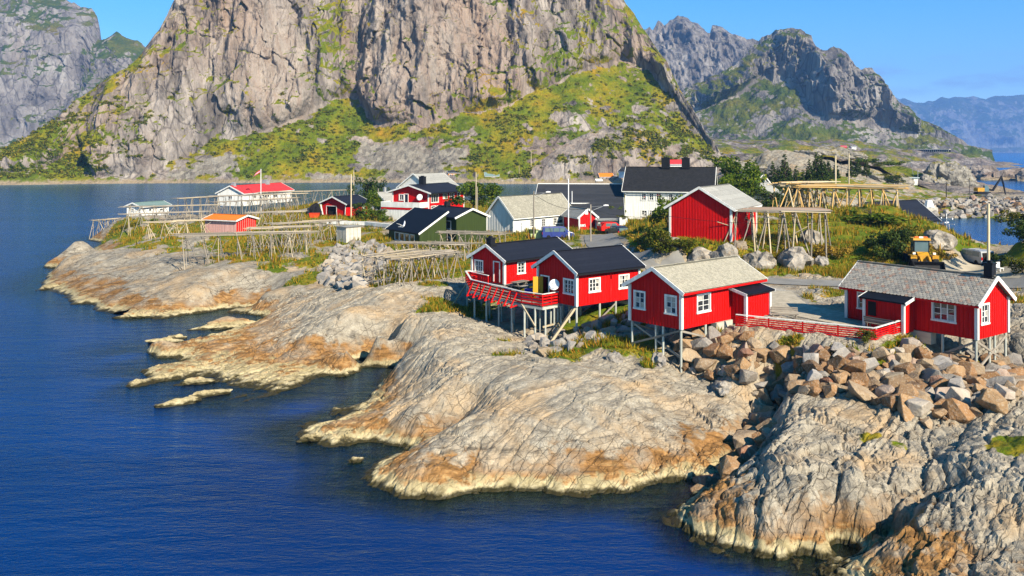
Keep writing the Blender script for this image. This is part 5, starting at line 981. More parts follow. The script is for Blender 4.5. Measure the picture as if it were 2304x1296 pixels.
# ================================================================== ROADS
def zmany(x, y): x = np.asarray(x, np.float32); y = np.asarray(y, np.float32); return detail(x, y, hbase(x, y))[0]
def smooth_line(pts, step=1.2):
    P = [Vector(p) for p in pts]; out = []
    for i in range(len(P)-1):
        a, b, c, d = P[max(i-1, 0)], P[i], P[i+1], P[min(i+2, len(P)-1)]; n = max(2, int((c-b).length/step))
        for k in range(n):
            t = k/n; out.append(.5*((2*b)+(c-a)*t+(2*a-5*b+4*c-d)*t*t+(3*b-a-3*c+d)*t**3))
    return out+[P[-1]]
def road(name, pts, w, mat, lift):
    L = smooth_line(pts); X = np.zeros((len(L), 7), np.float32); Y = X.copy()
    for i, p in enumerate(L):
        t = (L[min(i+1, len(L)-1)]-L[max(i-1, 0)]); t.z = 0; t.normalize(); n = Vector((-t.y, t.x, 0))
        for k in range(7): q = p+n*w*(k/6-.5)*(1+.03*math.sin(i*.23)); X[i, k], Y[i, k] = q.x, q.y
    Z = zmany(X.ravel(), Y.ravel()).reshape(X.shape)+lift
    o = grid_mesh(name, X, Y, Z, mat); tag(o, kind='structure'); return o
road('road', ROAD_A, 3.9, plain('asphalt', (.22, .215, .20), .9, .2, .8, bump=.5), .07)
road('dirt_road', ROAD_B, 5.0, plain('dirt', (.36, .32, .24), .95, .25, .5, bump=.4), .10)
road('gravel_path', YARD, 4.6, plain('gravel_yard', (.42, .37, .28), .95, .3, 2.5, bump=.7), .045)

# ================================================================== FISH RACKS
def rack(label, p0, p1, width, n, mats, npole=9, lean=.55, r=.047, extra=1.0, group='cod drying racks', name='fish_rack', cross=True, tier=False, dens=1, lay=.10):
    """drying rack: crossed legs at intervals carrying long horizontal poles"""
    p0 = Vector(p0); p1 = Vector(p1); d = p1-p0; L = d.length; d.normalize(); nr = Vector((-d.y, d.x, 0)).normalized()
    if nr.y < 0: nr = -nr
    e = empty(name, (p0.x, p0.y, 0)); tag(e, label, 'fish rack', group); o = Vector((p0.x, p0.y, 0)); legs = []
    for i in range(n):
        t = (i+.15)/(n-.7) if n > 1 else .5; c = p0+(p1-p0)*t+d*rnd.uniform(-.3, .3)
        for s in (0, 1):
            top = c+nr*width*s
            for q in (-1, 1) if (s == 0 or dens > 0) else (1,):
                f = top+nr*q*lean*rnd.uniform(.8, 1.5)*extra+d*rnd.uniform(-.5, .9); legs.append((top+nr*(-q)*.18+Vector((0, 0, rnd.uniform(.1, .35))), f))
            if rnd.random() < .6: legs.append((top+Vector((0, 0, .05)), top+d*rnd.choice((-1, 1))*rnd.uniform(.8, 1.8)*extra))
            rod('strut', c-o-nr*.35+Vector((0, 0, -.02)), c-o+nr*(width+.4)+Vector((0, 0, rnd.uniform(-.1, .1))), r*.9, MAT[rnd.choice(mats)], e, n=6) if s == 0 else None
            if cross: 
                q = c+nr*width*.5+Vector((0, 0, -1.0)); 
    zs = zmany([f.x for _, f in legs], [f.y for _, f in legs])
    for (t, f), z in zip(legs, zs):
        f = Vector((f.x, f.y, max(float(z), -.8)-.15)); rod('leg', f-o, t-o, r*rnd.uniform(.85, 1.25), MAT[rnd.choice(mats)], e, n=6)
        if rnd.random() < .22: m = f.lerp(t, .55); rod('brace', m-o, m-o+d*rnd.uniform(-1.6, 1.6)+Vector((0, 0, rnd.uniform(.3, .9))), r*.6, MAT[rnd.choice(mats)], e, n=5)
    for k in range(npole):
        s = -.15+1.3*k/(npole-1); a, b = rnd.uniform(-.12, .05), 1+rnd.uniform(-.05, .12); zz = Vector((0, 0, .08+rnd.uniform(0, lay)))
        m = p0+(p1-p0)*.5+nr*width*s; jj = nr*rnd.uniform(-.25, .25)
        mid = rnd.uniform(.4, .6)
        rod('pole', p0+(p1-p0)*a+nr*width*s+zz-o+jj, p0+(p1-p0)*mid+nr*width*s+zz-o+Vector((0, 0, rnd.uniform(-.12, .06))), r*.85, MAT[rnd.choice(mats)], e, n=6)
        rod('pole', p0+(p1-p0)*(mid-.03)+nr*width*s+zz-o+Vector((0, 0, rnd.uniform(-.06, .08))), p0+(p1-p0)*b+nr*width*s+zz-o-jj, r*.85, MAT[rnd.choice(mats)], e, n=6)
    return e
GW = ['grey_wood', 'grey_wood', 'grey_wood', 'grey_wood', 'pale_wood']
for lab, a, b, w, n, m, npz in (
    ('grey drying rack on splayed legs nearest the water on the headland', (408, 532, 7.2), (690, 526, 7.2), 2.6, 6, GW, 9), ('tangled grey drying rack right of the orange-roofed shed', (560, 517, 7.3), (700, 512, 7.3), 2.4, 4, GW, 7),
    ('grey drying rack ending beside the pale box shed', (622, 506, 7.6), (765, 498, 7.6), 2.4, 5, GW, 8), ('pale new drying rack left of the orange-roofed shed', (332, 503, 6.7), (452, 498, 6.7), 1.3, 3, ['pale_wood'], 7),
    ('grey drying rack across the front of the small white cabin', (284, 467, 6.9), (480, 463, 6.9), 2.0, 6, GW, 8), ('low grey drying rack below the small white cabin', (288, 484, 6.2), (462, 478, 6.2), 2.0, 5, GW, 8),
    ('grey drying rack left of the white red-roofed house', (410, 448, 7.6), (505, 443, 7.6), 2.2, 4, GW, 7), ('long grey drying rack before the white red-roofed house', (488, 443, 7.7), (690, 437, 7.7), 2.4, 7, GW, 8),
    ('farthest grey drying rack reaching towards the red garage', (600, 434, 7.9), (785, 429, 7.9), 2.4, 8, GW, 8), ('lower grey drying rack in the orange grass before the white house', (505, 456, 7.3), (670, 447, 7.3), 2.2, 6, GW, 7),
    ('thin grey drying rack standing at the left edge of the headland', (222, 497, 3.7), (287, 492, 3.7), 1.8, 5, ['pale_wood', 'grey_wood'], 7), ('grey drying rack behind the orange-roofed shed', (565, 481, 7.1), (685, 477, 7.1), 2.2, 4, GW, 7),
    ('grey drying rack on the bare rock left of the deck cabins', (890, 586, 7.2), (1036, 570, 7.2), 2.2, 4, GW, 8), ('weathered drying rack at the edge of the grey rubble', (842, 581, 7.0), (955, 566, 7.0), 2.0, 3, GW, 6),
    ('grey drying rack in the grass below the green house', (884, 549, 6.9), (1052, 553, 6.9), 2.2, 5, GW, 9), ('grey drying rack between the green house and the small deck cabin', (985, 526, 7.1), (1130, 530, 7.1), 2.6, 5, GW, 9)):
    rack(lab, W(*a), W(*b), w, n+2, m, npz+4)
rack('wide brown-topped drying rack beside the red barn', W(1652, 478, 11.2), W(1868, 481, 11.2), 4.6, 7, ['pale_wood', 'grey_wood', 'grey_wood'], 3, .9, .08)
def top_boards(label_mat, p0, p1, width, n, e, o):
    d = p1-p0; nr = Vector((-d.y, d.x, 0)).normalized()
    if nr.y < 0: nr = -nr
    for k in range(n):
        s = k/(n-1); a, b = rnd.uniform(-.05, .02), 1+rnd.uniform(-.03, .05); z = Vector((0, 0, .2+rnd.uniform(0, .08))); rod('pole', p0+d*a+nr*width*s+z-o, p0+d*b+nr*width*s+z-o+Vector((0, 0, rnd.uniform(-.06, .06))), .075, MAT[rnd.choice(label_mat)], e, n=6)
e = COL.objects[[i for i, x in enumerate(COL.objects) if x.get('label', '').startswith('wide brown')][0]]; top_boards(['brown_wood', 'grey_wood', 'brown_wood'], W(1652, 478, 11.2), W(1868, 481, 11.2), 4.6, 22, e, Vector((e.location.x, e.location.y, 0)))
rack('tall drying rack of new yellow timber on the hilltop', W(1790, 424, 12.5), W(2018, 428, 12.5), 3.2, 9, ['new_wood', 'pale_wood', 'new_wood'], 34, .7, .09, 1.4, lay=.55); rack('second yellow timber rack standing behind the tall hilltop one', W(1775, 420, 12.8), W(1900, 420, 12.8)+Vector((0, 4, 0)), 3.0, 6, ['new_wood', 'pale_wood'], 22, .7, .09, 1.4, lay=.5)

# ================================================================== BOULDERS
def mat_boulder(name, cols):
    t = NT(name); p = t.obj(); r = t.math('FRACT', t.math('ADD', t.rnd(), t.n('ShaderNodeNewGeometry').outputs['Random Per Island'])); n = t.noise(p, 1.6, 5, .65); n2 = t.noise(p, 7, 4, .6); c = t.ramp(r, cols); c = t.mix(t.rng(n, .35, .7, 0, .6), c, t.mix(1.0, c, (.55, .45, .38), 'MULTIPLY')); c = t.mix(t.rng(n2, .5, .75, 0, .5), c, (.50, .45, .36))
    MAT[name] = t.fin(c, .88, t.bump(t.math('ADD', t.math('MULTIPLY', t.facets(p, 2.2), .6), t.math('ADD', n, t.math('MULTIPLY', n2, .5))), .6, .12), .2)
mat_boulder('boulder_brown', [(0, (.14, .085, .045)), (.22, (.28, .155, .07)), (.42, (.34, .22, .115)), (.6, (.20, .145, .095)), (.76, (.37, .28, .18)), (.9, (.44, .40, .34)), (1, (.22, .09, .045))])
mat_boulder('boulder_grey', [(0, (.19, .18, .165)), (.35, (.27, .255, .235)), (.6, (.35, .335, .31)), (.8, (.22, .20, .175)), (.93, (.30, .235, .15)), (1, (.42, .40, .37))])
def hull_rock(seed, n=15, flat=.75, bev=.0):
    r = random.Random(seed); bm = bmesh.new()
    for i in range(n):
        v = Vector((r.gauss(0, 1), r.gauss(0, 1), r.gauss(0, 1))).normalized(); m = max(abs(v.x), abs(v.y), abs(v.z)); v = v.lerp(v/m, .55); bm.verts.new((v.x*r.uniform(.8, 1.15), v.y*r.uniform(.7, 1.0), v.z*flat*r.uniform(.85, 1.05)))
    h = bmesh.ops.convex_hull(bm, input=bm.verts); bmesh.ops.delete(bm, geom=[g for g in h['geom_interior'] if isinstance(g, bmesh.types.BMVert)], context='VERTS')
    bmesh.ops.dissolve_limit(bm, angle_limit=.32, verts=bm.verts, edges=bm.edges); bmesh.ops.bevel(bm, geom=bm.edges[:], offset=.035, segments=1, affect='EDGES', clamp_overlap=True)
    me = bpy.data.meshes.new('boulder'); bm.to_mesh(me); bm.free(); return me
def rock_variants(mat, k, seed): 
    r = []
    for i in range(k): me = hull_rock(seed+i, 13+i % 5, .62+.06*(i % 4)); me.materials.append(mat); r.append(me)
    return r
def in_poly(px, py, poly):
    c = np.zeros(px.shape, bool); n = len(poly)
    for i in range(n):
        x0, y0 = poly[i]; x1, y1 = poly[i-1]
        c ^= ((y0 > py) != (y1 > py)) & (px < (x1-x0)*(py-y0)/((y1-y0) or 1e-9)+x0)
    return c
def bank(name, label, poly, size, nmax, variants, box4, seed=1, gap=.78, sink=.15, big=.12, extra=0):
    r = np.random.RandomState(seed); x = r.uniform(box4[0], box4[1], 9000).astype(np.float32); y = r.uniform(box4[2], box4[3], 9000).astype(np.float32); z = hbase(x, y)
    px = 1152+x/y*F; py = HZ+(CH-z)/y*F; m = in_poly(px, py, poly) & (z > -.2); x, y = x[m], y[m]; zz = zmany(x, y)
    s = np.sort(r.uniform(size[0], size[1], len(x))*np.where(r.rand(len(x)) < big, 1.75, 1))[::-1]
    rest = MB(); e = empty(name, (0, 0, 0)); tag(e, label, None, None, 'structure')
    ax = np.zeros(0); ay = np.zeros(0); asz = np.zeros(0)
    for i in range(len(x)):
        if len(ax) and np.any(np.hypot(ax-x[i], ay-y[i]) < (asz+s[i])*gap): continue
        if len(ax) >= nmax:
            if len(ax) >= nmax+extra: break
            s[i] *= .62
        ax = np.append(ax, x[i]); ay = np.append(ay, y[i]); asz = np.append(asz, s[i]); me = variants[r.randint(len(variants))]
        if len(ax) > nmax:
            M = Matrix.LocRotScale(Vector((x[i], y[i], zz[i]+s[i]*.3)), Matrix.Rotation(r.uniform(0, 6.3), 3, 'Z').to_quaternion(), Vector(s[i]*r.uniform(.8, 1.2, 3))); rest.add([M@v.co for v in me.vertices], [tuple(p.vertices) for p in me.polygons]); continue
        o = link('boulder', me, e)
        o.location = (x[i], y[i], zz[i]+s[i]*(.35-sink)); o.scale = tuple(s[i]*r.uniform(.8, 1.2, 3)); o.rotation_euler = (r.uniform(-.5, .5), r.uniform(-.5, .5), r.uniform(0, 6.3))
    if rest.v: q = mk('small_stones', rest.v, rest.f, variants[0].materials[0], e); tag(q, kind='stuff')
    return len(ax)
VB = rock_variants(MAT['boulder_brown'], 14, 100); VG = rock_variants(MAT['boulder_grey'], 12, 200)
n1 = bank('boulder_bank', 'bank of brown and grey boulders below the red fence', [(1585,752),(1640,750),(1700,770),(1800,785),(1960,805),(2050,785),(2100,800),(2200,815),(2290,815),(2300,880),(2240,960),(2180,1000),(2060,960),(1960,910),(1850,890),(1770,885),(1735,935),(1700,960),(1695,890),(1640,862),(1560,850),(1470,825),(1455,795),(1540,772)], (.19, .48), 300, VB+VG[:4], (12, 36, 48, 67), 5, .51, -.02, .2, extra=800)
bank('rubble_slope', 'heap of broken grey stones below the pale box shed', [(735,600),(752,562),(800,552),(850,556),(885,575),(870,600),(840,625),(810,655),(760,650),(725,640)], (.24, .52), 290, VG, (-26, -12, 88, 135), 6, .62)
bank('rubble_slope', 'loose stones beneath the deck and its two cabins', [(1180,760),(1290,740),(1400,715),(1440,700),(1440,740),(1360,765),(1290,790),(1200,800)], (.2, .40), 45, VG, (-6, 14, 62, 82), 7, .8)
bank('breakwater', 'harbour breakwater of tipped grey and brown rocks', [(2060,455),(2150,452),(2304,446),(2360,450),(2360,505),(2080,500),(2040,470)], (.38, .85), 300, VG[:9]+VB[:3], (100, 165, 225, 275), 8, .62)
bank('gully_boulders', 'brown boulders jammed in the dark gully between the rock slabs', [(1690,880),(1740,890),(1730,960),(1700,1020),(1650,1075),(1600,1095),(1560,1110),(1570,1085),(1640,1060),(1670,1000)], (.25, .6), 40, VB, (8, 18, 40, 60), 9, .75)
def lump(name, label, c, s, mat, seed=0, rz=0, cat='boulder', group=None, sub=3, rough=.28, kind=None):
    """single rock: noise-shaped body"""
    bm = bmesh.new(); bmesh.ops.create_icosphere(bm, subdivisions=sub, radius=1); co = np.array([v.co[:] for v in bm.verts], np.float32); q = seed*7.3
    d = 1+rough*fbm(co[:, 0]*1.1+q, co[:, 1]*1.1, co[:, 2]*1.1, 4)*1.3; e, r, r2, ox, oy = voro(co[:, 0]*1.7+q+co[:, 2], co[:, 1]*1.7-co[:, 2]*.6); d = d+(r-.5)*rough*.7-.12*np.exp(-(e/.08)**2)
    co = co*d[:, None]; co[:, 2] = np.where(co[:, 2] < -.35, -.35, co[:, 2])
    for v, p in zip(bm.verts, co): v.co = p
    me = bpy.data.meshes.new(name); bm.to_mesh(me); bm.free(); me.materials.append(mat)
    o = link(name, me); o.location = c; o.scale = s; o.rotation_euler = (0, 0, rz); tag(o, label, cat, group, kind); return o
def gp(px, py, dz=0): p = ray(px, py); return Vector((p.x, p.y, zat(p.x, p.y)+dz))
plain('outcrop', (.33, .31, .28), .9, .4, 1.2, bump=.9)
t = NT('outcrop_rock'); p = t.pos(); n = t.noise(p, .9, 6, .65); n2 = t.noise(p, 5, 4); c = t.ramp(n, [(.33, (.10, .092, .08)), (.5, (.26, .24, .21)), (.68, (.42, .39, .34))]); c = t.mix(t.rng(n2, .5, .75, 0, .5), c, (.42, .30, .16)); MAT['outcrop_rock'] = t.fin(c, .9, t.bump(t.math('ADD', t.math('MULTIPLY', t.facets(p, 1.1), .8), t.math('ADD', n, t.math('MULTIPLY', n2, .3))), .9, .35), .2)
for lab, px, py, s in (('grey pointed boulder at the roadside behind the shingle-roofed cabin', 1712, 600, (1.6, 1.2, 1.35)), ('broad grey boulder at the foot of the hill below the brown-topped rack', 1792, 600, (2.5, 1.6, 1.5)), ('dark low boulder half in grass left of the roadside boulders', 1575, 592, (1.6, 1.2, 1.1)), ('rounded grey boulder just right of the dark low one', 1636, 590, (1.8, 1.3, 1.5)),
    ('small pale boulder right of the broad grey boulder', 1850, 598, (.9, .7, .8)), ('slanting pale rock under the brown-topped rack legs', 1830, 548, (1.3, 1.2, 1.1)), ('pale grey stone on the smooth rock below the shingle-roofed cabin', 1384, 808, (.62, .5, .5)), ('long white boulder at the foot of the cabin stilts', 1483, 818, (1.15, .6, .55)), ('long pale slab wedged at the top of the dark gully', 1630, 888, (1.3, .6, .45)), ('tall orange-brown boulder standing in the dark gully', 1712, 935, (.6, .5, 1.05)), ('grey stone at the bend of the grassy slope', 1665, 560, (.9, .8, .7)), ('pale rock slab below the yellow loader hill', 2118, 556, (2.4, 1.8, 1.5))):
    c = gp(px, py); lump('boulder', lab, c+Vector((0, s[1]*.5, s[2]*.2)), s, MAT['boulder_brown'] if 'orange' in lab else MAT['outcrop_rock'] if s[0] > 1.15 else MAT['boulder_grey'], px, rnd.uniform(0, 3))
for lab, px, py, s, rz in (('long low islet off the headland inlet', 515, 736, (3.2, .9, .8), .5), ('orange weed-covered islet at the end of the low promontory', 402, 909, (1.5, .5, .34), .55), ('cream-coloured islet joining the orange one', 462, 891, (1.5, .4, .36), .5), ('small group of low rocks north of the promontory tip', 372, 770, (1.4, .55, .4), .3), ('low cream rock close by the promontory tip', 395, 762, (.8, .4, .35), .3), ('small wave-washed rock left of the big dome', 800, 1038, (.38, .25, .2), .2), ('low flat skerry near the end of the headland', 300, 714, (1.6, .6, .45), .2), ('small cream rock in the bay below the dome of the promontory', 770, 846, (.6, .3, .25), .3), ('low rock slab beside the third finger', 440, 862, (1.6, .5, .35), .4), ('small rock off the fingers', 700, 990, (.8, .4, .3), .3)):
    c = W(px, py, 0); lump('islet', lab, c+Vector((0, 0, .02)), s, MAT['shore'], px, rz, 'islet', None, 4, .35)
for lab, px, py, d, s in (('smooth pale skerry beyond the excavator', 2212, 398, 560, (14, 10, 8.5)), ('long low pale skerry at the right edge beyond the excavator', 2290, 408, 540, (26, 9, 7)), ('dark skerry at the far right edge', 2330, 408, 520, (12, 8, 7))):
    c = D(px, py, d); lump('skerry', lab, (c.x, c.y, -.5), s, MAT['mount'], px, .2, 'skerry', None, 4, .25)

def mat_pale_rock():
    t = NT('pale_rock'); p = t.pos(); n = t.noise(p, .12, 6, .65); n2 = t.noise(p, .7, 5, .6); g = t.n('ShaderNodeNewGeometry'); sx = t.n('ShaderNodeSeparateXYZ'); t.l(g.outputs['Normal'], sx.inputs[0]); c = t.ramp(n2, [(.3, (.13, .12, .105)), (.5, (.24, .22, .185)), (.72, (.35, .325, .275))]); v = t.mix(t.rng(n2, .35, .65), (.10, .12, .01), (.26, .17, .02)); c = t.mix(t.rng(t.math('ADD', t.math('MULTIPLY', sx.outputs['Z'], .5), n), .86, 1.0), c, v); MAT['pale_rock'] = t.fin(c, .9, t.bump(t.math('ADD', n2, t.math('MULTIPLY', t.facets(t.map(p, (.3, .3, .2)), 1.0), .8)), .9, 1.2), .15)
mat_pale_rock()
for lab, px, py, d, s, rz in (('steep rock knob with a dark shadowed left face by the harbour road', 2122, 428, 385, (15, 11, 10.5), .5), ('pale rounded rock hump left of the harbour road', 1960, 425, 285, (12, 9, 5.5), .3), ('pale bare rock hump behind the spruces', 1800, 382, 330, (13, 9, 4.5), .2), ('long pale rock ridge above the spruces', 1860, 362, 380, (17, 9, 5), .1), ('low rock hump with dry grass left of the spruces', 1700, 385, 300, (12, 8, 4), .2)):
    c = D(px, py, d); lump('rock_knob', lab, (c.x, c.y, c.z+s[2]*.05), s, MAT['pale_rock'], px, rz, 'rock', None, 5, .34)
# ================================================================== PLANTS
def mat_leaf(name, cols, tr=.3):
    t = NT(name); g = t.n("ShaderNodeNewGeometry"); c = t.ramp(t.math('FRACT', t.math('ADD', g.outputs['Random Per Island'], t.math('MULTIPLY', t.rnd(), .35))), cols); t.fin(c, .75, None, .15)
    tl = t.n("ShaderNodeBsdfTranslucent"); t.l(c, tl.inputs[0]); m = t.n("ShaderNodeMixShader"); m.inputs[0].default_value = tr; t.l(t.b.outputs[0], m.inputs[1]); t.l(tl.outputs[0], m.inputs[2]); t.l(m.outputs[0], t.out.inputs[0]); MAT[name] = t.m
mat_leaf('leaf_green', [(0, (.022, .05, .004)), (.4, (.06, .115, .006)), (.75, (.12, .17, .010)), (1, (.19, .20, .015))]); mat_leaf('leaf_dark', [(0, (.012, .028, .006)), (.5, (.032, .06, .009)), (1, (.07, .095, .014))], .15); mat_leaf('leaf_olive', [(0, (.03, .05, .006)), (.5, (.075, .10, .010)), (.8, (.14, .14, .015)), (1, (.22, .16, .02))]); mat_leaf('leaf_ochre', [(0, (.14, .10, .012)), (.5, (.30, .20, .025)), (1, (.44, .27, .04))])
mat_leaf('scrub_leaf', [(0, (.03, .055, .003)), (.45, (.10, .125, .006)), (.8, (.18, .165, .008)), (1, (.26, .18, .010))], .2)
mat_leaf('grass_blade', [(0, (.05, .10, .006)), (.3, (.12, .16, .008)), (.55, (.28, .22, .018)), (.8, (.42, .26, .025)), (1, (.42, .16, .02))], .3)
plain('bark', (.09, .07, .05), .95, .4, 5, bump=.6)
def leaves(centres, radii, n, size, seed, squash=.8):
    r = np.random.RandomState(seed); C = np.array(centres, np.float32); R = np.array(radii, np.float32); w = R**2; k = r.choice(len(C), n, p=w/w.sum())
    d = r.normal(size=(n, 3)); d /= np.linalg.norm(d, axis=1)[:, None]; rad = R[k]*(.45+.6*r.rand(n)**.5); c = C[k]+d*rad[:, None]*np.array([1, 1, squash])
    nn = d*.6+r.normal(size=(n, 3))*.7+np.array([0, 0, .35]); nn /= np.linalg.norm(nn, axis=1)[:, None]; a = np.cross(nn, r.normal(size=(n, 3))); a /= np.linalg.norm(a, axis=1)[:, None]; b = np.cross(nn, a); s = size*r.uniform(.6, 1.4, n)[:, None]
    co = np.stack([c-a*s, c-b*s*.5, c+a*s, c+b*s*.5], 1).reshape(-1, 3); return co, np.arange(4*n).reshape(-1, 4)
def crown_mesh(kind, seed):
    r = random.Random(seed)
    if kind == 'tree': cs = [(r.gauss(0, .30), r.gauss(0, .30), r.uniform(.32, .9)) for _ in range(26)]; rs = [r.uniform(.10, .20)*(1.25-abs(c[2]-.55)) for c in cs]; return leaves(cs, rs, 3600, .035, seed)
    if kind == 'bush': cs = [(r.gauss(0, .26), r.gauss(0, .26), r.uniform(.15, .8)*(1-.0)) for _ in range(20)]; rs = [r.uniform(.12, .24) for c in cs]; return leaves(cs, rs, 2200, .045, seed)
    if kind == 'spruce':
        cs = []; rs = []
        for i in range(15):
            z = .10+.86*i/14; w = .30*(1-z)+.02
            for k in range(max(3, int(9*(1-z)+2))): a = r.uniform(0, 6.3); q = r.uniform(.5, 1.0); cs.append((math.cos(a)*w*q, math.sin(a)*w*q, z-.05*q)); rs.append(.035+.055*(1-z))
        return leaves(cs, rs, 2400, .030, seed, .5)
    cs = [(r.gauss(0, .34), r.gauss(0, .34), r.uniform(.05, .45)) for _ in range(16)]; rs = [r.uniform(.14, .26) for c in cs]; return leaves(cs, rs, 1300, .06, seed)
CM = {}
def crown(kind, mat, var):
    k = (kind, mat, var)
    if k not in CM:
        co, f = crown_mesh(kind, var*13+len(kind)); o = tri_mesh('crown', co, f, MAT[mat]); CM[k] = o.data; bpy.data.objects.remove(o)
    return CM[k]
def trunk_mesh(kind):
    if kind not in CM:
        mb = MB(); r = random.Random(5); mb.tube([(0, 0, -.06), (.01, 0, .2), (-.01, .01, .5), (.0, .0, .82)], [.035, .028, .02, .006], 7)
        for i in range(7): a = r.uniform(0, 6.3); z = r.uniform(.2, .6); mb.tube([(0, 0, z), (math.cos(a)*.14, math.sin(a)*.14, z+.12), (math.cos(a)*.26, math.sin(a)*.26, z+.2)], [.014, .009, .003], 5)
        o = mb.build('trunk', MAT['bark']); CM[kind] = o.data; bpy.data.objects.remove(o)
    return CM[kind]
def plant(name, label, px, py, h, w, kind='bush', mat='leaf_green', var=0, d=None, group=None, cat='bush'):
    p = gp(px, py) if d is None else D(px, py, d)
    e = empty(name, p-Vector((0, 0, .05)), rnd.uniform(0, 6)); e.scale = (w, w, h); tag(e, label, cat, group)
    t = link('trunk', trunk_mesh('trunk_'+kind), e); c = link('crown', crown(kind, mat, var), e); return e
plant('leafy_tree', 'big leafy green tree behind the right end of the black tiled roof', 1648, 465, 9.5, 8.4, 'tree', 'leaf_green', 1, 166, cat='tree'); plant('leafy_tree', 'lower leafy tree between the barn roof and the white gabled house', 1668, 470, 6, 6.5, 'tree', 'leaf_green', 2, 160, cat='tree')
plant('leafy_tree', 'round green tree to the right of the two-storey red house', 1066, 478, 5.6, 6.8, 'tree', 'leaf_green', 3, 158, cat='tree'); plant('leafy_tree', 'dark pointed tree behind the red garage roof', 832, 470, 7.0, 5.6, 'tree', 'leaf_dark', 1, 196, cat='tree')
plant('shrub', 'tall shrub right of the red garage', 843, 486, 5.0, 3.4, 'tree', 'leaf_green', 4, 168); plant('shrub', 'round clipped shrub in front of the white garage storey', 850, 498, 2.6, 4.4, 'bush', 'leaf_green', 1, 163); plant('shrub', 'dark shrub against the side of the red garage', 808, 489, 3.0, 2.3, 'bush', 'leaf_dark', 2, 170)
plant('shrub', 'green shrub growing beside the big white house', 1394, 502, 3.0, 2.8, 'bush', 'leaf_green', 3, 148); plant('shrub', 'leafy shrub by the corner of the red barn', 1503, 505, 4.0, 3.6, 'bush', 'leaf_green', 1, 112); plant('shrub', 'dark green shrub in the slope left of the barn', 1486, 575, 3.2, 2.8, 'bush', 'leaf_olive', 2); plant('shrub', 'small olive shrub under the barn', 1530, 570, 1.6, 2.6, 'bush', 'leaf_olive', 3)
plant('shrub', 'dark bush at the foot of the hill left of the yellow loader', 1990, 588, 3.6, 3.2, 'bush', 'leaf_dark', 1); plant('shrub', 'smaller bush higher up behind the yellow loader', 2045, 545, 2.2, 2.4, 'bush', 'leaf_olive', 2); plant('shrub', 'bush on the rock behind the loader cab', 2022, 560, 2.4, 2.4, 'bush', 'leaf_dark', 3)
plant('shrub', 'dark shrub on the rock at the right edge above the road', 2312, 560, 3.0, 3.0, 'bush', 'leaf_dark', 1); plant('shrub', 'twiggy dark shrub between lamp pole and right rock', 2254, 604, 1.6, 1.6, 'bush', 'leaf_dark', 2); plant('shrub', 'brown-green shrub at the far right roadside', 2300, 618, 1.6, 2.2, 'bush', 'leaf_olive', 3); plant('shrub', 'low olive shrub on top of the right-hand rock', 2302, 520, 2.2, 3.2, 'bush', 'leaf_olive', 1)
plant('shrub', 'small green bush against the fence corner by the bench', 1951, 775, .95, .8, 'bush', 'leaf_olive', 1); plant('shrub', 'bright green hedge mound under the hilltop rack', 1958, 500, 2.2, 6.0, 'mound', 'leaf_green', 1); plant('shrub', 'low green bush by the small white gabled house', 1765, 470, 3, 6, 'bush', 'leaf_dark', 2, 160); plant('shrub', 'dark bush under the hilltop rack near the white gabled house', 1740, 470, 3.5, 5, 'bush', 'leaf_dark', 1, 150)
for i, (px, py, s, k) in enumerate(((1868, 575, 2.6, 'standing in the middle of the hill slope'), (1840, 590, 1.3, 'right beside the broad boulder'), (1452, 545, 2.2, 'on the slope by the road bend'), (1440, 565, 1.9, 'lower down the slope by the road bend'), (2050, 575, 2.4, 'just behind the loader'), (2070, 555, 2.2, 'above the loader cab'), (2120, 580, 1.8, 'to the right of the loader'))): plant('grass_clump', 'tall ochre grass clump '+k, px, py, s*.75, s, 'mound', 'leaf_ochre', i % 3, cat='grass clump')
ORD = 'first second third fourth fifth sixth seventh eighth ninth tenth eleventh twelfth thirteenth fourteenth fifteenth sixteenth seventeenth eighteenth nineteenth twentieth twenty-first twenty-second twenty-third twenty-fourth'.split()
def spruces():
    L = [(1690, 428, 4.2), (1706, 415, 5.2), (1722, 425, 5.0), (1738, 418, 6.2), (1752, 430, 6.0), (1766, 412, 6.8), (1778, 436, 6.4), (1792, 420, 5.6), (1806, 432, 5.8), (1820, 408, 5.5), (1838, 402, 6.4), (1850, 410, 6.2), (1864, 404, 5.6), (1715, 440, 5.4), (1748, 446, 6.6), (1768, 452, 6.4), (1788, 448, 5.6), (1880, 402, 4.8), (1930, 392, 4.6), (1950, 396, 4.4), (1915, 398, 4.4)]
    for i, (px, py, h) in enumerate(L): 
        plant('spruce_tree', 'dark spruce on the hill below the pale poles, %s from the left' % ORD[sorted(q[0] for q in L).index(px)], px, py, h, h*.95, 'spruce', 'leaf_dark', i % 4, 190+((i*37) % 45), 'spruces on the hill', 'tree')
spruces()
def hill_shrubs():
    r = random.Random(8); PXS = sorted(r.uniform(1640, 2010) for _ in range(24))
    for i, px in enumerate(PXS):
        py = r.uniform(372, 440)-12*(px > 1900); d = 205+(440-py)*1.9; h = r.uniform(1.6, 3.4); plant('hill_shrub', 'low shrub on the rocky hill behind the hilltop racks, %s from the left' % ORD[i], px, py+4, h, h*r.uniform(1.3, 2.1), 'bush' if r.random() < .6 else 'mound', r.choice(['leaf_olive', 'leaf_dark', 'leaf_green']), i % 3, d, 'shrubs on the rocky hill', 'bush')
hill_shrubs()
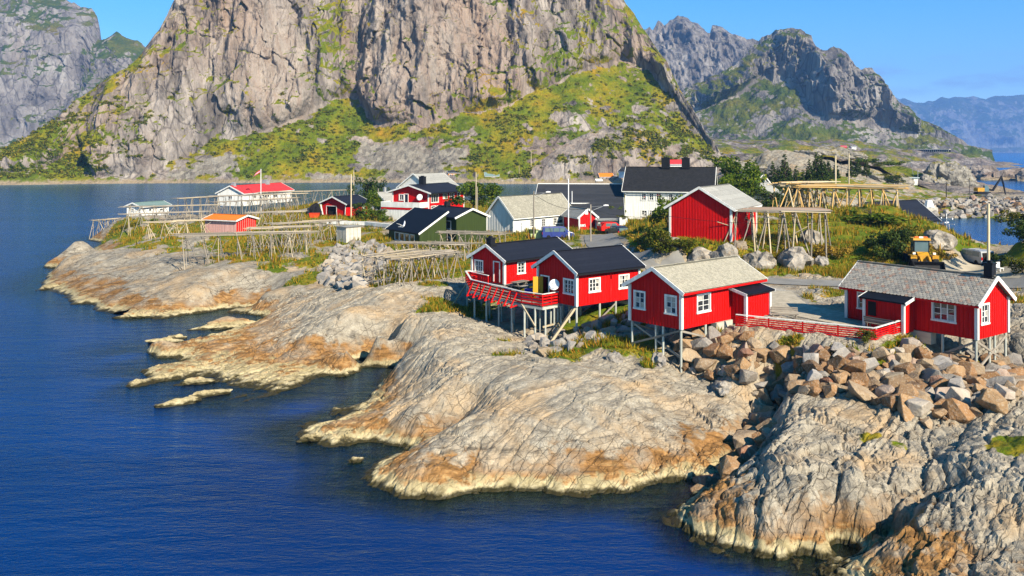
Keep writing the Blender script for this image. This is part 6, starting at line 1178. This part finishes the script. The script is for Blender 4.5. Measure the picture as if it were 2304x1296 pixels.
def tufts(name, n, x0, x1, y0, y1, seed, hmin=.25, hmax=.6, blades=8, th=.5):
    r = np.random.RandomState(seed); x = r.uniform(x0, x1, n).astype(np.float32); y = r.uniform(y0, y1, n).astype(np.float32); ok = np.abs(x) < .6*y+2; x, y = x[ok], y[ok]; zb = hbase(x, y); ok = zb > .8; x, y, zb = x[ok], y[ok], zb[ok]
    z, vg, rd, yd = detail(x, y, zb); ok = (vg+r.uniform(-.2, .2, len(x)) > th) & (rd > .4); x, y, z = x[ok], y[ok], z[ok]
    # keep out of the houses
    for h in (hA, hB, hC, hR, hT, hW, hL, hG, hH, hY, hX, hV, hS):
        c, s = math.cos(h.th), math.sin(h.th); lx = (x-h.N.x)*c+(y-h.N.y)*s; ly = -(x-h.N.x)*s+(y-h.N.y)*c; ok = ~((lx > -.2) & (lx < h.La+.2) & (ly > -.2) & (ly < h.Lb+.2)); x, y, z = x[ok], y[ok], z[ok]
    m = len(x); sc = np.clip(fbm(x*.25, y*.25, 0*x+6, 3)+.75, .4, 1.6); P = np.repeat(np.stack([x, y, z-.03], -1), blades, 0); P[:, :2] += r.normal(size=(m*blades, 2))*.14; a = r.uniform(0, 6.28, m*blades); w = r.uniform(.03, .06, m*blades)*(1+.4*(y0 > 95)); h = r.uniform(hmin, hmax, m*blades)*np.repeat(sc, blades)
    dx = np.stack([np.cos(a), np.sin(a), 0*a], -1); ln = r.normal(size=(m*blades, 2))*.16; tip = P+np.stack([ln[:, 0], ln[:, 1], h], -1)
    co = np.stack([P-dx*w[:, None], P+dx*w[:, None], tip], 1).reshape(-1, 3); o = tri_mesh(name, co, np.arange(len(co)).reshape(-1, 3), MAT['grass_blade']); tag(o, 'tall ochre and green grass growing on the ground between the rocks', 'grass', None, 'stuff')
tufts('grass', 26000, -35, 48, 52, 100, 3); tufts('meadow_grass', 30000, -80, 75, 100, 215, 4, .35, .85, 7)
def scrub():
    """leafy scrub on the mountain's green slopes, one mass"""
    co = []; fa = []; r = np.random.RandomState(11); k = 0
    tmpl = [leaves([(0, 0, .4), (.3, .1, .35), (-.25, .2, .3)], [.5, .4, .4], 26, .30, 50+i, .8)[0] for i in range(8)]
    for nm, cnt in (('mountain', 3800), ('knoll', 700)):
        me = bpy.data.objects[nm].data; n = len(me.vertices); v = np.empty(n*3, np.float32); me.vertices.foreach_get('co', v); v = v.reshape(-1, 3); vg = np.empty(n, np.float32); me.attributes['veg'].data.foreach_get('value', vg)
        py = HZ+(CH-v[:, 2])/v[:, 1]*F; w = np.where((vg > .45) & (py > -20) & (v[:, 2] > 3), np.clip(vg, 0, 1)*np.clip((py-60)/260, .12, 1)**2, 0); w = w*(.25+np.clip(fbm(v[:, 0]/22, v[:, 2]/22, v[:, 1]/40, 3)+.35, 0, 1.5)); w /= w.sum()
        for i in r.choice(n, cnt, p=w):
            s = r.uniform(.7, 2.0)*(1.5 if r.rand() < .1 else 1); c = tmpl[r.randint(8)]*s*np.array([1, 1, .9])+v[i]; co.append(c)
    co = np.concatenate(co); o = tri_mesh('scrub', co, np.arange(len(co)).reshape(-1, 4), MAT['scrub_leaf']); tag(o, 'green scrub and birch thicket covering the lower mountain slopes', 'scrub', None, 'stuff')
scrub()
for i, (px, py, s) in enumerate(((740, 408, 2.6), (345, 350, 3.2), (835, 245, 5), (822, 255, 4), (1110, 385, 5.5), (1125, 372, 5.5), (1140, 362, 5.5), (1150, 378, 5), (1098, 398, 5), (1165, 352, 4.5), (1008, 308, 3.5), (1150, 268, 4), (1160, 330, 3), (1270, 255, 5), (1250, 265, 5), (1310, 372, 4.5), (1295, 365, 4.5), (1330, 368, 4), (1575, 362, 4.5), (900, 388, 3.5), (980, 392, 4), (1050, 392, 4.5), (960, 388, 4.5), (300, 412, 3), (150, 330, 4.5), (170, 322, 4.5), (60, 360, 3.5))):
    pass
# ================================================================== POLES, WIRES, LAMPS
def pole(name, label, px, pyt, pyb, d, r=.12, mat='grey_wood', cross=False, lamp=0, cat='pole', group=None):
    b = D(px, pyb, d); t = D(px, pyt, d); z = zat(b.x, b.y) if d < 290 else b.z
    z = min(z, b.z+3); e = empty(name, (b.x, b.y, z)); tag(e, label, cat, group); H = t.z-z; rod('shaft', (0, 0, -.4 if d < 290 else -5), (0, 0, H), r, MAT[mat], e, n=8)
    if cross: box('crossarm', (0, 0, H-.5), (1.5, .1, .12), MAT[mat], e); [rod('insulator', (x, 0, H-.44), (x, 0, H-.2), .05, MAT['white_metal'], e, 'cyl', 6) for x in (-.65, 0, .65)]
    if lamp:
        beam('arm', (0, 0, H-.9), (lamp*1.9, 0, H-.15), .06, .06, MAT['grey_metal'], e); beam('arm_stay', (0, 0, H-.35), (lamp*1.5, 0, H-.2), .03, .03, MAT['grey_metal'], e); lh = MB().prism([(-.35, 0), (.35, .02), (.32, .16), (-.1, .2), (-.36, .12)], 'y', -.13, .13).build('lamp_head', MAT['white_metal'], e); lh.location = (lamp*2.1, 0, H-.2)
    return e
pole('street_lamp', 'street lamp on a wooden pole in front of the little red shed', 1329, 460, 553, 121, .1, lamp=1, cat='street lamp'); pole('street_lamp', 'street lamp on a wooden pole before the long white building', 1201, 430, 530, 128, .1, lamp=1, cat='street lamp'); pole('flagpole', 'white flagpole rising at the right end of the long white building', 1279, 402, 497, 128, .08, 'white_metal', cat='flagpole')
pole('short_mast', 'short white mast behind the roof of the long white building', 1287, 430, 470, 150, .07, 'white_metal', cat='mast'); pole('utility_pole', 'tall bare pole beside the red garage', 790, 392, 490, 168, .13, 'pale_wood', group='utility poles'); pole('utility_pole', 'thin pole behind the red garage roof', 796, 384, 470, 205, .1, 'pale_wood', group='utility poles'); pole('utility_pole', 'thin pole between the red house and the long white building', 1071, 388, 500, 150, .09, 'pale_wood', group='utility poles'); pole('utility_pole', 'second thin pole just right of the first by the green house', 1074, 420, 510, 138, .08, 'grey_wood', group='utility poles')
pole('utility_pole', 'stout pale pole standing behind the hilltop rack', 1880, 350, 430, 150, .16, 'pale_wood', group='utility poles'); pole('utility_pole', 'slimmer pale pole right of the stout one behind the hilltop rack', 1910, 345, 425, 165, .13, 'pale_wood', group='utility poles'); pole('utility_pole', 'grey pole among the spruces', 1861, 358, 400, 230, .12, group='utility poles'); pole('utility_pole', 'faint far pole between the two pale poles', 1893, 368, 400, 260, .12, group='utility poles')
pole('utility_pole', 'big pale pole rising behind the slate-roofed cabin chimney', 2224, 458, 632, 84, .15, 'pale_wood', group='utility poles'); pole('street_lamp', 'dark street lamp before the shadowed rock by the harbour road', 2065, 382, 412, 350, .14, 'grey_metal', lamp=1, cat='street lamp'); pole('utility_pole', 'black pole on the breakwater', 2129, 410, 462, 262, .14, 'black_metal', True, group='utility poles'); pole('utility_pole', 'thin dark pole right of the black breakwater pole', 2181, 400, 440, 300, .1, 'black_metal', group='utility poles'); pole('utility_pole', 'small pole behind the red garage roof ridge', 851, 424, 450, 190, .1, group='utility poles'); pole('utility_pole', 'grey post by the yard corner under the shed wall', 758, 478, 520, 140, .07, group='utility poles')
for i, (px, t, b, k) in enumerate(((520, 396, 413, 'left of the flag'), (607, 385, 412, 'right of the flag'), (684, 390, 412, 'right of the red roof'), (858, 388, 412, 'on the shore below the scree'), (966, 375, 410, 'above the red house roof'), (1195, 340, 372, 'on the rocky spur'), (1048, 386, 408, 'between the orange and green-roofed houses'), (1306, 355, 380, 'on the knoll, left of a pair'), (1313, 353, 380, 'on the knoll, right of a pair'), (1168, 372, 404, 'below the rocky spur'), (1061, 382, 408, 'near the green-roofed house'), (1422, 360, 385, 'left of the black tiled roof'))): 
    pole('far_pole', 'thin far pole across the bay '+k, px, t, b, 502 if px < 1100 else 494, .16, 'pale_wood', group='poles across the bay')
def wire(label, pts, sag=.8, r=.025, mat='black_metal'):
    mb = MB(); 
    for a, b in zip(pts, pts[1:]):
        n = 14; mb.tube([a.lerp(b, i/n)-Vector((0, 0, 4*sag*(i/n)*(1-i/n))) for i in range(n+1)], r, 5)
    o = mb.build('wire', MAT[mat]); tag(o, label, 'wire', 'overhead wires'); return o
wire('overhead wire from the lamp pole to the big white house', [D(1201, 437, 128), D(1329, 469, 121), D(1412, 478, 148)], .9); wire('overhead wire crossing in front of the red barn to the big pale pole', [D(1329, 470, 121), D(1510, 487, 97), D(1880, 497, 92), D(2224, 470, 84)], .5, .02); wire('overhead wire running right from the black breakwater pole', [D(2129, 412, 262), D(2330, 383, 262)], .6, .06); wire('overhead wire from the big pale pole past the right rock', [D(2224, 464, 84), D(2340, 450, 90)], .3, .02); wire('overhead wire from the hill to the breakwater pole', [D(1880, 372, 150), D(2129, 412, 262)], 1.5, .05)
# pennant
fp = pole('flag_pole', 'flagpole with a red pennant behind the bright red roof', 587, 380, 414, 205, .09, 'white_metal', cat='flagpole')
H = D(587, 380, 205).z-fp.location.z
def pennant():
    for nm, m, w0, w1, off in (('pennant_red', plain('flag_red', (.55, .02, .03), .8), 0, .75, 0), ('pennant_white', plain('flag_white', (.8, .8, .8), .8), .26, .5, -.012), ('pennant_blue', plain('flag_blue', (.02, .03, .25), .8), .33, .43, -.024)):
        v = []; f = []; n = 12
        for i in range(n+1):
            t = i/n; x = -1.75*t; z = H-.15-1.5*t**1.4; k = 1-.55*t
            for s in (w0, w1): v += [(x, .16*math.sin(t*7)+off, z-s*k), (x, .16*math.sin(t*7)+off+.008, z-s*k)]
        for i in range(n): a = i*4; f += [(a, a+2, a+6, a+4), (a+1, a+5, a+7, a+3), (a, a+4, a+5, a+1), (a+2, a+3, a+7, a+6)]
        mk(nm, v, f, m, fp)
pennant()
# ================================================================== VEHICLES
plain('yellow_paint', (.50, .25, .010), .6, .2, 2, spec=.4); plain('car_blue', (.03, .05, .22), .3, .15, 1, spec=.5); plain('car_dark', (.015, .018, .035), .3, .15, 1, spec=.5); plain('car_silver', (.34, .36, .37), .3, .15, 1, spec=.5); plain('window_glass', (.10, .16, .18), .08, .2, 1, spec=.7); plain('tail_red', (.45, .01, .01), .3, .1); plain('headlamp', (.85, .85, .80), .2, .1)
def wheel(e, c, r, w, ax='y', rim='grey_metal'):
    mb = MB(); prof = [(r*.55, -w/2), (r*.92, -w/2), (r, -w*.32), (r, w*.32), (r*.92, w/2), (r*.55, w/2)]; mb.lathe(prof, 16); o = mb.build('wheel', MAT['tyre_rubber'], e); o.location = c; o.rotation_euler = (math.pi/2, 0, 0) if ax == 'y' else (0, math.pi/2, 0)
    h = MB().lathe([(.001, -w*.42), (r*.56, -w*.42), (r*.56, w*.42), (.001, w*.42)], 12).build('rim', MAT[rim], o); return o
def car(name, label, loc, rz, paint, L=4.3, Wd=1.75, H=1.5, van=False, cat='car', rear_open=False):
    e = empty(name, loc, rz); tag(e, label, cat); a = L/2; hb = .28
    if van: prof = [(-a, hb), (-a, H*.62), (-a+.08, H-.05), (-a+.3, H), (a*.42, H), (a*.66, H*.64), (a*.97, H*.52), (a, H*.40), (a, hb)]
    else: prof = [(-a, hb), (-a, H*.58), (-a+.1, H*.64), (-a*.72, H-.04), (-a*.45, H), (a*.12, H), (a*.42, H*.66), (a*.92, H*.55), (a, H*.42), (a, hb)]
    b = MB().prism(prof, 'y', -Wd/2, Wd/2).build('body', MAT[paint], e); m = b.modifiers.new('bevel', 'BEVEL'); m.width = .07; m.segments = 2
    w = Wd/2+.008; zb, zt = H*.62, H*.93
    xs = [(-a*.84, -a*.34), (-a*.30, a*.06), (a*.10, a*.40)] if van else [(-a*.66, -a*.30), (-a*.26, a*.10)]
    for s in (-1, 1):
        for i, (x0, x1) in enumerate(xs): 
            k = .22 if i == len(xs)-1 else 0; MB().prism([(x0, zb), (x1+k, zb), (x1, zt), (x0, zt)], 'y', s*w-.012, s*w+.006).build('side_window', MAT['window_glass'], e)
        wheel(e, (-a*.62, s*(Wd/2-.08), .32), .32, .2); wheel(e, (a*.64, s*(Wd/2-.08), .32), .32, .2); box('headlight', (a+.004, s*Wd*.36, H*.42), (.04, .28, .16), MAT['headlamp'], e); box('tail_light', (-a-.004, s*Wd*.44, H*.5), (.04, .14, .34), MAT['tail_red'], e); box('mirror', (a*.42, s*(Wd/2+.1), H*.68), (.12, .18, .14), MAT[paint], e)
    mk('windscreen', [(a*.43+.02, -Wd*.42, H-.08), (a*.43+.02, Wd*.42, H-.08), (a*.66+.02, Wd*.45, H*.66), (a*.66+.02, -Wd*.45, H*.66)] if van else [(a*.13+.03, -Wd*.42, H-.06), (a*.13+.03, Wd*.42, H-.06), (a*.41+.03, Wd*.45, H*.68), (a*.41+.03, -Wd*.45, H*.68)], [(0, 1, 2, 3)], MAT['window_glass'], e)
    if rear_open: box('open_boot', (-a-.01, 0, H*.58), (.04, Wd*.78, H*.62), MAT['interior_dark'], e); [box('roof_bar', (x, 0, H+.08), (.06, Wd*.9, .05), MAT['grey_metal'], e) for x in (-a*.5, 0)]; [box('roof_rail', (-a*.25, s*Wd*.42, H+.05), (a*1.1, .05, .05), MAT['grey_metal'], e) for s in (-1, 1)]
    else: box('rear_window', (-a-.004, 0, H*.76), (.03, Wd*.75, H*.26), MAT['window_glass'], e)
    return e
car('parked_van', 'blue estate van parked in front of the long white building', gp(1254, 536), .12, 'car_blue', 4.6, 1.8, 1.75, True, 'van'); car('parked_car', 'dark car half hidden by the grassy bank near the big white house', W(1388, 531, 5.6), 1.9, 'car_dark', cat='car'); car('parked_car', 'red car seen just behind the dark car by the grassy bank', W(1378, 522, 5.7), .3, 'bright_red', cat='car'); car('parked_car', 'silver car with its boot open at the end of the dirt road', gp(2192, 594), 1.78, 'car_silver', 4.4, 1.8, 1.7, True, 'car', True)
def loader():
    p = gp(2073, 606); e = empty('wheel_loader', p+Vector((0, 0, .1)), -.18); tag(e, 'yellow wheel loader with black bucket on the road behind the slate roof', 'wheel loader'); Y = MAT['yellow_paint']; K = MAT['black_metal']
    for s in (-1, 1):
        wheel(e, (s*1.05, -.9, .72), .72, .55, 'x', 'yellow_paint'); wheel(e, (s*1.05, 1.6, .72), .72, .55, 'x', 'yellow_paint'); box('fender', (s*1.05, -.75, 1.52), (.62, 1.2, .1), Y, e); box('fender_front', (s*1.05, -1.3, 1.38), (.62, .1, .3), Y, e); box('headlight', (s*.98, -1.05, 1.78), (.26, .2, .2), MAT['headlamp'], e); box('light_pod', (s*.98, -.92, 1.72), (.32, .2, .36), Y, e)
        MB().prism([(-.9, 1.55), (-1.5, 1.45), (-2.5, .55), (-2.65, .35), (-2.4, .35), (-1.4, 1.15), (-.9, 1.2)], 'x', s*.42-.09, s*.42+.09).build('lift_arm', Y, e); rod('hydraulic_ram', (s*.25, -.8, 1.1), (s*.25, -2.3, .6), .07, MAT['grey_metal'], e, 'cyl', 8)
    MB().prism([(-1.0, .5), (-.9, 1.6), (-.4, 1.85), (.1, 1.85), (.1, .5)], 'x', -.55, .55).build('front_frame', Y, e); MB().prism([(.9, .6), (.9, 1.75), (2.6, 1.6), (2.75, .7)], 'x', -.75, .75).build('engine_hood', Y, e); box('chassis', (0, .5, .75), (.8, 2.6, .45), K, e)
    mb = MB(); [mb.box((x, y, 2.4), (.1, .1, 1.35)) for x in (-.72, .72) for y in (-.05, 1.1)]; mb.box((0, .5, 1.72), (1.5, 1.3, .14)); mb.build('cab_frame', K, e)
    box('windscreen', (0, -.07, 2.42), (1.36, .03, 1.28), MAT['window_glass'], e); [box('side_window', (s*.73, .5, 2.42), (.03, 1.1, 1.28), MAT['window_glass'], e) for s in (-1, 1)]; box('rear_window', (0, 1.12, 2.42), (1.36, .03, 1.28), MAT['window_glass'], e)
    MB().prism([(-.3, 3.05), (1.35, 3.05), (1.3, 3.25), (-.22, 3.25)], 'x', -.85, .85).build('cab_roof', Y, e); box('beacon_bar', (0, .2, 3.33), (1.25, .22, .16), plain('beacon', (.75, .16, .03), .4, .1), e); box('beacon_sign', (0, .08, 3.34), (.4, .05, .17), MAT['white_metal'], e)
    MB().prism([(-2.5, .1), (-3.4, .12), (-3.5, .2), (-2.75, .35), (-2.55, .75), (-2.75, 1.1), (-2.6, 1.15), (-2.4, .7)], 'x', -1.45, 1.45).build('bucket', K, e); 
    for s in (-1, 1): MB().prism([(-2.45, .1), (-3.45, .12), (-2.75, 1.12), (-2.45, 1.1)], 'x', s*1.45-.03, s*1.45+.03).build('bucket_side', K, e)
    rod('exhaust', (.35, 1.5, 1.6), (.35, 1.5, 2.5), .06, K, e, 'cyl', 8)
loader()
def excavator():
    p = D(2210, 453, 272); e = empty('excavator', (p.x, p.y, zat(p.x, p.y)+.5), .0); tag(e, 'yellow excavator with raised black arm on the breakwater', 'excavator'); Y = MAT['yellow_paint']; K = MAT['black_metal']
    for s in (-1, 1): MB().prism([(-1.9, .1), (-2.1, .45), (-1.8, .85), (1.8, .85), (2.1, .45), (1.9, .1)], 'y', s*1.1-.28, s*1.1+.28).build('track', K, e)
    box('undercarriage', (0, 0, .55), (2.0, 1.8, .4), K, e); MB().prism([(-2.0, 1.0), (-2.0, 2.0), (-1.7, 2.2), (.4, 2.1), (1.3, 1.8), (1.3, 1.0)], 'y', -1.25, 1.25).build('upper_body', Y, e); MB().prism([(.1, 1.0), (.1, 2.9), (1.0, 2.9), (1.4, 2.0), (1.4, 1.0)], 'y', -1.3, -.3).build('cab', MAT['window_glass'], e)
    P = lambda px, py: D(px, py, 272)-Vector((p.x, p.y, e.location.z))
    a, b, c, d = Vector((1.2, .2, 1.7)), P(2234, 428), P(2254, 397), P(2264, 446); MB().tube([a, b, c], [.36, .42, .26], 6).build('boom', K, e); MB().tube([c+Vector((-.2, 0, .2)), c.lerp(d, .3), d], [.25, .3, .14], 6).build('stick', K, e); rod('ram', a+Vector((.3, 0, -.3)), b+Vector((.2, 0, -.2)), .13, MAT['grey_metal'], e, 'cyl', 7)
    MB().prism([(-.2, .3), (.35, .3), (.6, -.3), (.2, -.75), (-.35, -.5)], 'y', -.5, .5).build('bucket', K, e).location = d
excavator()
def truck():
    p = D(2027, 401, 420); e = empty('truck', p, math.radians(-60)); tag(e, 'white and blue truck coming round the rock on the harbour road', 'truck')
    box('cargo_box', (.0, 0, 2.3), (4.0, 2.3, 2.6), plain('truck_blue', (.05, .15, .6), .5), e); MB().prism([(2.1, .5), (2.1, 2.9), (3.6, 2.9), (4.0, 1.9), (4.0, .5)], 'y', -1.15, 1.15).build('cab', MAT['white_metal'], e); box('windscreen', (3.86, 0, 2.25), (.1, 1.9, .8), MAT['window_glass'], e, ry=.4); box('chassis', (0, 0, .8), (5, 1.6, .3), MAT['black_metal'], e)
    for x in (-1.4, -.4, 3): [wheel(e, (x, s*1.0, .5), .5, .35) for s in (-1, 1)]
truck()
def boat():
    p = Vector((63.2, 129, 0)); e = empty('fishing_boat', p, .5); tag(e, 'small white fishing boat whose mast shows above the boathouse rock', 'boat'); mb = MB(); v = []; S_ = [(-4.5, 1.3, 1.2), (-2, 1.7, 1.2), (1, 1.7, 1.35), (3.4, 1.1, 1.7), (5, .06, 2.2)]
    for x, w, h in S_: v += [(x, -w, h), (x, -w*.75, .1), (x, 0, -.45), (x, w*.75, .1), (x, w, h)]
    f = [(i*5+j, i*5+j+1, (i+1)*5+j+1, (i+1)*5+j) for i in range(4) for j in range(4)]+[(0, 1, 2, 3, 4)]+[(i*5, (i+1)*5, (i+1)*5+4, i*5+4) for i in range(4)]; mb.add(v, f).build('hull', MAT['white_paint'], e)
    box('wheelhouse', (.4, 0, 2.5), (2.6, 2.2, 2.4), MAT['white_paint'], e); box('wheelhouse_window', (1.71, 0, 3.0), (.04, 1.9, .6), MAT['glass_dark'], e); box('wheelhouse_roof', (.4, 0, 3.75), (3.0, 2.5, .1), MAT['white_metal'], e)
    M = MAT['white_metal']; rod('mast', (0, 0, 3.7), (0, 0, 8.8), .07, M, e, 'cyl', 8); rod('mast', (.7, 0, 3.7), (.6, 0, 7.2), .05, M, e, 'cyl', 8)
    for z, w in ((8.0, 1.9), (7.3, 2.6), (6.0, .8), (5.2, .8), (4.4, .8)): box('crossbar', (.3 if w < 1 else 0, 0, z), (.8 if w < 1 else .08, w, .07), M, e)
    box('radar', (0, 0, 7.5), (.9, .16, .14), M, e); [box('lamp', (0, s*.9, 8.1), (.2, .2, .25), M, e) for s in (-1, 1)]
boat()
# ================================================================== SMALL THINGS
for k, (px, lab) in enumerate(((2053, 'white concrete cone block left of two on the quay'), (2090, 'white concrete cone block right of two on the quay'))):
    p = D(px, 475, 240); e = empty('concrete_block', (p.x, p.y, max(zat(p.x, p.y)-.6, 1.2))); tag(e, lab, 'concrete block', 'concrete blocks on the quay'); MB().prism([(-1.9, 0), (1.9, 0), (1.9, 1.4), (-1.9, 1.4)], 'y', -1.2, 1.2).build('base', MAT['concrete'], e); MB().lathe([(1.45, 1.4), (.85, 3.2), (.6, 3.3)], 8).build('cone', MAT['white_paint'], e)
p = D(2052, 446, 290); e = empty('kiosk', (p.x, p.y, zat(p.x, p.y)-.1)); tag(e, 'small white kiosk with grey roof on the harbour gravel', 'kiosk'); box('wall', (-.9, 0, 1.1), (1.3, 1.4, 2.2), MAT['white_paint'], e); box('wall', (.9, 0, 1.1), (1.3, 1.4, 2.2), MAT['white_paint'], e); box('roof', (0, 0, 2.4), (4.0, 2.2, .3), plain('blue_grey', (.35, .42, .45), .6), e)
def guard_rail():
    pts = [D(2034, 404, 415), D(2060, 411, 380), D(2085, 418, 352), D(2112, 424, 332)]; e = empty('guard_rail', pts[0]); tag(e, 'long guard rail along the harbour road below the shadowed rock', 'guard rail'); L = smooth_line(pts, 4)
    for i, p in enumerate(L): z = zat(p.x, p.y); p.z = z; rod('post', p-pts[0]-Vector((0, 0, .2)), p-pts[0]+Vector((0, 0, 1.0)), .07, MAT['grey_metal'], e, 'cyl', 6)
    for a, b in zip(L, L[1:]): beam('rail', a-pts[0]+Vector((0, 0, .85)), b-pts[0]+Vector((0, 0, .85)), .06, .35, MAT['grey_metal'], e)
guard_rail()
def gallery():
    a = D(2052, 342, 1010); b = D(2136, 344, 985); e = empty('avalanche_gallery', a); tag(e, 'long concrete avalanche gallery with columns over the far road', 'gallery'); d = b-a; L = d.length
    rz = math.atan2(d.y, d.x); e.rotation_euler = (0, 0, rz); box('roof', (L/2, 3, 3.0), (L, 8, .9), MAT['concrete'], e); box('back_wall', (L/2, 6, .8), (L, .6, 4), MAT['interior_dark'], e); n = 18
    for i in range(n): box('column', (L*(i+.5)/n, 0, .8), (.45, .6, 4), MAT['concrete'], e)
gallery()
def garden_wall():
    A = [W(737, 507, 5.0), W(823, 510, 5.0), W(882, 516, 5.0)]; e = empty('garden_wall', A[0]); tag(e, 'rough stone garden wall with white painted coping below the red garage', 'wall')
    t = NT('wall_stone'); p = t.obj(); c = t.mix(t.rng(t.voro(p, 2.6, out='Color'), .1, .9), (.30, .25, .18), (.56, .50, .40)); ed = t.voro(p, 2.6, 'DISTANCE_TO_EDGE'); c = t.mix(t.rng(ed, .06, 0), c, (.08, .07, .05)); m = t.fin(c, .9, t.bump(ed, .8, .15), .2)
    for a, b in zip(A, A[1:]): beam('stone_wall', a-A[0]+Vector((0, 0, -.6)), b-A[0]+Vector((0, 0, -.6)), .5, 1.9, m, e); beam('coping', a-A[0]+Vector((0, -.05, .55)), b-A[0]+Vector((0, -.05, .55)), .6, .6, MAT['white_paint'], e)
garden_wall()
p = gp(1217, 535); e = empty('skip', p, .1); tag(e, 'pale green open container beside the blue van', 'container'); MB().prism([(-1.5, 0), (1.5, 0), (1.7, 1.1), (-1.7, 1.1)], 'y', -.8, .8).build('body', plain('pale_green', (.42, .50, .24), .7), e); box('lid', (-1.25, 0, 1.0), (.9, 1.62, .5), MAT['green_paint'], e)
p = gp(1280, 540); e = empty('gate_post', p); tag(e, 'short white gate post by the road right of the blue van', 'post'); box('shaft', (0, 0, .55), (.22, .22, 1.1), MAT['white_paint'], e); box('cap', (0, 0, 1.13), (.3, .3, .08), MAT['white_paint'], e)
p = gp(1402, 508); e = empty('planter', p+Vector((0, 0, -.1))); tag(e, 'white box planter with greenery at the corner of the big white house', 'planter'); box('box', (0, 0, .6), (1.2, 1.0, 1.3), MAT['white_paint'], e); c = link('greenery', crown('mound', 'leaf_olive', 2), e); c.location = (0, 0, 1.15); c.scale = (1.1, 1.0, .9)
p = gp(707, 484); e = empty('net_heap', p); tag(e, 'heap of black fishing nets beside the red garage', 'net heap'); o = lump('nets', None, (0, 0, 0), (1.4, 1.2, 2.4), plain('net_black', (.012, .012, .014), .95, .4, 4, bump=.8), 3, 0, None, None, 3, .3); o.parent = e
p = gp(708, 487); e = empty('fish_tub', p+Vector((.2, -1.0, 0))); tag(e, 'orange plastic fish tub in front of the black nets', 'tub'); MB().prism([(-.8, 0), (.8, 0), (.95, .85), (-.95, .85)], 'y', -.55, .55).build('tub_body', plain('orange_plastic', (.70, .06, .015), .5), e); box('rim', (0, 0, .88), (2.0, 1.25, .08), MAT['orange_plastic'], e)
p = gp(695, 484); e = empty('oil_drum', p+Vector((.1, -.6, 0))); tag(e, 'dark upright drum left of the orange fish tub', 'drum'); MB().lathe([(.3, 0), (.31, .3), (.33, .32), (.31, .34), (.31, .62), (.33, .64), (.31, .66), (.3, 1.5), (.25, 1.55)], 12).build('drum_body', MAT['car_dark'], e)
p = gp(2250, 614); e = empty('garden_chair', p, .4); tag(e, 'white garden chair on the grass right of the big pale pole', 'chair'); box('seat', (0, 0, .45), (.5, .5, .05), MAT['white_metal'], e); box('backrest', (0, .24, .75), (.5, .05, .5), MAT['white_metal'], e); [box('leg', (x, y, .22), (.05, .05, .44), MAT['white_metal'], e) for x in (-.2, .2) for y in (-.2, .2)]
def gull():
    p = D(905, 510, 112); mb = MB(); pts = [(-.36, 0, .02), (-.25, 0, .02), (-.1, 0, 0), (.08, 0, .0), (.22, 0, .05), (.30, 0, .09), (.37, 0, .09)]; mb.tube(pts, [.03, .05, .085, .09, .06, .05, .01], 10)
    for s in (-1, 1):
        L = [(.08, .05, .04, .13), (.10, .30, .22, .12), (.02, .55, .42, .09), (-.10, .78, .55, .015)]; v = []
        for x, y, z, c in L: v += [(x+c, s*y, z), (x-c, s*y, z), (x-c, s*y, z-.018), (x+c, s*y, z-.018)]
        mb.add(v, [(i*4+j, i*4+(j+1) % 4, (i+1)*4+(j+1) % 4, (i+1)*4+j) for i in range(3) for j in range(4)]+[(0, 1, 2, 3), (12, 13, 14, 15)])
    mb.add([(-.34, -.03, .02), (-.34, .03, .02), (-.5, .09, .03), (-.5, -.09, .03), (-.34, -.03, .0), (-.34, .03, .0), (-.5, .09, .015), (-.5, -.09, .015)], [(0, 1, 2, 3), (7, 6, 5, 4), (0, 4, 5, 1), (1, 5, 6, 2), (2, 6, 7, 3), (3, 7, 4, 0)])
    o = mb.build('gull', plain('feather_white', (.82, .82, .82), .7, .08), None, True); o.location = p; o.rotation_euler = (.15, -.1, -.5); o.scale = (1.15, 1.15, 1.15); tag(o, 'white gull flying with raised wings before the green house roof', 'gull')
gull()
# ================================================================== AIR
def build_haze():
    t = NT('haze_air'); t.t.nodes.remove(t.b)
    v = t.n("ShaderNodeVolumePrincipled"); v.inputs['Color'].default_value = (.22, .47, 1.0, 1); v.inputs['Density'].default_value = 9.5e-5; v.inputs['Anisotropy'].default_value = .0
    t.l(v.outputs[0], t.out.inputs['Volume'])
    x0, x1, y0, y1, z0, z1 = -3200, 8500, -150, 11500, -6.5, 1100
    o = MB().box(((x0+x1)/2, (y0+y1)/2, (z0+z1)/2), (x1-x0, y1-y0, z1-z0)).build('haze', t.m); tag(o, 'pale blue haze softening the far mountains', 'haze', None, 'stuff')
build_haze()
